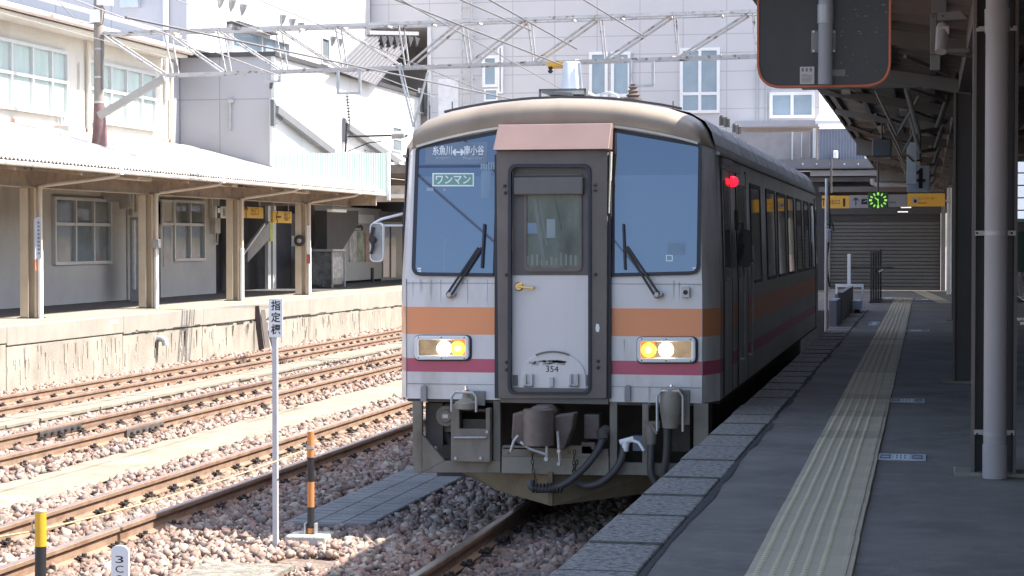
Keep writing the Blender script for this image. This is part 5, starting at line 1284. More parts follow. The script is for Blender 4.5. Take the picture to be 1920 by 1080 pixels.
for y_ in [allY[0] + k * (allY[1] - allY[0]) / 2 for k in range(0, 12)]:
    if y_ > CY1 - .2: break
    sl = (RZ - EZ) / (RX - EX)
    g = MB(); x_ = EX - .02; g.prism([(x_, y_ - .04, EZ - .055), (RX, y_ - .04, RZ - .03), (RX, y_ - .04, RZ - .28), (CX, y_ - .04, EZ + sl * (CX - EX) - .28), (x_, y_ - .04, EZ - .16)], (0, .08, 0)); g.build('rafter', M['brown_beam'], cn)
g = MB()
for k in range(1, 6): x_ = EX - .55 * k; z_ = EZ + (RZ - EZ) / (RX - EX) * (x_ - EX) - .115; g.box(x_ - .03, x_ + .03, CY0, CY1, z_, z_ + .06)
each(g, 'purlin', M['brown_beam'], cn)
# end gable with round braces, seen beyond the last column
g = MB(); g.box(-18.8, EX - .2, CY1 + .02, CY1 + .1, 3.35, 3.7); g.build('end_valance', M['brown_beam'], cn)
# lamps, one under each bay
for k, (px, py, px2) in enumerate(((8, 305, 45), (222, 333, 278), (398, 345, 440), (537, 358, 575), (618, 395, 645))):
    a, b = onx(px, py, -15.9), onx(px2, py + 2, -15.9); z_ = a.z
    t = thing('strip_light', ('strip light under the canopy at the left edge of the view', 'strip light under the canopy right of the first cream column', 'strip light under the canopy right of the second cream column', 'strip light under the canopy right of the third cream column', 'low strip light right of the last cream column')[k], 'light', (-15.9, a.y, z_), 'strip lights under the opposite canopy')
    MB().box(-15.98, -15.82, a.y, max(b.y, a.y + 1.2), z_ - .03, z_ + .05).build('fitting', M['tube'], t, bevel=.01)
    MB().box(-15.92, -15.88, a.y + .3, a.y + .34, z_ + .051, EZ + .1).build('stem', M['galv'], t)
# columns
clab = ['cream steel column with a blue and orange plate, leftmost in view', 'cream steel column with a grey switch box', 'cream steel column beside the yellow exit sign with an upward arrow', 'cream steel column with a round dial, before the poster wall', 'cream steel column outside the left edge of the view']
for k, y_ in enumerate(colY + [allY[0]]):
    t = thing('canopy_column', clab[k], 'column', (CX, y_, QZ), 'cream columns of the opposite canopy')
    wd = .15
    g = MB(); g.box(CX - wd, CX - wd + .03, y_ - .12, y_ + .12, QZ, 3.32); g.box(CX + wd - .03, CX + wd, y_ - .12, y_ + .12, QZ, 3.32); g.box(CX - wd + .03, CX + wd - .03, y_ - .012, y_ + .012, QZ, 3.32)
    g.build('steel_section', M['col_cream'], t)
    g = MB(); g.box(CX - wd + .001, CX - wd + .16, y_ - .15, y_ - .121, QZ + .001, 3.31); g.build('front_plate', M['col_cream'], t)
    MB().box(CX - .2, CX + .2, y_ - .18, y_ + .18, QZ - .002, QZ + .02).build('base_plate', M['iron'], t)
    g = MB(); xp = CX + wd + .06; g.cyl((xp, y_ - .06, QZ + .002), (xp, y_ - .06, 3.35), .042, 12); dp = g.build('downpipe', M['col_cream'], t, smooth=True)
    g = MB(); g.cyl((xp, y_ - .06, QZ + .003), (xp, y_ - .06, QZ + 1.25), .052, 12); g.build('pipe_sleeve', M['white_metal'], dp, smooth=True)
    yo = y_ + (1.0 if k < 4 else 1.0) * 1.55
    g = MB(); g.tube([(xp, y_ - .06, 3.30), (xp + .03, y_ + .05, 3.36), (EX - .02, yo - .05, 3.56), (EX + .05, yo, 3.6), (EX + .06, yo, 3.66)], .038, 10); g.build('drain_arm', M['col_cream'], t, smooth=True)
    MB().box(EX - .0, EX + .13, yo - .07, yo + .07, EZ - .1, EZ + .035).build('rainwater_head', M['white_metal'], t, bevel=.01)
    g = MB(); g.bar((CX, y_ + .13, 2.7), (CX, y_ + .9, 3.33), .05) if False else None
    if k == 0:
        o = MB().box(CX + wd - .02, CX + wd + .012, y_ - .16, y_ - .125, 2.0, 2.75).build('pale_plate', mat('pale_blue_plate', (.55, .58, .68), .5), t); MB().box(CX + wd - .02, CX + wd + .012, y_ - .16, y_ - .125, 1.8, 1.999).build('orange_plate', mat('plate_orange', (.62, .27, .16), .5), t)
        xp2 = xp; MB().box(xp2 - .05, xp2 + .05, y_ - .125, y_ - .112, 2.02, 2.78).build('name_plate', mat('pale_blue_plate', (.55, .58, .68), .5), t)
        gp = MB(); rr = random.Random(3)
        for i in range(9): gp.box(xp2 - .02, xp2 + .02, y_ - .1275, y_ - .1255, 2.1 + i * .07, 2.135 + i * .07)
        gp.build('plate_letters', mat('letter_grey', (.2, .2, .25), .5), t)
    if k == 1:
        MB().box(xp - .03, xp + .12, y_ - .22, y_ - .1, 2.2, 2.38).build('switch_box', M['galv'], t, bevel=.01); g = MB(); g.tube([(xp, y_ - .16, 2.2), (xp + .04, y_ - .18, 2.0), (xp + .08, y_ - .16, 2.05), (xp + .08, y_ - .16, 2.2)], .015, 6); g.build('cable', M['galv'], t)
    if k == 3:
        MB().lathe((CX - .02, y_ - .151, 2.35), (0, -1, 0), [(0, .15), (.05, .15), (.06, .11), (.07, .1)], 18).build('dial', M['iron'], t); MB().lathe((CX - .02, y_ - .225, 2.35), (0, -1, 0), [(0, .06), (.01, .05)], 14).build('dial_face', M['galv'], t)
        MB().box(xp - .05, xp + .05, y_ - .125, y_ - .112, 2.0, 2.75).build('name_plate', M['white_sign'], t); MB().box(xp - .05, xp + .05, y_ - .125, y_ - .112, 1.75, 1.99).build('red_plate', mat('plate_red', (.5, .1, .1), .5), t)

# pale green screen and the small canopy at the end of the opposite canopy
a, b = Vector((-16.96, 50.52, 0)), Vector((-15.06, 54.95, 0)); za_, zb3 = ony(512, 287, a.y).z, ony(719, 287, b.y).z
t = thing('sheet_screen', 'pale green ribbed metal screen above the end of the white corrugated roof', 'screen', (a.x, a.y, 3.5))
mb = MB(); n_ = 46; vs = []; dn = Vector((b.y - a.y, a.x - b.x, 0)).normalized()
for i in range(n_ * 4 + 1):
    f = i / (n_ * 4); q = a.lerp(b, f) + dn * (.014 * (1 if i % 4 in (1, 2) else -1)); zt = za_ + (zb3 - za_) * f; q2 = q - dn * .05; zl = 4.22 - .6 * f
    vs += [(q.x, q.y, zl), (q.x, q.y, zt), (q2.x, q2.y, zt), (q2.x, q2.y, zl)]
mb.add(vs, [f for i in range(n_ * 4) for f in ((i * 4, i * 4 + 4, i * 4 + 5, i * 4 + 1), (i * 4 + 1, i * 4 + 5, i * 4 + 6, i * 4 + 2), (i * 4 + 2, i * 4 + 6, i * 4 + 7, i * 4 + 3))]); mb.build('ribbed_sheet', M['corr_green'], t)
MB().box(b.x, b.x + .08, b.y - .04, b.y + .06, 3.5, zb3 + .02).build('end_post', M['white_metal'], t)
a, b = ony(722, 306, 57.0), ony(800, 306, 57.0)
t = thing('small_canopy', 'small brown canopy between the green screen and the train', 'canopy', (a.x, 57, QZ))
MB().box(a.x - 1, b.x, 57, 66, a.z - .30, a.z - .05).build('canopy_frame', M['soffit'], t)
g = MB()
for i in range(9): x = a.x - .9 + i * .3; g.box(x, x + .16, 56.92, 66, a.z - .04, a.z + .04)
each(g, 'roof_rib', M['corr_white'], t); MB().box(-19.5, b.x, 57.0, 57.2, 3.50, 3.98).build('cross_beam', M['brown_beam'], t)
MB().box(a.x + .1, b.x - .3, 56.9, 57.0, 3.6, 3.72).build('lamp', M['tube'], t)
g = MB(); g.box(b.x - .5, b.x - .3, 57.05, 57.19, G0, 3.5); g.build('canopy_post', M['brown_beam'], t)

# ================================================================== BUILDINGS BEHIND
A0 = 50.6; AX = -17.0
ba = thing('clad_building', 'lower white clad block with its shaded front coloured grey, between the station building and the tall pale building', 'building', (-18.5, A0, 3))
AZ_ = ony(505, 97, A0).z
MB().box(-19.6, AX, A0, 66.3, 4.3, AZ_ - .12).build('wall', M['clad_shade'], ba)
MB().box(AX + .002, AX + .02, A0 + .05, 66.3, 4.3, AZ_ - .121).build('side_cladding', M['clad_white'], ba)
MB().box(-19.7, AX + .1, A0 - .08, 66.3, AZ_ - .119, AZ_).build('parapet_cap', M['dark_trim'], ba)
MB().box(AX - .03, AX + .06, A0 - .06, A0 + .04, 4.3, AZ_ - .125).build('corner_trim', M['alu'], ba)
g = MB(); p = ony(345, 230, A0); g.cyl((p.x - .25, A0 - .08, 3.2), (p.x - .25, A0 - .08, AZ_ - .2), .06, 10); g.cyl((p.x - .55, A0 - .08, 3.2), (p.x - .55, A0 - .08, AZ_ - .2), .05, 10); each(g, 'downpipe', mat('pale_pipe', (.62, .62, .64), .5), ba, smooth=True)
g = MB(); p, q = ony(433, 192, A0), ony(434, 246, A0); g.cyl((p.x, A0 - .06, q.z), (p.x, A0 - .06, p.z), .03, 6); g.box(p.x - .04, p.x + .1, A0 - .12, A0 - .001, p.z - .02, p.z + .07); g.build('conduit', M['galv'], ba)
# grey sheet and bars stand for eave and beam shadows; little windows on the lit side
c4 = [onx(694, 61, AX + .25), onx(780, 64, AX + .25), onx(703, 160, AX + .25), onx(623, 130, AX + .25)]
t = thing('eave_shadow_sheet', 'slanting grey ribbed sheet added on the white wall in place of an eave shadow', 'eave_shadow', tuple(c4[2]))
g = MB(); g.prism([(v.x, v.y, v.z) for v in c4], (.05, 0, 0)); g.build('sheet', mat('eave_shadow_grey', (.17, .17, .19), .6, var=.06), t)
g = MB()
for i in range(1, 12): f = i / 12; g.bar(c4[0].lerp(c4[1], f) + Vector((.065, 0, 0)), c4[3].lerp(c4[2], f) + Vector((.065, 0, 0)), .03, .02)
each(g, 'shadow_rib', mat('eave_shadow_rib', (.21, .21, .23), .6), t)
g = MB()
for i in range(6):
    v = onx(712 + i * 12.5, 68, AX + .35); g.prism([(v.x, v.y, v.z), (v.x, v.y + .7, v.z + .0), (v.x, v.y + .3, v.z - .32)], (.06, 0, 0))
each(g, 'shadow_notch', M['dark_trim'], t); g = MB(); g.bar(onx(690, 61, AX + .3), onx(782, 63, AX + .3), .12, .12); g.build('top_edge', M['galv'], t)
for k, (p, q, lab) in enumerate((((517, 205), (624, 287), 'grey diagonal bar standing for a beam shadow on the white wall, the one beginning above the green screen'), ((651, 238), (757, 312), 'grey diagonal bar standing for a beam shadow on the white wall, behind the hanging insulator'))):
    a, b = onx(*p, AX + .15), onx(*q, AX + .15); t = thing('beam_shadow', lab, 'brace', tuple(a), 'diagonal bars standing for beam shadows on the white wall')  # kind is brace, but these bars only stand for beam shadows
    MB().bar(a, b, .16, .2).build('shadow_bar', mat('beam_shadow_grey', (.16, .165, .18), .6, var=.08), t)  # bar coloured like the shadow of a beam on the wall
    MB().prism([a + Vector((-.1, -.15, .25)), a + Vector((-.1, -.15, -.45)), a + Vector((-.1, .7, -.2))], (.1, 0, 0)).build('shadow_gusset', mat('beam_shadow_dark', (.13, .135, .15), .6), t)
    MB().box(AX + .021, AX + .1, a.y - .12, a.y - .02, 4.32, a.z + .3).build('upright', M['alu'], t)
for x0, y0, x1, y1, k in ((734, 236, 746, 285, 0), (683, 280, 691, 286, 1)):
    a, b = onx(x0, y0, AX + .02), onx(x1, y1, AX + .02); window(ba, 'x', AX + .02, a.y, b.y + .3, b.z, a.z, 1, 2 if k == 0 else 1, M['alu'], M['greyglass'], proud=.05, bar=.05)
g = MB(); p = onx(785, 190, AX + .02); window(ba, 'x', AX + .02, onx(783, 190, AX).y, onx(795, 190, AX).y, onx(786, 213, AX).z, onx(786, 166, AX).z, 1, 1, M['alu'], M['greyglass'], proud=.05)
# taller white block behind
BX2 = -18.8
bb_ = thing('white_building', 'tall white building with a strip of windows behind the low clad block', 'building', (-24, 54, 3))
yc = onx(350, 30, BX2).y
mb = MB(); mb.box(-40, BX2, yc, 78, AZ_ + .001, 16); mb.box(-40, -19.62, yc + .001, 78, 4.95, AZ_); mb.build('wall', M['clad_shade'], bb_)
MB().box(BX2 + .002, BX2 + .02, yc + .04, 78, AZ_ + .02, 16).build('side_cladding', M['clad_white'], bb_)
MB().cyl((BX2 - .55, yc - .06, 6), (BX2 - .55, yc - .06, 16), .08, 10).build('downpipe', mat('pale_pipe', (.62, .62, .64), .5), bb_, smooth=True)
a, b = onx(427, 46, BX2 + .02), onx(536, 100, BX2 + .02)
window(bb_, 'x', BX2 + .02, a.y, b.y, onx(430, 99, BX2).z, onx(430, 46, BX2).z, [.5, .78], 1, M['alu'], M['blueglass'], proud=.14, bar=.09)
MB().box(BX2 + .021, BX2 + .4, a.y - .1, a.y + 3.2, a.z + .02, a.z + .08).build('window_hood', M['dark_trim'], bb_)
a, b = onx(601, 68, BX2 + .02), onx(615, 124, BX2 + .02); window(bb_, 'x', BX2 + .02, a.y, b.y, b.z, a.z, 1, 1, M['alu'], M['greyglass'], proud=.06)
k = 0
for px, py in ((411, -4), (432, 2), (453, 10), (527, 30), (545, 37), (561, 44), (622, 70), (635, 74)):
    a = onx(px, py, BX2 + .02)
    MB().lathe((BX2 + .03, a.y, a.z - .28), (0, 0, 1), [(0, .02), (.12, .10), (.3, .17), (.32, .15)], 10).build('vent_cowl', M['galv'], bb_, smooth=True); k += 1
# gable roof box on the shaded front wall, top left: vent
p = ony(247, 4, yc); MB().box(p.x - .25, p.x + .25, yc - .2, yc - .001, p.z - .15, p.z + .5).build('wall_vent', mat('vent_blue', (.42, .47, .55), .5), bb_)

# tall pale building across the end of the tracks
CY = 66.4
bc = thing('pale_building', 'large pale lilac clad building across the end of the tracks', 'building', (-8, CY, 3))
def CP(px, py): return ony(px, py, CY)
xl, xl2, zs_ = CP(803, 200).x, CP(695, 20).x, CP(750, 52).z
xr = CP(1536, 200).x; zb_ = CP(1450, 229).z
MB().box(xl, xr, CY, CY + 14, 2.5, 17).build('wall', M['clad_blue'], bc)
MB().box(xl2, xl - .002, CY + .02, CY + 14, zs_, 17).build('upper_wing', M['clad_blue'], bc)
MB().box(xl2 - .05, xl2 - .001, CY - .02, CY + .1, zs_, 17).build('corner_trim', M['dark_trim'], bc)
MB().box(xl - .02, xl + .12, CY - .05, CY - .001, 2.6, zs_).build('edge_trim', M['alu'], bc)
for x0, y0, x1, y1, cols, rows in ((905, 104, 934, 164, 1, 1), (1105, 97, 1140, 182, 1, 1), (1146, 97, 1183, 182, 1, 1), (1275, 89, 1350, 213, 2, [.30]), (1443, 172, 1528, 222, 2, 1)):
    a, b = CP(x0, y1), CP(x1, y0); window(bc, 'y', CY, a.x, b.x, a.z, b.z, cols, rows, M['white_metal'], M['blueglass'], proud=.07, bar=.10)
a, b = CP(908, 190), CP(934, 165); window(bc, 'y', CY, a.x, b.x, a.z, b.z - .02, 1, 1, M['white_metal'], M['blueglass'], proud=.05, bar=.06)
window(bc, 'y', CY, CP(934.5, 0).x, CP(944, 0).x, CP(0, 190).z, CP(0, 106).z, 1, 1, M['white_metal'], mat('white_blind', (.68, .69, .70), .5), proud=.12, bar=.06)
g = MB()
for px in (805, 1184, 1420, 1437): x_ = CP(px, 150).x; g.cyl((x_, CY - .06, 2.8 if px < 900 else zb_), (x_, CY - .06, (CP(px, 120 if px != 1184 else 100).z if px not in (805,) else 7.4)), .035, 6)
each(g, 'conduit', M['galv'], bc, smooth=True)
d = MB(); a, b = CP(822, 250), CP(860, 148); d.box(a.x, b.x, CY - .03, CY - .001, a.z, b.z); d.build('wall_door', mat('lilac_door', (.68, .68, .71), .5), bc)
# ladder up the wall
xa, xb_ = CP(869, 50).x, CP(889, 50).x
t = thing('wall_ladder', 'grey caged ladder up the pale lilac building', 'ladder', (xa, CY - .3, 4))
g = MB(); g.cyl((xa, CY - .3, 5), (xa, CY - .3, 13), .035, 8); g.cyl((xb_, CY - .3, 5), (xb_, CY - .3, 13), .035, 8); each(g, 'stile', M['galv'], t, smooth=True)
g = MB(); z = 5.2
while z < 13: g.cyl((xa, CY - .3, z), (xb_, CY - .3, z), .022, 6); z += .36
each(g, 'rung', M['galv'], t)
g = MB(); z = 6.4
while z < 13: g.bar((xa, CY - .3, z), (xa, CY - .001, z), .03); g.bar((xb_, CY - .3, z), (xb_, CY - .001, z), .03); g.bar((xa - .2, CY - .32, z + .1), (xb_ + .05, CY - .32, z + .1), .025); z += 1.45
each(g, 'bracket', M['galv'], t)
# ledge and the walls below it, over the end of the platform
MB().box(CP(1385, 0).x, xr + .05, CY - 1.3, CY - .01, zb_ - .22, zb_ - .02).build('ledge', mat('ledge_grey', (.46, .46, .50), .6, var=.08), bc)

# ---- station overbridge end wall (over the far end of the platform)
EY = 58.6
ob = thing('concourse', 'dark concourse end with roller shutter and beams at the far end of the platform', 'building', (-1, EY, PZ))
def EP(px, py, Y=EY): return ony(px, py, Y)
def ebox(name, x0, y0, x1, y1, m, Y0_, dep, bevel=0, par=ob):
    a, b = EP(x0, y1, Y0_), EP(x1, y0, Y0_); return MB().box(a.x, b.x, Y0_, Y0_ + dep, a.z, b.z).build(name, m, par, bevel)
ebox('brown_wall', 1300, 247, 1531, 300, mat('brown_grey_wall', (.34, .31, .31), .8, var=.12, scale=.8, dirt=((.24, .21, .21), .5, .8, 1.4, None)), EY + 1.5, .3)
ebox('wall_joint', 1484, 247, 1487, 300, M['alu'], EY + 1.44, .05); ebox('wall_joint', 1502, 250, 1504, 295, M['alu'], EY + 1.45, .04); ebox('wall_joint', 1518, 250, 1519, 295, M['alu'], EY + 1.45, .04)
ebox('white_post', 1524, 240, 1530, 296, M['white_metal'], EY + 1.1, .1)
cb = MB(); a, b = EP(1531, 297), EP(1760, 236); n_ = 40; vs = []
for i in range(n_ * 4 + 1):
    x = a.x + (b.x - a.x) * i / (n_ * 4); d_ = .012 * (1 if i % 4 in (1, 2) else -1); vs += [(x, EY + .9 - d_, a.z), (x, EY + .9 - d_, b.z), (x, EY + 1.2, b.z), (x, EY + 1.2, a.z)]
cb.add(vs, [f for i in range(n_ * 4) for f in ((i * 4, i * 4 + 4, i * 4 + 5, i * 4 + 1), (i * 4 + 1, i * 4 + 5, i * 4 + 6, i * 4 + 2), (i * 4 + 2, i * 4 + 6, i * 4 + 7, i * 4 + 3))]); cb.build('slate_cladding', M['corr_blue'], ob)
# sunlit sloping roof above it
a, b = EP(1529, 234, EY + .8), EP(1760, 234, EY + .8)
MB().prism([(a.x, EY + .8, a.z + .02), (a.x + .6, EY + 6, a.z + 1.9), (b.x, EY + 6, a.z + 1.9), (b.x, EY + .8, a.z + .02)], (0, .0, .1)).build('sloping_roof', mat('white_roof_sheet', (.72, .72, .73), .5, var=.03), ob)
ebox('fascia', 1460, 297, 1760, 319, mat('fascia_grey', (.155, .145, .15), .7, var=.1), EY + .4, .8)
g = MB()
for i in range(8): a = EP(1505 + i * 26, 308, EY + .39); g.lathe(a, (0, -1, 0), [(0, .03), (.02, .02)], 8)
each(g, 'bolt', M['galv'], ob)
ebox('wall_lamp', 1562, 282, 1571, 297, M['white_sign'], EY + .6, .25, .03); ebox('small_lamp', 1621, 293, 1625, 297, M['white_sign'], EY + .6, .2)
ebox('pale_beam', 1519, 318, 1700, 330, mat('pale_beam', (.42, .45, .50), .6, var=.08), EY - .6, .25, .01)
ebox('under_fascia', 1510, 331, 1760, 341, mat('under_dark', (.12, .12, .14), .7), EY - .3, .6)
g = MB(); a, b = EP(1636, 343, EY - .9), EP(1710, 348, EY - .9); g.tube([(a.x, a.y, a.z + .12), (a.x, a.y, a.z), (a.x + .1, a.y, a.z - .05), (b.x, b.y, a.z - .05)], .075, 10); g.build('pipe', mat('shade_pipe', (.33, .32, .32), .6), ob, smooth=True)
ebox('backing', 1440, 320, 1790, 400, mat('under_dark', (.12, .12, .14), .7), EY + .46, .05)
ebox('beam', 1535, 349, 1770, 360, mat('shade_beam', (.15, .135, .13), .7, var=.1), EY - .4, .4)
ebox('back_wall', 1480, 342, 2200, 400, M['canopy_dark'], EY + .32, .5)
# roller shutter with slats
a, b = EP(1556, 549), EP(1764, 396); sh = MB(); sh2 = MB(); z = PZ
x0, x1 = a.x, b.x
sh2.box(x0, x1, EY + .013, EY + .05, PZ + .004, b.z)
while z < b.z - .1:
    sh.box(x0, x1, EY - .012, EY + .0115, z + .016, z + .088); z += .104
so_ = sh2.build('roller_shutter', mat('shutter_gap', (.08, .074, .07), .9), ob); sh.build('slats', M['shutter'], so_)
ebox('shutter_shade', 1556, 391, 1764, 414, mat('shutter_shade_dark', (.045, .04, .04), .7), EY - .05, .03)  # dark strip standing for the shade under the shutter box
a, b = EP(1519, 318, EY - .6), EP(1519, 318, EY - .6); MB().box(-12, -1.2, EY - 1.0, EY + .39, a.z + .01, a.z + .04).build('sun_block_slab', mat('under_dark', (.12, .12, .14), .7), ob)  # added slab that keeps the sun off the beams below
MB().box(x0, x1, EY - .12, EY + .05, z + .004, z + .45).build('shutter_box', mat('shutter_box', (.055, .05, .05), .6, var=.1), ob)
ebox('jamb', 1764, 385, 1773, 549, mat('shade_jamb', (.22, .21, .21), .6), EY - .1, .3); ebox('jamb', 1545, 385, 1556, 560, mat('shade_jamb', (.22, .21, .21), .6), EY - .1, .3)
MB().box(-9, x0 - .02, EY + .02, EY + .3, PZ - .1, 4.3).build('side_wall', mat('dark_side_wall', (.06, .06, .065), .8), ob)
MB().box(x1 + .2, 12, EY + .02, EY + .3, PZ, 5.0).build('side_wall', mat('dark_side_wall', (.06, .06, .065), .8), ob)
for px, py in ((1700, 391), (1694, 399)):
    a = EP(px, py, EY - .5); t = MB().box(a.x - .14, a.x + .14, EY - 2.2, EY - 2.05, a.z - .01, a.z + .02).build('ceiling_lamp', M['lit_tube'], ob)

# ================================================================== GANTRY, POLE, WIRES
p0 = onx(186, 260, -17.5); PY_ = p0.y
t = thing('utility_pole', 'tall weathered pole with strap bands rising through the opposite canopy', 'pole', (-17.5, PY_, 4.3))
g = MB(); g.tube([(-17.5, PY_, 4.3), (-17.5, PY_, 12)], [.11, .095], 16); g.build('shaft', M['pole'], t, smooth=True)
g = MB(); g.tube([(-17.5, PY_, 4.2), (-17.48, PY_, 4.75), (-17.5, PY_, 5.3)], [.19, .15, .115], 16); g.build('tarred_collar', M['pole_base'], t, smooth=True)
g = MB()
for py in (92, 145, 192, 203): z = ony(185, py, PY_).z; g.lathe((-17.5, PY_, z - .02), (0, 0, 1), [(0, .118), (.04, .118)], 16)
each(g, 'band', M['galv'], t)
g = MB(); z = ony(185, 30, PY_).z; g.box(-17.62, -17.42, PY_ - .2, PY_ - .1, z - .15, z + .12); z = ony(195, 4, PY_).z; g.box(-17.45, -17.15, PY_ - .22, PY_ - .02, z - .08, z + .15); each(g, 'cable_box', M['white_metal'], t)
g = MB(); g.tube([(-17.42, PY_ - .12, 7.5), (-17.3, PY_ - .15, 7.3), (-17.35, PY_ - .13, 7.0), (-17.5, PY_ - .14, 6.95)], .015, 6); g.tube([(-17.52, PY_ - .1, 7.0), (-17.9, PY_ - .2, 7.05), (-18.4, PY_ - .3, 7.6)], .012, 6); g.tube([(-17.38, PY_ - .06, 5.6), (-17.38, PY_ - .06, 6.8)], .03, 8); each(g, 'cable', M['wire'], t)
g = MB(); g.bar(ony(186, 217, PY_ - .2), ony(308, 147, PY_ - .2), .13, .15); g.build('strut', mat('strut_pale', (.33, .32, .31), .7, var=.08), t)

gt = thing('gantry_truss', 'pale peeling steel lattice beam carrying the overhead lines across the tracks', 'gantry', (-9, 39, 6))
def GY(x): return PY_ + (38.0 - PY_) * (x + 17.5) / 14.3        # slightly askew
def GP(px, py):
    p = ony(px, py, 39)
    for _ in range(4): p = ony(px, py, GY(p.x))
    return p
tl, tr_ = GP(192, 66), GP(1420, 25); bl, br = GP(298, 138), GP(1420, 101)
dirx = (tr_ - tl).normalized(); tr2 = tl + (tr_ - tl) * 1.28; br2 = bl + (br - bl) * 1.28
for off in (0, .42):
    o_ = Vector((0, off, 0))
    g = MB(); g.angle(tl + o_, tr2 + o_, .075, .012); g.angle(bl + o_, br2 + o_, .055, .012, up=(0, 0, -1)); g.build('chords', M['truss'], gt)
    g = MB()
    tops = [322, 432, 548, 666, 787, 905, 1025, 1152, 1280, 1412, 1540]
    def onT(px): f = (px - 192) / (1420 - 192); return tl + (tr_ - tl) * f + o_
    def onB(px): f = (px - 298) / (1420 - 298); return bl + (br - bl) * f + o_
    for i, px in enumerate(tops):
        g.bar(onT(px), onB(px + (5 if off == 0 else 3)), .028, .028)
        if i + 1 < len(tops):
            if px < 780: g.bar(onT(px + 4), onB(tops[i + 1] - 6), .034, .03)
            else: g.bar(onT(tops[i + 1] - 8), onB(px + 8), .042, .036)
    g.bar(onT(192), onB(302), .045, .04)
    each(g, 'lattice_bar', M['truss'], gt)
g = MB()
for i in range(14):
    px = 340 + i * 85; f = (px - 298) / (1420 - 298); a = bl + (br - bl) * f; g.bar(a, a + Vector((.3 * (1 if i % 2 else -1), .42, 0)), .03); f = (px - 192) / (1420 - 192); a = tl + (tr_ - tl) * f; g.bar(a, a + Vector((0, .42, 0)), .04)
each(g, 'cross_tie', M['truss'], gt)
# yellow clamp
a = GP(1032, 122); MB().box(a.x - .06, a.x + .25, a.y - .06, a.y + .5, a.z - .03, a.z + .05).build('yellow_clamp', M['yellow'], gt); g = MB(); g.tube([(a.x, a.y, a.z - .03), (a.x, a.y, a.z - .16)], .03, 8); g.lathe((a.x, a.y, a.z - .14), (0, 0, 1), [(0, .05), (.03, .05), (.05, .02), (.07, .05), (.1, .04)], 10); g.build('clamp_insulator', M['iron'], gt)
# drop frames with insulators
def dropframe(x0, x1, ytop, ybot, label, ins):
    a, b = GP(x0, ytop), GP(x1, ytop); z = GP((x0 + x1) / 2, ybot).z
    t = thing('drop_frame', label, 'hanger', (a.x, a.y, z), 'frames hanging from the gantry')
    g = MB(); g.bar((a.x, a.y - .05, a.z), (a.x, a.y - .05, z), .05); g.bar((b.x, a.y - .05, b.z), (b.x, a.y - .05, z), .05); g.bar((a.x - .025, a.y - .05, z), (b.x + .025, a.y - .05, z), .05); g.build('frame', M['galv'], t)
    if ins:
        c = GP(*ins[0]); d_ = GP(*ins[1]); g = MB(); n_ = 9; dv = (d_ - c)
        g.tube([c, d_], .012, 6)
        for i in range(n_): g.lathe(c + dv * (.12 + .75 * i / n_), dv, [(0, .02), (.015, .045), (.03, .02)], 10)
        g.build('insulator_string', mat('insulator_grey', (.24, .22, .22), .4), t, smooth=True)
    return t
dropframe(635, 674, 132, 175, 'wide drop frame with the longer insulator string', ((650, 172), (656, 238)))
dropframe(498, 524, 137, 153, 'small drop frame over the corner of the low clad block', ((510, 150), (507, 168)))
dropframe(1183, 1224, 112, 161, 'drop frame with plain posts to the right of the roof stack', None)
# registration arm with insulator towards the train
a = GP(652, 256); b = GP(735, 254)
t = thing('registration_arm', 'thin registration arm with a pale ribbed insulator left of the train roof', 'overhead fitting', (a.x, a.y, a.z))
g = MB(); g.tube([a, b], .02, 8); g.tube([GP(650, 230), GP(648, 285)], .02, 8); g.tube([GP(652, 284), GP(690, 268), GP(715, 265), GP(712, 258)], .012, 6); g.tube([GP(757, 256), GP(764, 254)], .02, 8); each(g, 'arm', M['iron'], t, smooth=True)
dv = (GP(760, 253) - b); g = MB()
for i in range(8): g.lathe(b + dv * (i / 8), dv, [(0, .03), (.02, .075), (.035, .03)], 12)
g.build('ribbed_insulator', M['porcelain'], t, smooth=True)
# V-shaped stays
a, b, c = GP(746, 118), GP(775, 238), GP(802, 136)
t = thing('stay_rods', 'V-shaped grey stay rods meeting above the corner of the train roof', 'overhead fitting', tuple(b)); g = MB(); g.bar(a, b, .035); g.bar(c, b, .035); g.bar(a + Vector((.06, 0, 0)), b + Vector((.05, 0, 0)), .02); each(g, 'rod', M['galv'], t)
# wires
wl_ = [('thin overhead wire crossing the upper windows of the station building', (-6, 22), (330, 112), -16.4, .006),
       ('overhead wire sloping down from the top edge to the left of the yellow clamp', (480, -2), (1030, 222), -7.2, .006),
       ('overhead wire sloping past the ladder to the roof stack', (745, -4), (1062, 172), -4.2, .006),
       ('overhead wire passing behind the wide drop frame', (345, 5), (830, 188), -9.6, .006),
       ('faint overhead wire crossing the low clad block', (330, 70), (760, 230), -12.0, .009),
       ('overhead wire from the lattice beam down to the train roof', (640, 118), (980, 190), -6.0, .010)]
for lab, p, q, X, r_ in wl_:
    a = onx(*p, X); b = onx(*q, X); d_ = (b - a)
    o = MB().tube([a - d_ * .6, a, b, b + d_ * .02], r_, 6).build('overhead_wire', M['wire'] if X > -8 else mat('grey_wire', (.35, .34, .34), .5), smooth=True)
    tag(o, lab, 'wire', 'overhead wires')

for lab, X, z0, z1 in (('overhead wire running above the second track towards the gantry', -6.95, 5.35, 5.75), ('upper overhead wire above the second track', -6.75, 6.3, 6.1), ('slack overhead wire beyond the second track, left of its contact wire', -7.7, 6.0, 6.5), ('feeder wire running between the first and second tracks', -5.4, 5.9, 6.3)):
    tag(MB().tube([(X, -14, z0 + .3), (X, 6, z0), (X, 22, (z0 + z1) / 2 - .05), (X + .02, GY(X), z1)], .014, 6).build('overhead_wire', M['wire'], smooth=True), lab, 'wire', 'overhead wires')

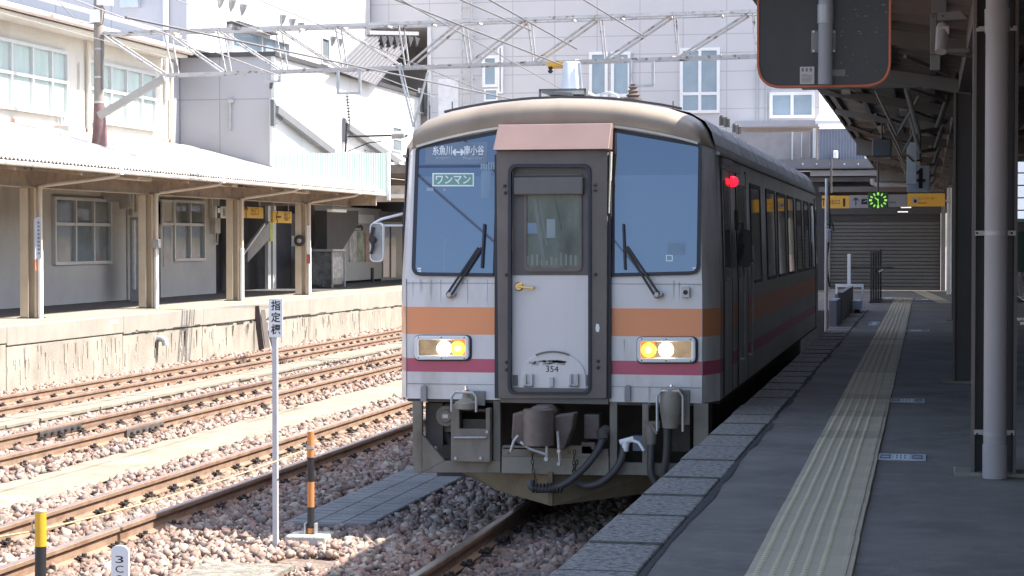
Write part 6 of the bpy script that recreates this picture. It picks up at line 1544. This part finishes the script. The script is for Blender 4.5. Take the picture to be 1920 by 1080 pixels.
# ================================================================== OWN PLATFORM: canopy, columns, signs
KX, KZ, KY0, KY1 = -1.29, 4.29, 6.0, 58.3
VXc, VZc = .42, 4.02
cn = thing('platform_canopy', 'dark butterfly canopy over the platform beside the train', 'canopy', (.4, 30, PZ))
def kz(x): return KZ + (VZc - KZ) * (x - KX) / (VXc - KX) if x < VXc else VZc + (x - VXc) * .16
mb = MB(); n_ = 368; vs = []
for i in range(n_ + 1):
    y = KY0 + (KY1 - KY0) * i / n_; h = .014 * (1 if i % 4 in (1, 2) else -1)
    for x in (KX, VXc, 8.0): vs += [(x, y, kz(x) + h)]
fs = [f for i in range(n_) for f in ((i * 3, i * 3 + 3, i * 3 + 4, i * 3 + 1), (i * 3 + 1, i * 3 + 4, i * 3 + 5, i * 3 + 2))]
mb.add(vs, fs); rs_ = mb.build('roof_sheet', M['canopy_sheet'], cn); sm = rs_.modifiers.new('thick', 'SOLIDIFY'); sm.thickness = .02; sm.offset = 1
MB().box(KX - .03, KX - .001, KY0, KY1, KZ - .10, KZ + .06).build('edge_fascia', M['canopy_dark'], cn)
for k in range(16):
    y = 8.4 + k * 4.0
    if y > KY1 - .3: break
    r_ = MB()
    for (xa, xb) in ((KX + .02, VXc), (VXc, 7.9)):
        za, zb_ = kz(xa) - .09, kz(xb) - .09; r_.prism([(xa, y - .04, za), (xb, y - .04, zb_), (xb, y - .04, zb_ - .14), (xa, y - .04, za - .08)], (0, .08, 0))
    r_.build('rafter', M['canopy_beam'] if k % 2 else M['canopy_dark'], cn)
g = MB()
for x in (-1.2, -.8, -.4, .05, .9, 1.5, 2.2, 3.0, 4.0, 5.2): z = kz(x) - .085; g.box(x - .03, x + .03, KY0, KY1, z, z + .06)
each(g, 'purlin', M['canopy_beam'], cn)
g = MB(); rr = random.Random(16)
for k in range(28):
    y = 5 + k * 1.9; x = rr.choice((-1.2, -.7, -.2)); g.bar((x, y, kz(x) - .12), (x + .4, y + rr.uniform(.3, 1.2), kz(x + .4) - .16), .03)
for y in (22.5, 27.5, 33.0, 38.5, 44, 50): g.tube([(-.25, y, 4.1), (-.1, y + .1, 3.55), (.1, y + .6, 3.6), (.25, y + 1, 4.05)], .03, 8); g.bar((-.6, y + 1.5, 4.12), (-.35, y + 1.6, 3.6), .03); g.bar((-.1, y + 1.5, 4.05), (-.35, y + 1.6, 3.6), .03)
each(g, 'brace', M['canopy_beam'], cn)
g = MB(); g.box(.30, .54, KY0, KY1, 3.82, 4.02); g.build('valley_beam', M['canopy_dark'], cn)
# cross beams at the second and later columns, with lighter lower flange
for y in (20.42, 36.4, 52.4):
    g = MB(); g.box(-1.25, .28, y, y + .14, 3.88, 4.14); g.box(.56, 4.2, y, y + .14, 3.88, 4.14); g.build('cross_beam', M['canopy_beam'], cn)
    g = MB(); g.box(-.05, .279, y - .03, y + .17, 3.865, 3.879); g.build('beam_flange', mat('beam_light', (.22, .21, .21), .6), cn)
for px in (1707, 1671, 1690): pass
g = MB(); 
for x, y, z in ((-.95, 24, 4.15), (-.7, 31, 4.1), (-.3, 25.5, 4.02)): g.box(x - .05, x + .05, y, y + 1.1, z - .05, z)
each(g, 'lamp_fitting', mat('dim_fitting', (.40, .37, .34), .5, var=.2), cn)

def hcolumn(x0, x1, y, d, label, top=4.0):
    t = thing('canopy_column', label, 'column', ((x0 + x1) / 2, y, PZ), 'dark columns of the platform canopy')
    g = MB(); g.box(x0, x0 + .018, y - d / 2, y + d / 2, PZ, top); g.box(x1 - .018, x1, y - d / 2, y + d / 2, PZ, top); g.box(x0 + .0181, x1 - .0181, y - .01, y + .01, PZ, top); g.build('steel_section', M['darksteel'], t)
    g = MB(); g.box(x0 - .001, x0 + .019, y - d / 2 - .004, y - d / 2 - .0005, PZ + .002, top); g.box(x1 - .019, x1 + .001, y - d / 2 - .004, y - d / 2 - .0005, PZ + .002, top); each(g, 'worn_flange_edge', M['steel_edge'], t)
    MB().box(x0 - .10, x1 + .12, y - d / 2 - .04, y + d / 2 + .1, PZ - .01, PZ + .022).build('base_plinth', M['conc'], t, bevel=.006)
    return t
tag(MB().box(7.2, 7.5, -12, 47.5, PZ - .1, 6.4).build('sky_block_wall', mat('block_wall_grey', (.34, .32, .30), .85, var=.15)), 'long unseen wall added at the far right of the platform to cut sky light', 'wall')  # added out of view to block open sky light from the right
XA, XB = ony(1822, 700, 12.36).x, ony(1906, 700, 12.36).x
c1 = hcolumn(XA, XB, 12.46, .20, 'dark steel column with a pale downpipe strapped in front, nearest the camera')
g = MB(); g.box(XA + .02, XB - .02, 12.44, 12.449, PZ, 4.0); g.build('web_plate', M['darksteel'], c1)
pxm = ony(1866, 700, 12.24); RP_ = .072
dpp = thing('downpipe', 'pale pinkish grey rain downpipe strapped to the nearest dark column', 'pipe', (pxm.x, 12.24, PZ))
lean = ony(1872, 30, 12.24).x - ony(1864, 870, 12.24).x
zz = lambda py: ony(1866, py, 12.24).z
g = MB(); g.tube([(pxm.x, 12.24, PZ + .002), (pxm.x, 12.24, 3.98)], RP_ * .93, 24); g.build('pipe', M['pipe'], dpp, smooth=True)
g = MB(); g.lathe((pxm.x, 12.24, zz(52)), (0, 0, 1), [(-.03, RP_), (.10, RP_ * 1.03), (.11, RP_ * 1.03)], 24); g.lathe((pxm.x, 12.24, PZ + .003), (0, 0, 1), [(0, RP_), (.20, RP_), (.205, RP_ * .92)], 24); each(g, 'pipe_socket', M['pipe'], dpp, smooth=True)
g = MB()
for py in (50, 437, 814):
    z = zz(py); g.box(XA + .015, pxm.x - RP_ * .9, 12.345, 12.353, z - .015, z + .015); g.box(pxm.x + RP_ * .9, XB - .01, 12.345, 12.353, z - .015, z + .015); g.lathe((pxm.x, 12.24, z - .013), (0, 0, 1), [(0, RP_ * .955), (.026, RP_ * .955)], 24)
    g.box(pxm.x - RP_ * .94, pxm.x - RP_ * .9, 12.24, 12.35, z - .013, z + .013); g.box(pxm.x + RP_ * .9, pxm.x + RP_ * .94, 12.24, 12.35, z - .013, z + .013)
each(g, 'pipe_strap', mat('strap_grey', (.36, .34, .34), .45, metal=.4), dpp)
g = MB()
for py in (50, 437, 814): a = ony(1832, py, 12.345); g.lathe((a.x, 12.344, a.z), (0, -1, 0), [(0, .008), (.006, .007)], 8); a = ony(1897, py, 12.345); g.lathe((a.x, 12.344, a.z), (0, -1, 0), [(0, .008), (.006, .007)], 8)
each(g, 'strap_bolt', M['iron'], dpp)
X2 = ony(1787, 600, 20.4).x
c2 = hcolumn(X2, X2 + .25, 20.5, .2, 'plain dark steel column partly hidden behind the downpipe column')
MB().box(X2 + .02, X2 + .23, 20.44, 20.45, PZ, 3.85).build('web_plate', M['darksteel'], c2)
hcolumn(.44, .66, 36.5, .2, 'dark steel column standing right behind the two nearer ones'); 
a = onz(1779, 552, PZ); t = thing('downpipe', 'slim white pipe at the far right side of the roller shutter', 'pipe', tuple(a)); z_ = ony(1779, 352, a.y).z
MB().cyl((a.x, a.y, PZ + .002), (a.x, a.y, z_), .065, 14).build('pipe', mat('far_white_pipe', (.50, .50, .50), .5), t, smooth=True)
g = MB(); b1, b2 = ony(1764, 372, a.y - .3), ony(1783, 381, a.y - .3); g.bar(b1, b2, .05); g.build('pipe_bracket', M['galv'], t)

# ---- hanger frame with the small camera housing, left of the near column
BY = 12.5
def BP(px, py, Y=BY): return ony(px, py, Y)
t = thing('hanger_bracket', 'dark grey hanger bracket with crossbars to the left of the near column', 'bracket', tuple(BP(1755, 100)))
def bbox(name, x0, y0, x1, y1, dy0, dy1, m, par, bevel=.003): a, b = BP(x0, y1), BP(x1, y0); return MB().box(a.x, b.x, BY + dy0, BY + dy1, a.z, b.z).build(name, m, par, bevel)
gm = mat('bracket_grey', (.135, .125, .122), .6, var=.1)
bbox('hanger', 1744, 26, 1756, 102, 0, .05, gm, t); bbox('hanger_top', 1747, -60, 1775, 25.6, 0, .06, gm, t); bbox('hanger_foot', 1744, 102.4, 1763, 131, .01, .05, gm, t)
a, b = BP(1744, 40), BP(1820, 22); 
g = MB(); q = [BP(1757, 39), BP(1814, 36), BP(1800, 21), BP(1757, 24)]; g.prism([(v.x, BY - .01, v.z) for v in q], (0, .05, 0)); g.build('upper_crossbar', mat('bracket_light', (.17, .165, .16), .6), t)
bbox('lower_crossbar', 1763.5, 90, 1818, 99, .0, .04, gm, t)
g = MB(); a = BP(1761, 30, BY - .015); g.cyl((a.x - .035, BY - .012, a.z), (a.x - .035, BY - .02, a.z), .006, 8); g.cyl((a.x + .02, BY - .012, a.z), (a.x + .02, BY - .02, a.z), .006, 8); each(g, 'bolt', M['iron'], t)
a, b = BP(1757, 98), BP(1779, 48)
cm = thing('camera_housing', 'small pale camera housing tilted down on the hanger bracket', 'camera', ((a.x + b.x) / 2, BY - .1, b.z))
c_ = BP(1768, 50, BY - .1); d_ = BP(1764, 97, BY - .2)
g = MB(); g.tube([c_ + Vector((0, .05, .002)), c_ + (d_ - c_) * .05, d_], [.038, .040, .034], 18); g.build('housing', mat('housing_pale', (.33, .30, .29), .45, var=.04), cm, smooth=True)
g = MB(); q = [BP(1757, 49, BY - .155), BP(1780, 48, BY - .155), BP(1780, 63, BY - .155), BP(1770, 68, BY - .155), BP(1757, 63, BY - .155)]; g.prism([tuple(v) for v in q], (0, .16, .006)); g.build('sun_hood', mat('hood_pale', (.37, .335, .315), .5), cm, bevel=.004)

# ---- the back of the platform mirror
MY = 8.8
def MP(px, py, Y=MY): return ony(px, py, Y)
a, b = MP(1419, 166), MP(1672, -150)
t = thing('platform_mirror', 'back of a large rounded platform mirror with an orange rim, hanging above the train', 'mirror', tuple(MP(1545, 0)))
def rr2(i, r): return rpoly([(a.x + i, a.z + i), (b.x - i, a.z + i), (b.x - i, b.z - i), (a.x + i, b.z - i)], r, 8)
MB().prism([(x, MY, z) for x, z in rr2(.006, .105)], (0, .012, 0)).build('mirror_back', M['mirror_back'], t)
MB().ring([(x, MY - .008, z) for x, z in rr2(0, .11)], [(x, MY - .008, z) for x, z in rr2(.011, .10)], (0, .035, 0)).build('mirror_rim', M['mirror_rim'], t, bevel=.003)
p1, p2 = MP(1547, 158, MY - .06), MP(1550, -260, MY - .06)
g = MB(); g.tube([(p1.x, MY - .05, p1.z), (p1.x + .004, MY - .05, p2.z + .4)], .0315, 20); g.build('support_pole', M['grey_pole'], t, smooth=True)
q1, q2 = MP(1521, 100), MP(1568, 56)
MB().box(q1.x, q2.x, MY - .012, MY - .001, q1.z, q2.z).build('clamp_plate', mat('clamp_grey', (.16, .165, .18), .5), t, bevel=.006)
z1, z2 = MP(0, 80).z, MP(0, 48).z; g = MB(); g.lathe((p1.x, MY - .05, z1), (0, 0, 1), [(0, .036), (z2 - z1, .036)], 20); g.box(p1.x + .0, p1.x + .004, MY - .089, MY - .085, z1 + .005, z2 - .005); g.build('clamp_band', mat('clamp_band', (.28, .29, .31), .4, metal=.4), t)
g = MB()
for px, py in ((1526, 60), (1526, 96), (1564, 60), (1564, 96)): v = MP(px, py); g.lathe((v.x, MY - .013, v.z), (0, -1, 0), [(0, .006), (.006, .005)], 8)
each(g, 'clamp_bolt', M['galv'], t)
q1, q2 = MP(1500, 158), MP(1527, 125); st = MB().box(q1.x, q2.x, MY - .004, MY - .001, q1.z, q2.z).build('maker_sticker', mat('sticker_white', (.42, .42, .42), .6, var=.08), t)
g = MB(); wd = q2.x - q1.x; ht = q2.z - q1.z; rr = random.Random(5)
for i in range(7): g.box(q1.x + wd * .1, q1.x + wd * rr.uniform(.5, .9), MY - .0048, MY - .0041, q1.z + ht * (.1 + i * .075), q1.z + ht * (.125 + i * .075))
for i in range(3): g.box(q1.x + wd * (.12 + i * .28), q1.x + wd * (.26 + i * .28), MY - .0048, MY - .0041, q1.z + ht * .72, q1.z + ht * .92)
g.build('sticker_print', mat('print_grey', (.12, .12, .13), .6), st)
q1, q2 = MP(1557, 143), MP(1585, 130); MB().box(q1.x, q2.x, MY - .003, MY - .001, q1.z, q2.z).build('grey_sticker', mat('sticker_grey', (.17, .165, .17), .6), t)
g = MB(); rr = random.Random(9)
for i in range(34):
    v = MP(rr.uniform(1575, 1662), rr.uniform(5, 150)); s_ = rr.uniform(.0012, .004); g.prism([(v.x - s_ * rr.uniform(1, 3), MY - .0012, v.z), (v.x, MY - .0012, v.z - s_), (v.x + s_ * rr.uniform(1, 3), MY - .0012, v.z + s_ * .4), (v.x, MY - .0012, v.z + s_)], (0, -.0006, 0))
g.build('flaked_spots', mat('flake_grey', (.13, .14, .16), .6), t)
MB().cyl((p1.x + .004, MY - .05, p2.z + .4), (p1.x + .004, MY - .05, 4.2), .0315, 12).build('pole_top', M['grey_pole'], t)

# ---- platform number sign and clock board
NY = 30.0
def NP(px, py, Y=NY): return ony(px, py, Y)
a, b = NP(1700, 361), NP(1743, 310)
t = thing('number_sign', 'white platform number four sign box behind a narrow white panel', 'sign', (a.x, NY, a.z))
MB().box(a.x, b.x, NY, NY + .14, a.z, b.z).build('sign_box', mat('sign_white_dim', (.50, .50, .53), .5), t, bevel=.008)
c_ = NP(1719, 335); lettering('4', (NP(1718, 334).x, NY - .003, NP(1718, 334).z), XR, UP, .27, .30, M['black_ink'], t, name='number')
a, b = NP(1700, 346, NY - .2), NP(1719, 267, NY - .2)
o = MB().box(a.x, b.x, NY - .3, NY - .2, a.z, b.z).build('narrow_panel', mat('panel_white_dim', (.55, .56, .60), .5), t, bevel=.008)
g = MB(); v = NP(1709, 262, NY - .25); g.cyl((v.x, NY - .25, b.z), (v.x, NY - .25, 4.15), .02, 8); g.cyl((v.x + .12, NY + .07, NP(0, 310).z), (v.x + .12, NY + .07, 4.15), .02, 8); g.tube([NP(1700, 290, NY - .32), NP(1712, 302, NY - .32), NP(1728, 300, NY - .1)], .012, 6); each(g, 'hanger', M['darksteel'], t)
CYY = 45.0
def CB(px, py, Y=CYY): return ony(px, py, Y)
t = thing('direction_board', 'long yellow and white hanging direction board with a lit green clock in its middle', 'sign', tuple(CB(1660, 390)))
def cbx(name, x0, x1, ztop0, zbot0, m, off=0, dep=.16, par=None):
    a, b = CB(x0, zbot0), CB(x1, ztop0); return MB().box(a.x, b.x, CYY - off, CYY + dep, a.z, b.z).build(name, m, par or t, .006)
sy, sw_ = mat('dim_sign_yellow', (.36, .20, .035), .5, var=.05, emit=(.55, .30, .04), estr=.10), mat('dim_sign_white', (.34, .32, .33), .5, var=.04)
cbx('exit_panel', 1541, 1593, 367, 390.5, sy); cbx('train_panel', 1593.3, 1628, 366, 390, sw_); cbx('blank_panel', 1665, 1701, 364.5, 388, sw_); cbx('lift_panel', 1701.3, 1772, 362.5, 387, sy)
ck = cbx('clock', 1628.3, 1664.7, 361, 390, M['clockface'], off=.02)
cc = CB(1646.5, 375.5); g = MB(); rad = .165
for i in range(12):
    th = math.pi / 6 * i; big = i % 3 == 0; v = Vector((cc.x + rad * math.sin(th), CYY - .025, cc.z + rad * math.cos(th) * .86)); u = Vector((math.sin(th), 0, math.cos(th))) * .030; s_ = Vector((math.cos(th), 0, -math.sin(th))) * (.022 if big else .015)
    g.prism([v - u - s_, v + u - s_, v + u + s_, v - u + s_], (0, -.006, 0))
v0 = Vector((cc.x, CYY - .026, cc.z)); g.bar(v0 + Vector((0, 0, .03)), v0 + Vector((.004, 0, -.13)), .018, .006, up=(0, 1, 0)); g.bar(v0, v0 + Vector((-.075, 0, .06)), .020, .006, up=(0, 1, 0))
g.build('lit_marks', M['led'], ck)
def clet(body, x0, y0, x1, y1, m, nm='lettering'): a, b = CB(x0, y1), CB(x1, y0); return lettering(body, ((a.x + b.x) / 2, CYY - .004, (a.z + b.z) / 2), XR, UP, b.x - a.x, b.z - a.z, m, t, name=nm, bold=.01)
clet('出口', 1557, 374, 1574, 383, mat('sign_brown_dim', (.10, .05, .012), .6)); clet('1', 1580.5, 372, 1585, 387, M['black_ink']); arrow(CB(1604.5, 378) + Vector((0, -.005, 0)), XR, UP, math.pi / 2, .17, M['black_ink'], t, (0, -1, 0)); arrow(CB(1544, 379) + Vector((0, -.005, 0)), XR, UP, math.pi / 2, .17, M['black_ink'], t, (0, -1, 0)); clet('エレベーター', 1722, 369, 1757, 375, mat('sign_brown_dim', (.10, .05, .012), .6)); clet('Elevator', 1722, 378, 1738, 382, mat('sign_brown_dim', (.10, .05, .012), .6)); clet('‥‥', 1668, 378, 1679, 381, M['black_ink'])
a, b = CB(1615, 383), CB(1626, 373); o = MB().box(a.x, b.x, CYY - .004, CYY - .0005, a.z, b.z).build('train_symbol', M['black_ink'], t); a, b = CB(1617, 379), CB(1625.5, 375); MB().prism([(a.x, CYY - .0045, a.z), (b.x, CYY - .0045, a.z + .01), (b.x, CYY - .0045, b.z)], (0, -.001, 0)).build('symbol_window', sw_, o)
a, b = CB(1711, 382), CB(1721, 370); MB().box(a.x, b.x, CYY - .004, CYY - .0005, a.z, b.z).build('lift_symbol', mat('lift_white', (.5, .5, .52), .5), t); a, b = CB(1713.5, 380), CB(1718.5, 374); MB().box(a.x, b.x, CYY - .0055, CYY - .0042, a.z, b.z).build('lift_figures', M['black_ink'], t)
g = MB()
for px in (1558, 1646, 1740): v = CB(px, 360); g.cyl((v.x, CYY + .08, v.z - .02), (v.x, CYY + .08, 4.2), .025, 8)
each(g, 'hanger', M['canopy_dark'], t)
# small hanging boxes under the canopy
v = ony(1653, 277, 30); t = thing('speaker_box', 'flat dark blue-grey box hung under the canopy above the direction board', 'box', tuple(v)); MB().box(v.x - .14, v.x + .14, 30, 30.2, v.z - .13, v.z + .13).build('box_body', mat('dark_box', (.085, .09, .105), .6), t, bevel=.02); MB().cyl((v.x, 30.1, v.z + .13), (v.x, 30.1, kz(v.x)), .015, 8).build('stem', M['darksteel'], t)

# ---- far end of the platform: barrier wall, posts, gate
yA, yB = 33.3, 41.3
bw = thing('barrier_wall', 'low grey barrier wall along the platform edge beyond the train', 'wall', (-1.5, yA, PZ))
MB().box(-1.56, -1.47, yA + 1.6, yB, PZ - .2, 1.42).build('wall_panel', mat('barrier_grey', (.24, .25, .255), .8, var=.12), bw, bevel=.01)
MB().box(-1.58, -1.45, yA, yA + 1.55, PZ - .2, 1.36).build('end_panel', mat('barrier_blue', (.27, .31, .37), .7, var=.08), bw, bevel=.01)
MB().box(-1.50, -1.44, yA + 1.56, yA + 1.62, PZ, 1.45).build('dark_joint', M['darksteel'], bw)
g = MB(); a, b = ony(1566, 543, yB), ony(1619, 543, yB); g.box(a.x, b.x, yB + .1, yB + .14, 1.40, 1.46); g.box(a.x, a.x + .04, yB + .1, yB + .14, 1.2, 1.399); g.box(b.x - .04, b.x, yB + .1, yB + .14, PZ, 1.399); g.build('top_rail', M['white_metal'], bw)
a = onz(1592, 560, PZ); a = ony(1592, 540, yB + .4)
t = thing('white_post', 'white post standing behind the low barrier wall', 'post', (a.x, yB + .4, PZ)); z_ = ony(1592, 476, yB + .4).z
MB().box(a.x - .035, a.x + .035, yB + .36, yB + .43, PZ, z_).build('shaft', M['white_metal'], t, bevel=.006); MB().box(a.x - .04, a.x + .9, yB + .44, yB + .47, ony(0, 498, yB).z - .01, ony(0, 498, yB).z + .02).build('chain_bar', M['darksteel'], t)
a = ony(1606, 560, 40.2); t = thing('control_box', 'small pale control box at the end of the barrier wall', 'box', (a.x, 40.2, PZ)); MB().box(a.x - .06, a.x + .1, 39.6, 40.4, PZ + .08, ony(0, 553, 40).z).build('box_body', mat('pale_box', (.45, .48, .52), .5, var=.06), t, bevel=.015); MB().box(a.x - .03, a.x + .07, 39.7, 40.3, PZ, PZ + .08).build('box_foot', M['darksteel'], t)
a = onz(1634, 568, PZ); b = onz(1646, 558, PZ)
t = thing('folding_gate', 'tall dark folded gate beside the tactile strip near the shutter', 'gate', (a.x, a.y, PZ)); zt = ony(1638, 471, a.y).z
g = MB()
for k in range(5): g.box(a.x - .03 + k * .042, a.x + .005 + k * .042, a.y + k * .55, a.y + k * .55 + .45, PZ + .03, zt - .02 * (k % 2) + k * .01)
each(g, 'gate_panel', mat('gate_dark', (.035, .034, .042), .5), t); MB().bar((a.x + .1, a.y + 1.2, 1.62), (a.x + .2, a.y + 1.6, 1.66), .04).build('latch', M['galv'], t); MB().box(a.x - .06, a.x + .2, a.y - .05, a.y + 2.7, PZ + .001, PZ + .03).build('floor_rail', M['iron'], t)
# slim white mast with round mirror at the tail of the train
a = ony(1549, 600, 32.6); t = thing('signal_mast', 'slim white mast with a small pale mirror beside the tail of the train', 'post', (a.x, 32.6, PZ)); 
MB().cyl((a.x, 32.6, PZ - .3), (a.x, 32.6, 3.35), .025, 10).build('mast', M['white_metal'], t, smooth=True)
g = MB(); q = ony(1553, 442, 32.5); g.box(q.x - .02, q.x + .055, 32.45, 32.52, q.z - .11, q.z + .11); g.build('mirror_box', mat('mirror_box_pale', (.45, .52, .60), .35, var=.2, scale=6), t, bevel=.02)
MB().tube([(a.x, 32.6, q.z + .18), (a.x + .1, 32.55, q.z + .2), (a.x + .12, 32.5, q.z + .08)], .012, 6).build('bracket_arm', M['iron'], t); g = MB(); g.tube([(a.x + .04, 32.6, 3.3), (a.x + .05, 32.6, 2.4), (a.x + .0, 32.6, 2.0), (a.x + .05, 32.62, 1.6)], .014, 6); g.build('cable', M['darksteel'], t)

# ---- right edge of the view: bench and bright waiting room window
t = thing('platform_bench', 'chrome framed platform bench at the right edge of the view', 'bench', (1.75, 36, PZ))
for k in range(4):
    y = 34.6 + k * .6; s_ = MB(); x0 = 1.62
    s_.tube([(x0 + .45, y, 1.36), (x0 + .1, y, 1.33), (x0 + .02, y, 1.38), (x0 - .05, y, 1.80)], .03, 8); s_.tube([(x0 + .45, y + .45, 1.36), (x0 + .1, y + .45, 1.33), (x0 + .02, y + .45, 1.38), (x0 - .05, y + .45, 1.80)], .03, 8)
    for i in range(6): s_.box(x0 - .03 + i * .08, x0 + .035 + i * .08, y + .03, y + .42, 1.34, 1.365)
    for i in range(5): s_.frame((x0 + .0 - i * .012, y + .03, 1.42 + i * .075), (.02, 0, 0), (0, .39, 0), (0, 0, .06))
    s_.build('seat', M['chrome'], t, smooth=False)
g = MB()
for y in (34.8, 36.6): g.bar((1.85, y, PZ), (1.85, y, 1.33), .06); g.bar((1.55, y, PZ + .03), (2.15, y, PZ + .03), .05)
each(g, 'leg', M['chrome'], t)
WYY = 48.0
t = thing('waiting_room', 'dark waiting room with bright gridded windows at the right edge of the view', 'building', (4, WYY, PZ))
x0 = ony(1893, 400, WYY).x; wz0, wz1 = ony(0, 400, WYY).z, ony(0, 316, WYY).z
MB().box(x0, 8, WYY, WYY + .2, PZ, wz0 - .3).build('lower_wall', mat('waiting_wall', (.16, .15, .16), .8), t); MB().box(x0, 8, WYY, WYY + .2, wz1 + .02, 4.3).build('upper_wall', M['canopy_dark'], t)
window(t, 'y', WYY + .1, x0, 7.5, wz0 - .29, wz1, 10, 5, M['darksteel'], mat('sky_glow_pane', (.55, .60, .68), .1, var=.4, scale=2, emit=(.75, .85, 1.0), estr=.32), proud=.06, bar=.03)  # panes glow to stand for the sky seen through them
MB().box(x0 - .02, 8, WYY - .35, WYY - .01, wz0 - .28, wz0 - .2).build('counter', mat('counter_blue', (.30, .40, .48), .4), t)
MB().box(x0 + .12, 3.4, WYY - .4, WYY - .1, PZ, wz0 - .5).build('green_cabinet', mat('cabinet_green', (.03, .07, .05), .5), t)

# ================================================================== FOREGROUND POSTS
p = onz(517, 1026, -.16); Yp = p.y
t = thing('marker_post', 'white sign plate with three black characters on a slim galvanised post', 'sign', (p.x, Yp, G0))
MB().box(p.x - .021, p.x + .021, Yp - .021, Yp + .021, G0 - .1, ony(517, 575, Yp).z).build('post', mat('post_white', (.52, .52, .54), .5, var=.1, scale=6), t, bevel=.004)
a, b = ony(504, 632, Yp - .03), ony(530, 560, Yp - .03)
pl = MB().box(a.x, b.x, Yp - .032, Yp - .024, a.z, b.z).build('sign_plate', M['white_sign'], t, bevel=.002)
for i, ch in enumerate('指定標'):
    c_ = ony(517, 572.5 + i * 22.5, Yp - .034); lettering(ch, (c_.x, Yp - .0335, c_.z), XR, UP, .080, .083, M['black_ink'], pl, bold=.018)
g = MB(); 
for py in (570, 622): c_ = ony(520, py, Yp); g.box(c_.x - .03, c_.x + .03, Yp - .024, Yp + .024, c_.z - .006, c_.z + .006)
each(g, 'clip', M['galv'], t)

# striped bollard on its concrete foot
p = onz(583, 1001, -.09); Yb = p.y
ft = thing('concrete_foot', 'pale concrete block carrying the black and orange striped bollard', 'concrete block', (p.x, Yb, G0))
a, b = ony(536, 1001, Yb - .1), ony(612, 1001, Yb - .1)
MB().box(a.x, b.x, Yb - .13, Yb + .17, G0 - .02, -.09).build('block', mat('foot_conc', (.50, .50, .45), .95, var=.15, scale=8, bump=.6), ft, bevel=.015)
g = MB(); g.box(p.x - .05, p.x - .036, Yb - .035, Yb + .035, -.089, -.0); g.box(p.x + .036, p.x + .05, Yb - .035, Yb + .035, -.089, .0); each(g, 'clamp', M['galv'], ft)
t = thing('striped_bollard', 'slim black and orange striped bollard on a concrete block', 'bollard', (p.x, Yb, -.088), 'striped bollards holding the yellow rope')
zs = [ony(583, y_, Yb).z for y_ in (999, 932, 888, 842, 797)]
ms = ['orange_paint', 'black', 'orange_paint', 'black', 'orange_paint']
zs = [-.087, ony(0, 972, Yb).z, ony(0, 934, Yb).z, ony(0, 888, Yb).z, ony(0, 844, Yb).z, ony(0, 797, Yb).z]
for i in range(5): MB().cyl((p.x, Yb, zs[i]), (p.x, Yb, zs[i + 1]), .029 + (.0005 if i % 2 else 0), 18).build('black_band' if i % 2 else 'orange_band', M[ms[i]], t, smooth=True)
zr1 = ony(0, 826, Yb).z; ring1 = Vector((p.x - .045, Yb - .01, zr1))
g = MB(); g.lathe((p.x, Yb, zr1 - .012), (0, 0, 1), [(0, .033), (.024, .033)], 16); th = np.linspace(0, 2 * math.pi, 13); g.tube([(p.x - .045 + .018 * math.cos(q), Yb - .02, zr1 + .025 * math.sin(q)) for q in th], .005, 6, False); g.build('rope_ring', M['galv'], t, smooth=True)
# yellow topped bollard nearer the camera
Yn = 10.2; a = ony(76, 958, Yn); 
t = thing('striped_bollard', 'thick bollard with a yellow top band and a black lower band', 'bollard', (a.x, Yn, G0), 'striped bollards holding the yellow rope')
z1 = ony(76, 1024, Yn).z; rb = .031
MB().cyl((a.x - .006, Yn, .35), (a.x, Yn, z1), rb, 20).build('black_band', M['black'], t, smooth=True); MB().cyl((a.x, Yn, z1), (a.x, Yn, a.z), rb + .0006, 20).build('yellow_band', M['yellow'], t, smooth=True)
MB().cyl((a.x - .012, Yn, G0 - .1), (a.x - .006, Yn, .35), rb, 20).build('yellow_band', M['yellow'], t, smooth=True)
MB().lathe((a.x, Yn, a.z - .004), (0, 0, 1), [(0, rb + .002), (.008, rb + .002), (.012, rb * .8)], 20).build('cap', mat('cap_pale', (.6, .57, .52), .5), t, smooth=True)
rz = ony(68, 985, Yn).z; g = MB(); g.tube([(a.x - .034 + .012 * math.cos(q), Yn - .012 , rz + .03 * math.sin(q)) for q in th], .0045, 6, False); g.build('rope_ring', M['galv'], t, smooth=True)
# rope between them
r0 = Vector((a.x - .03, Yn - .01, rz - .03)); pts = []
for k in range(25):
    f = k / 24; v = r0.lerp(ring1 + Vector((0, 0, -.02)), f); v.z -= .04 * 4 * f * (1 - f); pts.append(v)
back = [Vector((a.x - 1.3, Yn - 1.6, rz - .10)), Vector((a.x - .6, Yn - .7, rz - .085))]
tag(MB().tube(back + pts, .0055, 8).build('barrier_rope', M['rope'], smooth=True), 'thin yellow rope running between the two striped bollards', 'rope')
# round-topped white marker stake
Ym = 10.6; a, b = ony(208, 1120, Ym), ony(241, 1023, Ym); cx = (a.x + b.x) / 2; hw = (b.x - a.x) / 2
t = thing('marker_stake', 'white round-topped stake with black figures at the bottom edge of the view', 'marker', (cx, Ym, G0))
pts = [(cx - hw, G0 - .1), (cx + hw, G0 - .1), (cx + hw, b.z - hw * .7)] + [(cx + hw * math.cos(q), b.z - hw * .7 + hw * .7 * math.sin(q)) for q in np.linspace(0, math.pi, 12)[1:-1]] + [(cx - hw, b.z - hw * .7)]
MB().prism([(x, Ym, z) for x, z in pts], (0, .02, 0)).build('stake', M['white_sign'], t, bevel=.002)
for ch, py in (('3', 1049), ('C', 1067), ('O', 1085)): c_ = ony(224, py, Ym); lettering(ch, (c_.x, Ym - .001, c_.z), XR, UP, .048, .040, M['black_ink'], t)
